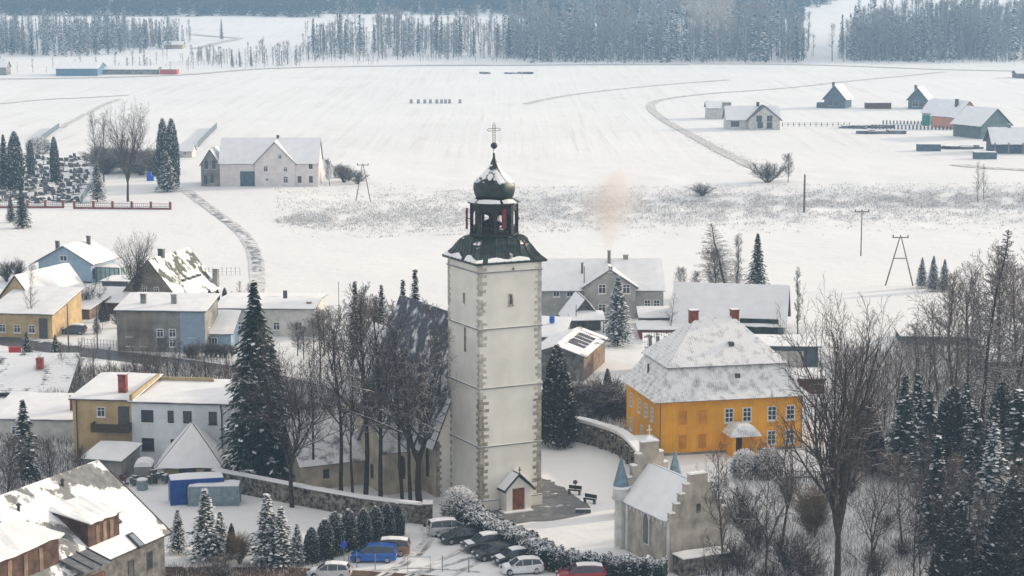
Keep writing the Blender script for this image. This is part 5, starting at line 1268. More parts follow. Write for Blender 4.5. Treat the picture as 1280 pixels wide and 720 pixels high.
MB().box(0,0,.7,.5,.25,.6).build('box',M['greycont'],r); MB().box(-.2,0,-.2,.05,.05,.9).build('leg',M['iron'],r); MB().box(.2,0,-.2,.05,.05,.9).build('leg',M['iron'],r)
# bits on the churchyard lawn
P=G(719,612); r=empty('lawn_lamp',P,0,'small dark ball lamp on a post in the snow right of the tower','lamp')
MB().tube([(0,0,-.1),(0,0,.7)],.05,6).build('post',M['iron'],r); MB().lathe([(.02,.6),(.2,.68),(.28,.85),(.2,1.02),(.02,1.1)],12).build('lamp_head',M['iron'],r,smooth=True)
def bench(px,py,rz,label):
    r=empty('bench',G(px,py),R_(rz),label,'bench'); MB().box(0,0,.42,1.5,.45,.08).build('seat',M['darkwood'],r); MB().box(0,.25,.55,1.5,.06,.4).build('backrest',M['darkwood'],r)
    for x in (-.6,.6): MB().box(x,0,-.1,.1,.4,.52).build('leg',M['iron'],r)
bench(718,618,-25,'small dark bench just below the ball lamp'); bench(737,629,-35,'dark bench farther right among footprints in the snow')
tag(MB().box(0,0,0,1.6,.35,.35).box(0,0,.35,1.6,.37,.08).build('stone_kerb',M['stone'],loc=G(729,641)),'dark stone kerb block at the right end of the gravel forecourt','kerb')
# yard junk by the pyramid hut
P=G(179,603); r=empty('caravan',P,R_(4),'small snow-capped trailer box on wheels left of the pyramid hut','trailer')
MB().box(0,1.2,.5,1.9,2.6,1.3).build('body',M['greyplaster'],r); b=MB(); b.rings([[(x,y,z) for x,z in [(math.cos(t)*1.0,1.8+.55*math.sin(t)) for t in [math.pi*k/8 for k in range(9)]]] for y in (-.15,2.55)]); b.build('snow_cover',M['snow'],r)
for s_ in (-1,1):
    t=MB(); t.rings([[(s_*1.0+o,.9+.33*math.cos(a),.33+.33*math.sin(a)) for a in [2*math.pi*k/14 for k in range(14)]] for o in (-.1,.1)]); t.build('wheel',M['tyre'],r)
P=G(178,612); r=empty('water_tank',P,0,'grey round water tank with snow on its lid in front of the trailer','tank'); b=MB(); b.lathe([(.45,0),(.62,.1),(.64,1.05),(.6,1.1)],16); b.build('tank',M['greycont'],r)
MB().lathe([(.6,1.1),(.62,1.2),(.4,1.3),(.02,1.32)],16).build('snow_cap',M['snow'],r)
def junk(name,label,cat,px,py,m,n,sx,hz,seed):
    q=random.Random(seed); b=MB()
    for k in range(n): b.box(q.uniform(-1,1)*sx,q.uniform(-.6,.6)*sx,-.1+q.random()*hz*.5,q.uniform(.15,.6)*sx,q.uniform(.15,.6)*sx,q.uniform(.2,.7)*hz,q.uniform(-1,1))
    return tag(b.build(name,m,loc=G(px,py)),label,cat)
junk('farm_implement','red farm implement half under snow beside the grey shed','machine',147,600,M['red'],7,.9,1.3,1)
junk('scrap_pile','snowy heap of dark scrap between the trailer and the pyramid hut','pile',197,605,M['stone'],12,1.0,1.6,2)
junk('cart_frame','dark snow-covered cart frame left of the round tank','cart',163,607,M['stone'],8,.7,1.2,3)
junk('farm_tool','dark small implement lying behind the big near roof edge','machine',153,612,M['iron'],5,.6,.8,4)
junk('garden_table','dark snow-dusted table in the white snow of the right hand garden','table',1152,641,M['stone'],4,1.0,.6,5)
# playground / terrace structures at left: solar-like frames
P=G(20,497); r=empty('snowy_roof_rows','0' and P,0,'low ribbed roof half covered in snow at the left edge below the street','roof')
b=MB(); slab(b,((-6,0,.5),(7,0,.5),(7,9,4.3),(-6,9,4.3)),.2); rr=b.build('roof',mat('ribbed_roof_snow',(.07,.085,.10),.8,.2,2,.2,10,patch=(.45,.40,.10),rows=(.75,'Y')),r); MB().box(.5,5,-1,12.6,8,1.9).build('wall',M['greywood'],r)
MB().box(2.2,5,3,.9,.9,1.5).build('chimney',M['brick'],rr)
tag(MB().box(0,0,-.2,1.7,.7,1.7).box(0,0,1.5,1.8,.8,.12).build('red_box',mat('bright_red_cabinet',(.5,.04,.03),.5,.1,1,.05),loc=G(19,447)),'small bright red cabinet between the two snowy firs by the street','cabinet')
tag(MB().box(0,0,-.2,1.9,.9,1.7).box(-.3,0,1.5,1.0,1.0,.9).build('blue_sign_board',M['bluebin'],loc=G(188,226)),'bright blue board standing left of the pair of tall cypresses','board')
# gravestones (cemetery at the upper left)
gq=random.Random(5); gm=[]
def stone_mesh(k):
    b=MB(); w=gq.uniform(.5,.9); h=gq.uniform(.8,1.3)
    b.box(0,1.1,-.3,w+.3,2.0,.55); 
    if k==0: b.box(0,.1,.2,w,.2,h)
    elif k==1: b.rings([[(x,y,z) for x,z in [(-w/2,0),(w/2,0),(w/2,h*.7),(w*.3,h*.95),(0,h),(-w*.3,h*.95),(-w/2,h*.7)]] for y in (0,.2)])
    else: b.box(0,.1,0,.16,.16,h+.5).box(0,.1,h,.7,.14,.14).box(0,.1,.1,w,.3,.35)
    b.box(0,1.1,.26,w*.9,1.7,.12); return b
protos=[stone_mesh(k).build('gravestone',M['stone'],loc=(0,0,0)) for k in (0,1,2)]
from itertools import product
cnt=0
for ri in range(15):
    y=253-ri*3.9
    x0=-6; x1=98-ri*.2 if ri<3 else 104+ri*.4
    x=x0+gq.uniform(0,3)
    while x<x1-ri*1.0+ (ri*1.2):
        if gq.random()<.80 and cnt<270:
            o=protos[cnt%3] if cnt<3 else protos[gq.choice((0,1,0,1,2))].copy()
            if cnt>=3: COL.objects.link(o)
            o.location=G(x+gq.uniform(-2,2),y+gq.uniform(-1.9,1.9)); o.rotation_euler.z=gq.uniform(-.5,.5); s_=gq.uniform(.9,1.5); o.scale=(s_*gq.uniform(.9,1.5),s_,gq.uniform(.5,1.1))
            tag(o,'dark gravestone with snow on it, one of the many rows in the cemetery','gravestone','gravestones in the hillside cemetery'); cnt+=1
        x+=gq.uniform(4.2,7.5)
for x,y in ((128,206),(140,207),(150,205),(160,207),(172,206),(183,207),(195,204),(119,215),(130,216),(125,200),(136,199),(148,198),(170,197),(180,198)):
    o=protos[cnt%2].copy(); COL.objects.link(o); o.location=G(x,y); o.scale=(1.3,1.3,1.3); tag(o,'dark gravestone with snow on it, in the back rows right of the cemetery path','gravestone','gravestones at the back of the cemetery'); cnt+=1
# ------------------------------------------------------------------ TREES
def tubes_np(polys,sides):
    """polys: list of (pts list of (x,y,z), radii) -> verts, quads"""
    V=[];Fq=[]
    cs=[(math.cos(2*math.pi*k/sides),math.sin(2*math.pi*k/sides)) for k in range(sides)]
    for pts,rad in polys:
        n0=len(V); m=len(pts)
        for i,p in enumerate(pts):
            a=pts[i-1] if i else p; b=pts[i+1] if i<m-1 else p
            dx,dy,dz=b[0]-a[0],b[1]-a[1],b[2]-a[2]; L=math.sqrt(dx*dx+dy*dy+dz*dz) or 1; dx/=L;dy/=L;dz/=L
            if abs(dz)<.9: ux,uy,uz=dy,-dx,0.0
            else: ux,uy,uz=0.0,dz,-dy
            L=math.sqrt(ux*ux+uy*uy+uz*uz) or 1; ux/=L;uy/=L;uz/=L
            wx,wy,wz=dy*uz-dz*uy,dz*ux-dx*uz,dx*uy-dy*ux
            r=rad[i]
            for c,s in cs: V.append((p[0]+r*(c*ux+s*wx),p[1]+r*(c*uy+s*wy),p[2]+r*(c*uz+s*wz)))
        for i in range(m-1):
            for k in range(sides):
                a=n0+i*sides+k; b=n0+i*sides+(k+1)%sides; Fq.append((a,b,b+sides,a+sides))
    return V,Fq
def vnorm(v): 
    L=math.sqrt(v[0]**2+v[1]**2+v[2]**2) or 1; return (v[0]/L,v[1]/L,v[2]/L)
def bare_mesh(seed,Hh=20.0,clear=.3,spread=.34,r0=.3,n1=16,n2=9,n3=6,n4=0,up=.35,ang=48,fork=0,wob_=.12,minr=.018,form='round',lean=(0,0),limbs=None,twig='twig',bark='bark'):
    q=random.Random(seed); lv=[[],[],[],[],[]]
    def perp(d,a,az):
        d=vnorm(d); 
        u=vnorm((d[1],-d[0],0)) if abs(d[2])<.98 else (1,0,0)
        w=(d[1]*u[2]-d[2]*u[1],d[2]*u[0]-d[0]*u[2],d[0]*u[1]-d[1]*u[0])
        ca,sa=math.cos(a),math.sin(a); c,s=math.cos(az),math.sin(az)
        return tuple(d[i]*ca+(u[i]*c+w[i]*s)*sa for i in range(3))
    def shoot(p,d,L,r,lev,cnt,segs,tropism):
        pts=[p];rad=[r];st=L/segs; dd=d; wob=wob_*(.35 if lev==0 else 1)
        for i in range(segs):
            dd=vnorm((dd[0]+q.gauss(0,wob),dd[1]+q.gauss(0,wob),dd[2]+q.gauss(0,wob)+tropism/segs))
            p=(p[0]+dd[0]*st,p[1]+dd[1]*st,p[2]+dd[2]*st); pts.append(p); rad.append(max(minr*.6,r*(1-.82*(i+1)/segs)))
        lv[lev].append((pts,rad)); return pts,rad
    def kids(pts,rad,L,lev,n,t0,ratio,a_lo,a_hi,trop,segs,nxt):
        az=q.uniform(0,6.28)
        for k in range(n):
            t=t0+(1-t0)*((k+q.random()*.8)/n); f=t*(len(pts)-1); i=min(int(f),len(pts)-2); f-=i
            a,b=pts[i],pts[i+1]; p=tuple(a[j]+(b[j]-a[j])*f for j in range(3)); d=(b[0]-a[0],b[1]-a[1],b[2]-a[2]); r=rad[i]+(rad[i+1]-rad[i])*f
            az+=2.4+q.uniform(-.4,.4); l=L*ratio*(1.15-.6*t)*q.uniform(.7,1.15)
            rr=max(minr,min(r*.75,l*.027)); nd=perp(d,R_(q.uniform(a_lo,a_hi)),az)
            P,Rd=shoot(p,nd,l,rr,lev,0,segs,trop)
            if nxt: nxt(P,Rd,l)
    l4=(lambda P,Rd,l: kids(P,Rd,l,4,n4,.25,.5,25,55,.1,2,None)) if n4 else None
    l3=lambda P,Rd,l: kids(P,Rd,l,3,n3,.15,.48,25,55,.15,2,l4)
    l2=lambda P,Rd,l: kids(P,Rd,l,2,n2,.18,.5,28,55,.2,3,l3)
    if form=='larch':
        P,Rd=shoot((0,0,0),(0,0,1),Hh,r0,0,0,14,.6); az=0
        for k in range(n1*4):
            t=clear+(1-clear)*k/(n1*4); i=min(int(t*14),13); p=P[i]; f=t*14-i; p=tuple(P[i][j]+(P[i+1][j]-P[i][j])*f for j in range(3))
            az+=2.4; l=Hh*spread*(1-t)**.8*q.uniform(.6,1.1)+.3; d=(math.cos(az),math.sin(az),q.uniform(-.15,.25)); A,B=shoot(p,d,l,max(minr,l*.014),2,0,4,.12); kids(A,B,l,3,n3,.12,.3,35,70,-.15,2,l4)
    else:
        P,Rd=shoot((0,0,0),vnorm((lean[0],lean[1],1)),Hh*(.93 if not fork else clear*1.05),r0,0,0,9,.5)
        if fork:
            Rd[-1]=r0*.6; az=q.uniform(0,6)
            for i in range(len(Rd)): Rd[i]=r0*(1-.32*i/(len(Rd)-1))
            for k in range(fork):
                az+=6.283/fork+q.uniform(-.3,.3); a=R_(q.uniform(12,37)); d=(math.sin(a)*math.cos(az),math.sin(a)*math.sin(az),math.cos(a)); L=Hh*(1-clear)*q.uniform(.8,1.0)
                A,B=shoot(P[-1-(k%2)],d,L,r0*q.uniform(.45,.65),1,0,8,.4)
                kids(A,B,L,2,n1,.10,spread*1.1,25,ang,up,5,lambda P,Rd,l: kids(P,Rd,l,3,n2,.12,.48,25,55,.2,3,lambda P,Rd,l: kids(P,Rd,l,4,n3,.2,.5,25,55,.1,2,None)))
        else:
            az=0
            for k in range(n1):
                t=clear+(1-clear)*((k+.5*q.random())/n1); f=t*(len(P)-1); i=min(int(f),len(P)-2); f-=i; p=tuple(P[i][j]+(P[i+1][j]-P[i][j])*f for j in range(3)); rr=Rd[i]
                az+=2.4+q.uniform(-.3,.3); u=(t-clear)/(1-clear)
                shp={'round':math.sin(math.pi*(.22+.70*u))**.7,'up':.5+.5*(1-u),'col':.45}[form]
                l=Hh*spread*shp*q.uniform(.75,1.15); a=R_(q.uniform(ang-12,ang+8)*(1-.45*u)); d=(math.sin(a)*math.cos(az),math.sin(a)*math.sin(az),math.cos(a))
                A,B=shoot(p,d,l,min(rr*.62,max(.03,l*.02)),1,0,6,up); l2(A,B,l)
    tv,tf=tubes_np(lv[0]+(lv[1] if fork else []),8)
    me_t=np_mesh('trunk',tv,tf,None,[M[bark]]); me_t.polygons.foreach_set('use_smooth',[True]*len(me_t.polygons))
    V=[];Fq=[]
    for ps,sd in (((lv[1] if not fork else []),5),(lv[2],4),(lv[3],3),(lv[4],3)):
        v,f=tubes_np(ps,sd); o=len(V); V+=v; Fq+=[tuple(i+o for i in t) for t in f]
    me_c=np_mesh('branches',V,Fq,None,[M[twig]])
    return me_t,me_c,max(max(v[2] for v in V),max(v[2] for v in tv))
def blades(C,D,Nn,L,Wd):
    """rhombic needle sprays: centre, direction, side vector, length, width -> quads"""
    C=np.asarray(C);D=np.asarray(D);Nn=np.asarray(Nn);L=np.asarray(L)[:,None];Wd=np.asarray(Wd)[:,None]
    v=np.stack([C-D*L*.5,C+Nn*Wd*.5+D*L*.05,C+D*L*.5,C-Nn*Wd*.5+D*L*.05],1).reshape(-1,3)
    return v,np.arange(len(C)*4).reshape(-1,4)
def conifer_mesh(seed,Hh=10.0,R=2.2,nb=220,ns=10,bl=.5,bw=.17,droop=.25,snow=.35,form='cone',z0=.06,needle='needle',gap=.12):
    r=np.random.RandomState(seed); C=[];D=[];Nn=[];L=[];Wd=[];mi=[]; q=random.Random(seed)
    az=0; br=[]
    for k in range(nb):
        t=z0+(1-z0)*(k/nb)**.9; az+=2.4
        if form=='cone': rad=R*(1-t)**.8*q.uniform(1-gap*3,1.08)
        elif form=='col' and needle=='needlebrown': rad=R*(1-t)**.62*q.uniform(.85,1.1)*(1 if t>.25 else .75+t)
        elif form=='col': rad=R*(1-((t-.35)/.66)**2 if t>.35 else .85+.15*t/.35)**.6*q.uniform(.9,1.05) if t<1 else .1
        if form=='round': rad=R*math.sqrt(max(.02,1-((t-.42)/.58)**2))*q.uniform(.85,1.08)
        z=Hh*t
        if form=='cone' and t<.3: rad*= .8+.2*t/.3
        rad=max(rad,.08); up=.25 if form=='cone' else .9
        ca,sa=math.cos(az),math.sin(az)
        br.append(([(0,0,z),(ca*rad*.9,sa*rad*.9,z-droop*rad*.6)],[.025+.012*rad,.01]))
        m=max(3,int(ns*(.35+rad/R*.9)))
        for j in range(m):
            u=(j+q.random())/m; u=.12+.88*u; side=q.choice((-1,1)); zz=z-droop*rad*u*u+(.12*rad*u if form!='col' else 0)
            if form=='col' or form=='round':
                u=.55+.5*math.sqrt(q.random()); a=az+q.uniform(-.5,.5); cx_,cy_=math.cos(a)*rad*u,math.sin(a)*rad*u; zz=z+q.uniform(-.25,.25)
                d=vnorm((math.cos(a)*.55+q.gauss(0,.25),math.sin(a)*.55+q.gauss(0,.25),.75+q.gauss(0,.25))); n=vnorm((-math.sin(a)+q.gauss(0,.5),math.cos(a)+q.gauss(0,.5),q.gauss(0,.4)))
                if form=='round': d=vnorm((math.cos(a)+q.gauss(0,.5),math.sin(a)+q.gauss(0,.5),q.gauss(.3,.5)))
            else:
                off=side*q.uniform(.05,.32)*(.4+rad*.35); cx_=ca*rad*u-sa*off; cy_=sa*rad*u+ca*off
                d=vnorm((ca*.9-sa*side*.7+q.gauss(0,.2),sa*.9+ca*side*.7+q.gauss(0,.2),-.25-droop*.6+q.gauss(0,.22))); n=vnorm((-sa+q.gauss(0,.3),ca+q.gauss(0,.3),q.gauss(0,.45)))
            l=bl*q.uniform(.7,1.3)*(.55+.45*rad/R); w=bw*q.uniform(.7,1.4)
            sn=0
            if q.random()<snow*(.35+.9*u if form=='cone' else (.35+.9*t)):
                sn=1; zz+=.07; w*=1.5 if form=='cone' else 1.1; l*=1.1 if form=='cone' else 1
                # snow lies on top of the spray: nearly level flake
                dd=(d[0],d[1],d[2]*.35); d=vnorm(dd); n=vnorm((-d[1]+q.gauss(0,.1),d[0]+q.gauss(0,.1),q.gauss(0,.12))); w*=1.25; l*=.9
            C.append((cx_,cy_,zz));D.append(d);Nn.append(n);L.append(l);Wd.append(w);mi.append(sn)
    v,f=blades(C,D,Nn,L,Wd)
    me=np_mesh('foliage',v,f,mi,[M[needle],M['snow_rough']])
    tv,tf=tubes_np([([(0,0,-.3),(0,0,Hh*.5),(0,0,Hh*.98)],[Hh*.016,Hh*.010,.02])],6)
    o=len(tv); bv,bf=tubes_np(br if form=='cone' else br[:1],3); tv+=bv; tf+=[tuple(i+o for i in t) for t in bf]
    mt=np_mesh('trunk',tv,tf,None,[M['bark']]); return mt,me,Hh
def bush_mesh(seed,Hh=3.0,n=26,n2=9,n3=5,spread=.9,twig='twig',minr=.012):
    q=random.Random(seed); P=[];P2=[]
    for k in range(n):
        a=q.uniform(0,6.28); e=q.uniform(.1,.95)*spread; d=vnorm((math.cos(a)*e,math.sin(a)*e,1)); p=(q.uniform(-.15,.15),q.uniform(-.15,.15),-.1); L=Hh*q.uniform(.7,1.05)/d[2]**.4*.9; pts=[p]
        for i in range(4):
            d=vnorm((d[0]+q.gauss(0,.1),d[1]+q.gauss(0,.1),d[2]+q.gauss(0,.08)+.05)); p=tuple(p[j]+d[j]*L/4 for j in range(3)); pts.append(p)
        P.append((pts,[.03,.025,.02,.016,.01]))
        for j in range(n2):
            i=q.choice((1,2,3)); s=pts[i]; dd=vnorm((d[0]+q.gauss(0,.5),d[1]+q.gauss(0,.5),d[2]+q.gauss(.1,.3))); l=L*q.uniform(.2,.42); e_=tuple(s[j]+dd[j]*l for j in range(3)); P2.append(([s,e_],[minr*1.2,minr*.7]))
            for m in range(n3):
                u=q.uniform(.3,1); s2=tuple(s[j]+(e_[j]-s[j])*u for j in range(3)); d3=vnorm((dd[0]+q.gauss(0,.6),dd[1]+q.gauss(0,.6),dd[2]+q.gauss(0,.4))); P2.append(([s2,tuple(s2[j]+d3[j]*l*.45 for j in range(3))],[minr,minr*.6]))
    v,f=tubes_np(P,4); o=len(v); v2,f2=tubes_np(P2,3); v+=v2; f+=[tuple(i+o for i in t) for t in f2]
    return np_mesh('branches',v,f,None,[M[twig]]),Hh
PRO={}
def proto(kind):
    if kind in PRO: return PRO[kind]
    k,_,i=kind.partition(':'); i=int(i or 0)
    PRO[kind]={
     'tall':lambda:bare_mesh(100+i,22,.36,.25,.27,18,8,6,2,.45,42,form='up',minr=.019),
     'big':lambda:bare_mesh(200+i,26,.20,.48,.50,11,8,5,2,.6,42,fork=7,minr=.022),
     'round':lambda:bare_mesh(300+i,16,.18,.42,.26,20,10,7,3,.45,50,minr=.028),
     'slim':lambda:bare_mesh(400+i,12,.18,.27,.12,15,8,6,0,.4,38,form='up',wob_=.14,minr=.022),
     'crook':lambda:bare_mesh(500+i,14,.32,.5,.2,8,7,6,0,.4,62,fork=3,wob_=.22,minr=.018,lean=(.1,0)),
     'spready':lambda:bare_mesh(600+i,17,.24,.56,.30,9,9,6,2,.30,60,fork=4,wob_=.16,minr=.02),
     'warm':lambda:bare_mesh(350+i,16,.2,.36,.2,15,8,6,2,.45,48,minr=.024,twig='twigwarm'),
     'birch':lambda:bare_mesh(700+i,14,.2,.3,.15,13,7,6,0,.2,40,form='up',twig='twigbrown',bark='barkpale'),
     'larch':lambda:bare_mesh(800+i,20,.10,.26,.25,44,0,12,0,form='larch',twig='twigfar',minr=.035),
     'poplar':lambda:bare_mesh(900+i,14,.12,.26,.14,26,9,6,0,.7,24,form='col',minr=.03,twig='twigfar'),
     'sap':lambda:bare_mesh(1000+i,7,.15,.32,.06,9,5,4,0,.4,36,form='up',wob_=.16,minr=.014),
     'spruce':lambda:conifer_mesh(10+i,10,2.7,240,20,.75,.20,.45,.11,gap=.19),
     'bigspruce':lambda:conifer_mesh(20+i,20,5.6,420,42,1.0,.24,.55,.07,gap=.16),
     'fir':lambda:conifer_mesh(30+i,5,1.6,220,16,.36,.11,.35,.34,gap=.15),
     'bluespruce':lambda:conifer_mesh(40+i,12,3.6,300,20,.8,.28,.35,.33,needle='needleblue'),
     'thin':lambda:conifer_mesh(50+i,14,1.9,240,12,.6,.18,.45,.18,z0=.25,gap=.2),
     'thuja':lambda:conifer_mesh(60+i,8,1.35,300,26,.42,.13,0,.26,form='col',z0=.04),
     'cedar':lambda:conifer_mesh(70+i,9,2.3,360,34,.55,.18,0,.16,form='col',z0=.05,needle='needlebrown'),
     'globe':lambda:conifer_mesh(80+i,3,1.6,120,26,.32,.12,0,.72,form='round',z0=.05),
     'farspruce':lambda:conifer_mesh(90+i,20,3.6,90,9,1.9,.7,.35,.2),
    }[k]() if not k.startswith('bush') else None
    if k=='bush': PRO[kind]=(None,)+bush_mesh(40+i)
    if k=='bushgold': PRO[kind]=(None,)+bush_mesh(50+i,5,46,12,6,.62,'bushgold')
    return PRO[kind]
M['bushgold']=mat('golden_twig',(.22,.165,.10),.95,.3,1,0,snow=(.8,1.1))
CR={'spruce':'foliage'}
def tree(kind,px,py,ytop,label,cat='tree',name=None,group=None,rz=None,wide=1.0,P=None,hgt=None,parts=True):
    mt,mc,Hh=proto(kind); P=P or G(px,py); P=Vector(P); h=hgt or (zrow(P.x,P.y,ytop)-P.z); s=h/Hh
    k=kind.partition(':')[0]
    name=name or {'warm':'bare_tree','tall':'bare_tree','big':'bare_tree','round':'bare_tree','slim':'bare_tree','crook':'bare_tree','spready':'bare_tree','birch':'bare_tree','larch':'larch_tree','poplar':'poplar_tree','sap':'sapling','spruce':'spruce_tree','bigspruce':'spruce_tree','fir':'fir_tree','bluespruce':'blue_spruce','thin':'spruce_tree','thuja':'thuja_tree','cedar':'cedar_tree','globe':'round_shrub','farspruce':'spruce_tree','bush':'bare_shrub','bushgold':'bare_shrub'}[k]
    if k in('bush','bushgold','globe') : cat='shrub'
    rz=rnd.uniform(0,6.28) if rz is None else rz
    if mt is None:
        o=bpy.data.objects.new(name,mc); COL.objects.link(o); o.location=P; o.rotation_euler.z=rz; o.scale=(s*wide,s*wide,s); return tag(o,label,cat,group)
    r=empty(name,P,rz,label,cat,group,scale=(s*wide,s*wide,s))
    for nm,m in (('trunk',mt),('crown' if m_is_bare(k) else 'foliage',mc)):
        o=bpy.data.objects.new(nm,m); COL.objects.link(o); o.parent=r
    return r
def m_is_bare(k): return k in('warm','tall','big','round','slim','crook','spready','birch','larch','poplar','sap')

# --- near and middle, each one placed by what stands around it
T_=tree
# row in front of the nave
for kind,x,y,yt,lab,w in (
 ('tall:0',427,628,388,'tall bare tree, first from the left in the row before the ochre church walls',1.0),
 ('tall:1',441,626,420,'thin bare tree, second from the left in the row before the church walls',.8),
 ('tall:2',457,622,352,'tall bare tree with a pale trunk, third in the row before the church walls',1.1),
 ('tall:1',476,625,400,'thin bare tree, fourth in the row before the church walls',.8),
 ('tall:3',476,630,366,'thick bare tree at the middle of the row before the church walls',1.05),
 ('tall:0',513,632,430,'bare tree right of the church side window, low crown',1.1),
 ('spready:0',524,632,372,'bare tree whose branches reach across the left side of the tower',1.0),
 ('tall:2',503,630,395,'thin bare tree just left of the branches that cross the tower',.9)):
    T_(kind,x,y,yt,lab,wide=w,group='bare trees before the church')
T_('spready:1',365,634,400,'wide bare tree with snow on its crooked branches, in front of the big dark spruce',wide=.85)
T_('tall:3',392,612,430,'slender bare tree between the big dark spruce and the church row',wide=.9)
T_('bigspruce:0',322,604,352,'big dark spruce with drooping branches left of the church',wide=.95)
T_('spruce:1',338,592,420,'dark spruce touching the right side of the big drooping spruce',wide=1.2)
T_('thin:0',520,505,337,'narrow spruce top showing just left of the tower',wide=1.2)
T_('thin:1',505,505,350,'narrow spruce top, second left of the tower',wide=1.1)
T_('thin:0',478,500,356,'narrow dark spruce third left of the tower')
T_('thin:1',445,495,352,'narrow spruce above the snowy church choir roof',wide=1.1)
for i,(x,y,yt) in enumerate(((455,470,352),(492,468,362),(462,480,372),(535,470,372),(415,470,372),(440,478,366),(472,474,368),(508,478,372),(545,480,392),(400,480,385),(428,486,390),(486,486,380))):
    T_(('slim:0','slim:1','round:1')[i%3],x,y,yt,'bare tree in the tangle behind the church roof, left of the tower',group='bare trees tangled behind the church',wide=1.2)
T_('cedar:0',696,558,434,'dark dense cedar standing right of the tower',wide=.92)
T_('bluespruce:0',772,432,344,'blue green spruce dusted with snow in front of the manor gable',wide=.95)
T_('thuja:0',759,512,462,'small dark columnar thuja behind the curved wall',wide=.7)
T_('globe:0',738,524,505,'low dark snowy shrub left of the parked green car',wide=2.0)
# smoke house trees
T_('larch:0',909,372,278,'hazy bare larch behind the dark barn roof, left of its dark neighbour',wide=1.9)
T_('round:0',893,374,306,'hazy spreading bare tree at the left foot of the hazy larch',wide=1.1)
T_('poplar:1',922,372,290,'hazy upright bare tree between the larch and the dark spruce',wide=1.3)
T_('spruce:1',946,368,292,'hazy dark spruce behind the dark barn roof',wide=1.0)
T_('round:0',850,372,332,'small hazy bare tree at the left corner of the dark barn')
T_('round:1',868,372,338,'second small hazy bare tree at the left end of the dark barn roof')
T_('sap:0',838,420,366,'snowy sapling in the gap between the manor and the dark barn',wide=1.5)
T_('poplar:0',997,418,333,'slim upright bare tree at the right end of the dark barn')
# orange house garden
T_('slim:1',904,735,545,'thin bare tree rising past the stepped gable chapel',rz=1,wide=.9)
T_('crook:0',957,735,540,'crooked dark bare tree leaning right beside the orange house garden',wide=.7)
T_('crook:1',976,690,500,'crooked bare tree whose twigs cross the right windows of the orange house',wide=.8)
T_('globe:1',931,597,564,'round snowy conifer left of its twin before the orange house door',name='round_conifer')
T_('globe:0',961,597,562,'round snowy conifer, right one of two before the orange house',name='round_conifer')
T_('bushgold:0',1016,672,598,'golden brown bare bush in the snow left of the great bare tree')
T_('big:0',1046,742,338,'great bare tree with a broad crown at the right, thick dark trunk',rz=.6,wide=.72)
T_('crook:2',1080,745,560,'forked bare tree just right of the great bare tree',wide=.8)
T_('slim:0',1142,735,600,'thin bare sapling with fine twigs in the snow of the right garden',wide=.9)
T_('slim:1',1168,735,560,'bare tree with snowy crook at the edge of the right conifers',wide=.8)
T_('crook:0',1170,735,545,'bare tree with a bent snow-laden branch before the right conifers',wide=.6)
for i,(x,y,yt,k) in enumerate(((925,660,608,'bush:0'),(946,690,640,'bush:1'),(986,720,660,'bush:2'),(1012,735,680,'bush:0'),(1096,725,680,'bush:1'),(925,718,672,'bush:2'),(1100,600,560,'bush:0'),(1062,620,590,'bush:1'),(985,625,590,'bush:2'),(1108,660,640,'bush:0'),(1128,700,672,'bush:1'),(960,735,700,'bush:2'),(1200,735,690,'bush:0'),(1240,735,680,'bush:1'))):
    T_(k,x,y,yt,'tangled bare bush with fine snowy twigs in the garden below the orange house','shrub',group='bare bushes in the right garden',wide=1.1)
for i,(x,y,yt) in enumerate(((895,598,566),(908,600,560),(884,604,572),(872,606,578))): T_('sap:1',x,y,yt,'thin bare sapling between the chapel gable and the orange house',group='saplings by the orange house')
T_('sap:0',885,735,660,'thin bare sapling in front of the chapel gable wall, left one'); T_('sap:1',930,735,650,'bare sapling right of the chapel gable wall')
# right wood
for i,(x,y,yt,w) in enumerate(((1128,600,470,1.0),(1158,612,488,1.1),(1188,625,486,1.1),(1214,640,505,1.2),(1240,650,500,1.2),(1268,655,488,1.2),(1145,560,468,1.1),(1205,585,478,1.0),(1250,590,478,1.0),(1290,640,470,1.2),(1232,610,520,1.2),(1175,580,500,1.0))):
    T_(('spruce:0','spruce:1','cedar:2','spruce:2','thin:0','spruce:3')[i%6],x,y,yt,'dark snow-dusted conifer in the dense stand at the right edge',group='conifers in the right stand',wide=w)
T_('bluespruce:1',1238,690,530,'bluish conifer with heavy snow on its layered branches, front of the right stand',wide=.9)
T_('cedar:1',1192,745,620,'dark bushy conifer at the foot of the right stand, bottom edge',wide=1.1)
T_('spruce:2',1168,690,545,'brownish green snow-capped conifer with a rounded top at the left of the stand',wide=1.0)
T_('cedar:0',1262,745,600,'dark conifer in the bottom right corner',wide=1.2)
for i,(x,y,yt) in enumerate(((1128,690,560),(1150,660,535),(1185,690,560),(1210,700,575),(1236,735,610),(1260,690,545),(1278,700,560),(1195,660,530),(1225,735,620),(1150,735,640),(1275,735,600))): T_(('warm:0','slim:1','warm:1','sap:0')[i%4],x,y,yt,'brown bare tree with snowy twigs standing before the right conifers',group='bare trees before the right conifers',wide=1.1)
T_('larch:1',1226,560,288,'very tall bare larch rising above the right stand',wide=.9)
T_('larch:0',1264,540,305,'tall bare larch at the right edge, behind the tallest one',wide=.9)
T_('crook:1',1262,720,560,'bare tree with snow-lined branches arching before the right stand',wide=.9)
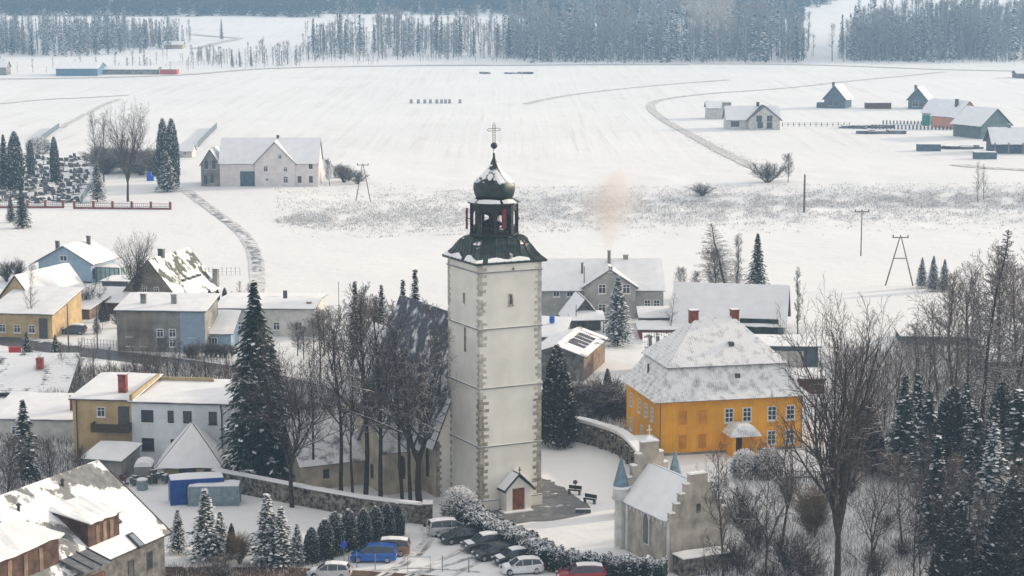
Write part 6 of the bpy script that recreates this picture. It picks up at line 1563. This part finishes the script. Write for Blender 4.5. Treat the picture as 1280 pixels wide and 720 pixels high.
for i,(x,y,yt,k) in enumerate(((1118,520,420,'warm:0'),(1143,505,398,'warm:1'),(1172,500,372,'warm:0'),(1190,490,330,'warm:0'),(1210,500,345,'warm:1'),(1250,495,330,'warm:1'),(1275,500,320,'warm:0'),(1090,500,440,'slim:0'),(1105,545,450,'slim:1'),(1160,535,425,'slim:0'),(1195,530,400,'warm:1'),(1240,530,380,'slim:1'),(1275,540,390,'warm:0'),(1240,455,300,'warm:0'),(1290,470,296,'warm:1'),(1225,480,352,'slim:1'),(1205,430,322,'warm:0'),(1262,430,322,'warm:1'),(1215,450,335,'slim:0'),(1150,480,400,'warm:0'),(1185,440,352,'warm:1'),(1283,430,330,'warm:0'))):
    T_(k,x,y,yt,'grey bare tree in the thicket behind the right conifers',group='bare trees of the right thicket',wide=1.1)
T_('fir:0',1086,560,512,'small dark fir behind the great bare tree, right side',wide=1.3); T_('fir:1',1010,0,0,'') if False else None
T_('cedar:1',1080,590,500,'dark conifer mass behind the great bare tree',wide=1.3)
for i,(x,y,yt) in enumerate(((1152,360,322),(1166,364,320),(1180,364,324))): T_('bluespruce:%d'%(i%2),x,y,yt,('left','middle','right')[i]+' one of three blue green conifers by the lower A-frame pole')
# lower left
T_('spruce:0',32,606,500,'dark spruce with a dusted crown above the near roof, far left',wide=1.05)
T_('round:1',8,640,540,'snowy tangled bare tree at the left edge above the near roof',wide=1.2); T_('round:0',62,610,545,'snowy tangled bare tree right of the far left spruce',wide=1.2)
T_('round:1',98,612,555,'bare grey tree between the near roof and the grey shed',wide=1.1)
for i,(x,y,yt,k,w,lab) in enumerate(((223,692,637,'fir:0',1.1,'small snowy fir nearest the corner of the near house'),(258,700,612,'fir:1',1.15,'snowy fir in front of the blue container, the taller left one'),(276,696,640,'fir:2',1.2,'dark snowy fir right of the tallest one by the containers'),(335,706,618,'fir:1',1.2,'tall snowy fir at the left of the group below the stone wall'),(352,708,634,'fir:0',1.2,'snowy fir, second from the left below the stone wall'),(372,706,655,'fir:2',1.1,'low wide snowy fir in the middle of the group below the stone wall'))):
    T_(k,x,y,yt,lab,wide=w)
for i,(x,y,yt,lab) in enumerate(((390,704,660,'narrow snowy thuja, first left in the row below the stone wall'),(407,700,650,'narrow snowy thuja, second in the row below the stone wall'),(419,694,641,'narrow snowy thuja, third in the row, behind the parking sign'),(436,690,638,'narrow snowy thuja above the parking sign'),(455,684,637,'bushy snowy thuja above the blue people carrier'),(470,680,634,'bushy snowy thuja right above the blue people carrier roof'),(484,674,630,'snowy thuja, second from the right end of the row'),(497,670,630,'snowy thuja at the right end of the row below the stone wall'))):
    T_('thuja:%d'%(i%2),x,y,yt,lab,wide=1.35,name='thuja_tree')
T_('bushgold:1',300,705,664,'brown leafless hedge bush between the firs by the near house','shrub'); T_('bush:1',276,735,690,'reddish bare bush at the bottom edge right of the near house')
T_('cedar:1',290,700,655,'brown green conifer between the two groups of snowy firs',wide=.8)
T_('sap:1',95,735,690,'bare shrub poking over the near house balcony'); T_('sap:0',14,740,660,'thin bare shrub before the long dormer at the left edge')
# street trees
T_('spready:2',196,497,412,'forked pale bare tree with leaning stems below the long grey house',wide=.8)
T_('big:0',172,392,282,'bare tree with a domed double crown before the steep roofed house gable',wide=.8)
T_('birch:0',40,420,328,'slim pale bare birch before the yellow beige house',wide=.9)
T_('spruce:1',34,452,415,'small snowy fir at the left beside the red cabinet',wide=1.3); T_('spruce:2',70,456,418,'small snowy fir just right of the red cabinet one',wide=1.3)
T_('globe:0',78,404,386,'big round snow-covered bush by the timber garage'); T_('fir:0',121,417,393,'snowy blue fir behind the utility pole',wide=1.2,name='fir_tree')
T_('thuja:0',27,413,386,'dark columnar thuja at the entrance of the yellow beige house',wide=.9)
T_('cedar:1',130,402,376,'dark evergreen bush between the timber garage and the brown shed',wide=1.2)
for i,(x,y,yt) in enumerate(((8,352,324),(22,350,322),(102,388,352),(110,392,358),(95,380,360),(150,410,385),(60,352,340))): T_('bush:%d'%(i%3),x,y,yt,'grey leafless bush among the village gardens at the left',group='leafless garden bushes at the left')
q=random.Random(3)
for i in range(40):
    x=q.uniform(40,292); y=q.uniform(474,498)-(x<90)*6; T_(('slim:0','slim:1','sap:0','sap:1','birch:0')[i%5],x,y,y-q.uniform(34,62),'bare brown sapling in the thicket between the street and the joined houses',group='saplings of the street thicket',wide=1.0)
for i in range(9):
    T_('bush:%d'%(i%3),235+i*7+q.uniform(-3,3),447+q.uniform(-3,3),430+q.uniform(-6,0),'low brown bush along the street railing','shrub',group='bushes along the street railing')
for i,(x,y,yt,k,w) in enumerate(((250,378,366,'fir:0',1),(262,379,362,'thuja:0',1),(272,379,362,'thuja:1',1),(281,379,360,'thuja:0',1),(240,380,368,'globe:0',1.3),(290,380,364,'fir:1',1.2))):
    T_(k,x,y,yt,('snowy fir at the right foot of the steep roofed house','first dark garden thuja right of the steep roofed house','second dark garden thuja right of the steep roofed house','third dark garden thuja right of the steep roofed house','snowy round bush under the eave of the steep roofed house','last snowy fir of the garden row beside the lane')[i],wide=w)
for i,(x,y,yt) in enumerate(((392,440,395),(405,445,380),(380,450,405),(402,430,390),(372,445,400))): T_('round:%d'%(i%2),x,y,yt,'snow-dusted bare tree between the pale flat house and the church trees',group='bare trees behind the big spruce',wide=1.2)
for i in range(16): T_('bush:%d'%(i%3),330+i*10+q.uniform(-4,4),500+q.uniform(-14,24),485+q.uniform(-14,20),'snow-covered bush in the gardens behind the church','shrub',group='bushes behind the church',wide=1.3)
for i,(x,y,yt) in enumerate(((120,372,340),(104,372,350),(133,385,352),(90,394,368),(68,398,366),(140,378,345),(300,385,350),(312,392,352),(294,405,372),(128,412,384),(44,352,330),(232,388,362))): T_(('slim:0','warm:0','slim:1')[i%3],x,y,yt,'small bare garden tree among the houses left of the big spruce',group='small garden trees of the left village',wide=1.2)
# behind curved wall and barns
for i in range(16): T_(('bush:0','bush:1','bush:2','sap:0')[i%4],q.uniform(716,782),q.uniform(500,530),q.uniform(468,500),'grey brown leafless bush in the gap between the board barn and the orange house','shrub',group='bushes behind the curved wall',wide=1.3)
# cemetery trees
for x,y,yt,k,w,lab in ((20,238,166,'thuja:0',.85,'dark column cypress at the far left of the cemetery'),(6,236,168,'spruce:0',.9,'dark spruce at the left edge of the cemetery'),(39,222,176,'thuja:1',.62,'dark slim cypress among the gravestones left of the clipped block'),
 (48,192,172,'globe:0',1.5,'wide clipped evergreen at the back of the cemetery'),(69,229,172,'thuja:0',.62,'dark cypress in the middle of the gravestones'),(28,285,235,'spruce:0',1.2,'dark evergreen before the left part of the cemetery fence'),(14,278,245,'spruce:1',1.1,'lower dark evergreen at the left edge before the fence'),
 (122,252,202,'fir:0',1.0,'small dark fir just right of the cemetery gate'),(205,234,150,'thuja:0',.62,'tall dark cypress, left one of the pair at the fence end'),(216,236,150,'thuja:1',.62,'tall dark cypress, right one of the pair at the fence end'),(209,240,190,'fir:1',1.3,'dark fir at the foot of the pair of tall cypresses')):
    T_(k,x,y,yt,lab,wide=w)
T_('big:1',160,252,119,'tall bare tree with a round crown behind the cemetery fence',wide=.75)
T_('tall:0',121,232,138,'bare tree left of the tall round crowned one, left of two',wide=.9); T_('tall:1',130,228,136,'bare tree just left of the tall round crowned one',wide=.9)
for i in range(24): T_('bush:%d'%(i%3),q.uniform(122,205),q.uniform(196,222),q.uniform(180,192),'low leafless bush at the back of the cemetery','shrub',group='bushes at the back of the cemetery',wide=1.5)
T_('round:1',412,232,197,'small round bare tree at the right end of the farmhouse',wide=.9)
for i,(x,y,yt) in enumerate(((430,228,204),(436,226,208),(447,230,212))): T_('bush:%d'%i,x,y,yt,'leafless bush between the farmhouse and its power pole',group='bushes by the farmhouse pole',wide=1.3)
T_('globe:0',425,222,206,'dark small evergreen with snow right of the farmhouse',wide=1.1)
T_('round:0',985,228,190,'hazy bare tree right of the round grey bush at the field edge'); T_('bush:0',960,228,200,'round hazy grey bush at the field edge left of a bare tree',wide=1.6)
T_('birch:0',1222,252,200,'bare twin tree below the site cabin, left stem',wide=1.2); T_('birch:0',1229,250,203,'bare twin tree below the site cabin, right stem',wide=1.1)
T_('bush:1',878,245,228,'grey low bush alone on the stream bank',wide=2.2)
for i,(x,y) in enumerate(((60,70),(55,40))): pass
# conifers standing out at the foot of the far slopes
for i,(x,y,yt) in enumerate(((392,66,23),(405,66,30),(425,66,18),(432,67,24),(450,68,18),(468,66,30),(478,67,38),(523,66,22),(546,66,14),(552,68,20),(575,70,22),(592,70,34),(622,70,30),(636,72,22),(100,68,36),(120,69,38),(135,68,34),(150,66,38),(290,84,62),(300,84,64),(314,84,58),(40,70,36),(15,70,34),(182,62,30),(200,62,32),(277,50,24),(1052,68,18),(1065,70,24),(995,78,22),(1004,76,34),(700,70,22),(740,72,30))):
    T_('farspruce:%d'%(i%2),x,y,yt,'hazy blue spruce standing out at the foot of the far wooded slope' if i else 'pointed blue spruce at the left end of the far tree line, standing free',group='spruces at the foot of the far slope' if i else None,wide=rnd.uniform(.75,1.0))

# ------------------------------------------------------------------ CLIPPED SNOWY HEDGE
def hedge(name,label,pix,h,wd,n=9000,round_=False):
    P=[G(*p) for p in pix]; o0=P[0]; Q=[]; q=random.Random(9)
    for i in range(len(P)-1):
        for k in range(10): Q.append(P[i].lerp(P[i+1],k/10))
    Q.append(P[-1]); C=[];D=[];Nn=[];L=[];Wd=[];mi=[]
    hs=h if hasattr(h,'__len__') else (h,h)
    for k in range(n):
        f=q.random()*(len(Q)-1); i=int(f); a,b=Q[i],Q[i+1]; p=a.lerp(b,f-i); d=(b-a).normalized(); nn=Vector((-d.y,d.x,0)); hh=(hs[0]+(hs[1]-hs[0])*f/(len(Q)-1))*(1+.10*math.sin(f*1.3)+.05*math.sin(f*3.7))
        w=wd*(1+.12*math.sin(f*2.1+1)); c=q.random()
        if c<.45: u=q.uniform(-1,1); z=hh*(1-.12*u*u)+q.gauss(0,.06); pos=p+nn*(u*w/2); snow=q.random()<.80; out=Vector((0,0,1))
        else: s_=q.choice((-1,1)); z=q.random()**.8*hh; pos=p+nn*(s_*w/2*(1-.1*(z/hh)**3)+q.gauss(0,.07)); snow=q.random()<.12+.35*(z/hh)**3; out=nn*s_
        if snow: dd=Vector((q.gauss(0,1),q.gauss(0,1),q.gauss(0,.35))).normalized(); n2=dd.cross(Vector((0,0,1))).normalized()
        else: dd=(out*.7+Vector((q.gauss(0,.5),q.gauss(0,.5),.3+q.gauss(0,.5)))).normalized(); n2=dd.cross(Vector((q.gauss(0,1),q.gauss(0,1),q.gauss(0,1)))).normalized()
        C.append((pos.x-o0.x,pos.y-o0.y,z+(H(pos.x,pos.y)-o0.z)));D.append(tuple(dd));Nn.append(tuple(n2));L.append(q.uniform(.2,.42));Wd.append(q.uniform(.1,.2));mi.append(1 if snow else 0)
    v,f=blades(C,D,Nn,L,Wd); me=np_mesh('leaves',v,f,mi,[M['needle'],M['snow_rough']])
    r=empty(name,o0,0,label,'hedge'); o=bpy.data.objects.new('leaves',me); COL.objects.link(o); o.parent=r
    b=MB(); R=[]
    for i,qq in enumerate(Q):
        d=(Q[min(i+1,len(Q)-1)]-Q[max(i-1,0)]).normalized(); nn=Vector((-d.y,d.x,0)); hh=(hs[0]+(hs[1]-hs[0])*i/(len(Q)-1))-.25; R.append([(qq.x-o0.x-nn.x*wd*.42,qq.y-o0.y-nn.y*wd*.42,-.2),(qq.x-o0.x-nn.x*wd*.4,qq.y-o0.y-nn.y*wd*.4,hh),(qq.x-o0.x+nn.x*wd*.4,qq.y-o0.y+nn.y*wd*.4,hh),(qq.x-o0.x+nn.x*wd*.42,qq.y-o0.y+nn.y*wd*.42,-.2)])
    b.rings(R); b.build('core',M['needle'],r); return r
hedge('snowy_hedge','long rounded hedge heaped with snow running down behind the parked cars',[(583,655),(597,668),(625,681),(655,693),(690,712)],(2.3,1.9),2.5,20000)
hedge('snowy_hedge','clipped lower hedge with a level snow top in front of the stepped gable chapel',[(690,712),(730,718),(780,723),(832,727)],(1.9,2.0),1.6,12000)
T_('globe:1',575,652,611,'round snow-topped shrub at the upper end of the long hedge',wide=1.0)

# ------------------------------------------------------------------ STUFF: WOODS, SCRUB, DRY GRASS
def inst_np(base_v,base_f,pos,rot,scl,mi=None):
    bv=np.asarray(base_v);bf=np.asarray(base_f);n=len(pos);c=np.cos(rot)[:,None];s=np.sin(rot)[:,None]
    x=bv[None,:,0]*scl[:,0:1];y=bv[None,:,1]*scl[:,0:1];z=bv[None,:,2]*scl[:,1:2]
    V=np.stack([x*c-y*s+pos[:,0:1],x*s+y*c+pos[:,1:2],z+pos[:,2:3]],2).reshape(-1,3)
    Fq=(bf[None]+(np.arange(n)*len(bv))[:,None,None]).reshape(-1,bf.shape[1])
    return V,Fq,(np.tile(mi,n) if mi is not None else None)
def far_bare(seed):
    q=random.Random(seed); P=[([(0,0,0),(q.gauss(0,.3),0,10),(q.gauss(0,.5),0,20)],[.36,.26,.08])]
    for k in range(26):
        z=q.uniform(6,19); a=q.uniform(0,6.28); l=q.uniform(1.5,4.2)*(1.2-z/26); s=(0,0,z); e=(math.cos(a)*l*.8,math.sin(a)*l*.8,z+l*.8); P.append(([s,e],[.09,.05]))
        for m in range(4):
            u=q.uniform(.3,1); s2=tuple(s[j]+(e[j]-s[j])*u for j in range(3)); P.append(([s2,(s2[0]+q.gauss(0,.7),s2[1]+q.gauss(0,.7),s2[2]+q.uniform(.3,1.6))],[.06,.04]))
    return tubes_np(P,3)
def wood(name,polys,n,bare=.5,hs=(16,24),seed=1,dark=False):
    q=random.Random(seed); A=[[],[],[],[]]
    for k in range(n):
        for _ in range(12):
            x0,x1,y0,y1=q.choice(polys); x=q.uniform(x0-12,x1+12); y=q.uniform(y0,y1)+2.5*noise.noise(Vector((x/25,2,seed))); e=min(x-x0,x1-x)/25
            if noise.noise(Vector((x/38,y/14,seed*3.1)))+.45+min(0,e)>q.uniform(-.1,.45): break
        p=G(x,y); hs_=.72+.5*(.5+noise.noise(Vector((x/30,y/20,seed+9)))); A[(q.random()>bare)*2+q.choice((0,1))].append((p.x+q.gauss(0,4),p.y+q.gauss(0,8),q.uniform(hs[0]*.6,hs[1])*hs_))
    for i,L in enumerate(A):
        if not L: continue
        pos=np.array([(a,b,H(a,b)-.5) for a,b,_ in L]); hh=np.array([c for _,_,c in L])
        if i<2: v,f=far_bare(i); mats=[M['farbark']]; mi=None; sc_=np.stack([hh/20,hh/20],1)
        else:
            v,f,mi=FSP[i-2]; mats=[M['needle'],M['snow_rough']]; sc_=np.stack([hh/20*.8,hh/20],1)
        V,Fq,m=inst_np(v,f,pos,np.array([q.uniform(0,6) for _ in L]),sc_,mi)
        parts_.append((name,V,Fq,m,mats))
def mesh_np(me):
    v=np.empty(len(me.vertices)*3,np.float32); me.vertices.foreach_get('co',v); f=np.empty(len(me.loops),np.int32); me.loops.foreach_get('vertex_index',f); mi=np.empty(len(me.polygons),np.int32); me.polygons.foreach_get('material_index',mi); return v.reshape(-1,3),f.reshape(-1,4),mi
def _c(s): return mesh_np(conifer_mesh(s,20,3.4,44,8,2.4,.9,.35,.46)[1])  # snow share raised beyond the frost, its paleness standing in for haze
FSP=[_c(1),_c(2)]; parts_=[]
def flush(name,kind='stuff'):
    V=[];Fq=[];Mi=[];mats=[];o=0
    for nm,v,f,m,ms in parts_:
        idx=[]
        for x in ms:
            if x not in mats: mats.append(x)
            idx.append(mats.index(x))
        V.append(v);Fq.append(f+o);o+=len(v);Mi.append(np.array(idx)[m] if m is not None else np.full(len(f),idx[0]))
    me=np_mesh(name,np.concatenate(V),np.concatenate(Fq),np.concatenate(Mi),mats); ob=bpy.data.objects.new(name,me); COL.objects.link(ob); parts_.clear(); return ob
wood('a',[(645,992,70,78),(645,992,60,74),(655,985,45,70)],900,.72,(20,32),1)
wood('a',[(645,980,12,50)],420,.5,(16,24),11)
tag(flush('far_wood'),'dense hazy wood behind the field, in the middle right of the far slope','wood',kind='stuff')
wood('a',[(1062,1300,68,77),(1070,1300,55,75),(1095,1300,42,66)],800,.72,(22,34),2)
tag(flush('far_wood'),'dense hazy wood at the right end of the far field','wood',kind='stuff')
wood('a',[(395,660,50,72),(440,660,40,70),(400,650,62,74)],330,.8,(15,24),3)
tag(flush('far_wood'),'thin row of hazy bare trees on the snowy middle of the far slope','wood',kind='stuff')
wood('a',[(-20,160,48,70),(150,215,50,66),(-10,130,40,60),(0,110,52,68)],620,.35,(14,22),4); wood('a',[(150,235,30,60),(255,345,76,84)],60,.6,(10,16),5)
tag(flush('far_wood'),'dark bluish wood at the far left above the blue hall','wood',kind='stuff')
wood('a',[(180,400,72,84),(230,330,74,84),(340,500,66,82),(0,240,84,92)],190,.95,(5,10),6)
wood('a',[(380,1040,68,79),(620,1040,72,79),(1040,1300,72,80),(395,650,40,72)],650,.97,(4,11),7)
tag(flush('far_scrub'),'hazy leafless scrub along the far valley road and wood edges','scrub',kind='stuff')
# hill woods above everything, on the slope that climbs out of the picture
q=random.Random(8); L=[]
for k in range(6000):
    y=q.uniform(1700,1930) if k<4200 else q.uniform(1930,2900); x=q.uniform(-.34,.34)*y*1.15
    px=640+F*x/y
    if px>1000 and y<1830+max(0,px-1020)*4: continue
    if 400<px<640 and y<1740: continue
    L.append((x,y,q.uniform(15,24)))
for i in (0,1):
    A=L[i::2]; pos=np.array([(a,b,H(a,b)-.5) for a,b,_ in A]); hh=np.array([c for *_,c in A]); v,f,mi=FSP[i]; k=len(f)//2; 
    V,Fq,m=inst_np(v[:k*4],f[:k],pos,np.array([q.uniform(0,6) for _ in A]),np.stack([hh/20*1.5,hh/20],1),mi[:k]); parts_.append(('h',V,Fq,m,[M['needle'],M['needle']]))
tag(flush('hill_forest'),'blue hazy forest covering the hill along the top edge of the picture','forest',kind='stuff')
def tufts(name,label,region,n,hs,m,mat_snow=.3,seed=1,wd=.05,cat='undergrowth',cl=None,blades_=5):
    q=random.Random(seed); C=[];D=[];Nn=[];L=[];Wd=[];mi=[]
    for k in range(n):
        x,y=region(q); p=G(x,y) if not cl else cl(q)
        for j in range(blades_):
            d=vnorm((q.gauss(0,.4),q.gauss(0,.4),1)); l=q.uniform(*hs); c=(p.x+q.gauss(0,.25)+d[0]*l/2,p.y+q.gauss(0,.25)+d[1]*l/2,p.z+d[2]*l/2-.05); a=q.uniform(0,3.14)
            C.append(c);D.append(d);Nn.append((math.cos(a),math.sin(a),0));L.append(l);Wd.append(wd*q.uniform(.6,1.6)); mi.append(1 if q.random()<mat_snow else 0)
    v,f=blades(C,D,Nn,L,Wd); me=np_mesh(name,v,f,mi,[M[m],M['snow_rough']]); o=bpy.data.objects.new(name,me); COL.objects.link(o); return tag(o,label,cat,kind='stuff')
def bank(q):
    x=q.uniform(345,1290); u=(x-345)/945; top=250-u*22 if x<640 else 243-(x-640)*.022; bot=295-min(1,u*3)*2-(x-640)*.012 if x<1000 else 258
    top=256-12*min(1,(x-345)/300)-(x-345)*.012; bot=296-(x-345)*.035; m=(top+bot)/2; hgt=(bot-top)/2*min(1,(x-335)/120)
    for _ in range(6):
        y=m+hgt*max(-1.25,min(1.25,q.gauss(0,.55)))
        if noise.noise(Vector((x/26,y/7,4)))>q.uniform(-.55,.15): break
        x=q.uniform(345,1290)
    return x,y
tufts('bank_grass','dry snowy grass and weeds along the stream bank beyond the tower','',0,(0,1),'tuft') if False else None
tufts('bank_grass','dry snowy grass and weeds along the stream bank beyond the tower',bank,20000,(.15,.6),'tuft',.5,2,.12,'grass')
tufts('track_weeds','dry weeds along the curved field track at the right',lambda q:(lambda t:(860+t*110+q.gauss(0,6),170+t*50+q.gauss(0,3)))(q.random()),700,(.15,.5),'tuft',.5,3,.12,'grass')
tufts('garden_undergrowth','dry snowy stalks in the garden below the orange house',lambda q:(q.uniform(880,1290),q.uniform(600,740)),8000,(.3,1.5),'tuftdark',.35,4,.028)
tufts('wood_undergrowth','dark undergrowth beneath the bare trees and conifers at the right',lambda q:(q.uniform(1045,1300),q.uniform(440,600)),5500,(.5,3.0),'tuftdark',.25,5,.06)
tufts('street_undergrowth','brown undergrowth on the bank between the street and the joined houses',lambda q:(q.uniform(50,300),q.uniform(462,500)),3000,(.5,1.8),'tuftdark',.25,6,.05)
tufts('churchyard_undergrowth','dark undergrowth with snow behind and beside the church',lambda q:(q.uniform(330,540),q.uniform(455,545)),2600,(.4,1.5),'tuftdark',.4,7,.05)
tufts('wall_undergrowth','leafless brush behind the curved churchyard wall',lambda q:(q.uniform(700,790),q.uniform(490,545)),1300,(.4,1.5),'tuftdark',.4,8,.04)
tufts('lower_weeds','red brown weeds along the bottom edge between the near house and the yard',lambda q:(q.uniform(208,420),q.uniform(708,728)),900,(.2,.7),'twigbrown',.15,9,.03)
tufts('yard_brush','snow covered brush at the left above the near roof',lambda q:(q.uniform(-10,120),q.uniform(545,625)),1800,(.5,1.8),'tuftdark',.45,10,.05)
# ------------------------------------------------------------------ AIR, SMOKE
hz=MB(); x0,x1,y0,y1,z0,z1=-3300,3300,-450,6100,-12,125
hz.box((x0+x1)/2,(y0+y1)/2,z0,x1-x0,y1-y0,z1-z0); h_=hz.build('haze',volmat('haze_air',HAZE_C,HAZE_D,.15)); tag(h_,kind='stuff')
def plume(name,label,px,py,Y,path,dens,col):
    P=T(px,py,Y); b=MB(); q=random.Random(4); R=[]
    for i,(dx,dy,dz,r) in enumerate(path):
        R.append([(dx+r*math.cos(a)*(1+.25*noise.noise(Vector((math.cos(a)*1.5,math.sin(a)*1.5,i*.7)))),dy+r*math.sin(a),dz+r*.2*noise.noise(Vector((math.cos(a),math.sin(a),i*1.9)))) for a in [2*math.pi*k/20 for k in range(20)]])
    b.rings(R); o=b.build(name,volmat(name+'_air',col,dens,.0),loc=P,smooth=True); return tag(o,label,'smoke',kind='stuff')
c_=mn.wp(mn.w*.61,mn.d*.42,mn.hr+1.9)
for k,(s_,dn) in enumerate(((.8,.12),(1.4,.05),(2.1,.022))):
    plume('chimney_smoke',('beige chimney smoke drifting up from the manor roof','faint outer veil of the manor chimney smoke','palest outermost veil of the manor chimney smoke')[k],640,360,300,[(0,0,-.2,.3),(.1,0,.6,.75*s_**.5),(.1,0,1.8,1.3*s_**.6),(-.2,0,3.2,1.9*s_),(-.5,0,5,2.5*s_),(-.4,0,7,3.1*s_),(.2,0,9,3.3*s_),(.9,0,11,2.7*s_),(1.6,0,12.8,1.5*s_),(1.9,0,13.9,.2)],dn,(.84,.77,.73)).location=c_
pf=G(905,74); plume('far_smoke','faint brownish smoke column before the far wood, right of centre',640,360,300,[(0,0,0,2),(-2,0,8,9),(-6,0,20,15),(-11,0,34,19),(-16,0,48,20),(-20,0,60,12),(-21,0,63,2)],.007,(.85,.78,.72)).location=pf
# ------------------------------------------------------------------ LIGHT
SUN_AZ=R_(24); SUN_EL=R_(15.5)      # direction of the sun from +X towards +Y
w=bpy.data.worlds.new('World'); sc.world=w; w.use_nodes=True; n=w.node_tree.nodes; l=w.node_tree.links
bg_=n['Background']; sk=n.new('ShaderNodeTexSky'); sk.sky_type='NISHITA'; sk.sun_disc=False; sk.sun_elevation=SUN_EL; sk.sun_rotation=math.pi/2-SUN_AZ; sk.dust_density=4; sk.air_density=.8; sk.ozone_density=1.0; sk.altitude=400
mx=n.new('ShaderNodeMix'); mx.data_type='RGBA'; mx.inputs[0].default_value=CLOUD; l.new(sk.outputs[0],mx.inputs[6]); mx.inputs[7].default_value=(*CLOUD_C,1)   # thin bright winter cloud over the blue
l.new(mx.outputs[2],bg_.inputs[0]); bg_.inputs[1].default_value=SKY_S
ld=bpy.data.lights.new('sun','SUN'); ld.energy=SUN_S; ld.angle=R_(2.0); ld.color=(1,.83,.61)
lo_=bpy.data.objects.new('sun',ld); COL.objects.link(lo_); d=Vector((math.cos(SUN_AZ)*math.cos(SUN_EL),math.sin(SUN_AZ)*math.cos(SUN_EL),math.sin(SUN_EL)))
lo_.rotation_euler=d.to_track_quat('Z','Y').to_euler(); lo_.location=(0,0,300)
# ------------------------------------------------------------------ CAMERA
cd=bpy.data.cameras.new('camera'); cd.sensor_width=36; cd.lens=70; cd.clip_start=1; cd.clip_end=12000
co=bpy.data.objects.new('camera',cd); COL.objects.link(co); co.location=(0,0,HC); co.rotation_euler=(math.pi/2-PIT,0,0); sc.camera=co
vs=sc.view_settings; sc.display_settings.display_device='sRGB'; vs.view_transform='Standard'; vs.look='None'; vs.exposure=EXPO; vs.gamma=1; vs.use_curve_mapping=False
cy=sc.cycles; cy.max_bounces=4; cy.diffuse_bounces=3; cy.glossy_bounces=2; cy.transmission_bounces=2; cy.volume_bounces=1; cy.transparent_max_bounces=4; cy.use_denoising=True
seen={}
for o in COL.objects:
    if o.parent is None and 'label' in o:
        k=o['label']; seen.setdefault(k,[]).append(o)
for k,v in seen.items():
    n_=len(k.split())
    if n_<4 or n_>16: print('LABEL LENGTH',n_,k)
    if len(v)>1 and not all('group' in o for o in v): print('DUP LABEL',len(v),k)
print('faces',sum(len(o.data.polygons) for o in COL.objects if o.type=='MESH'),'objects',len(COL.objects))
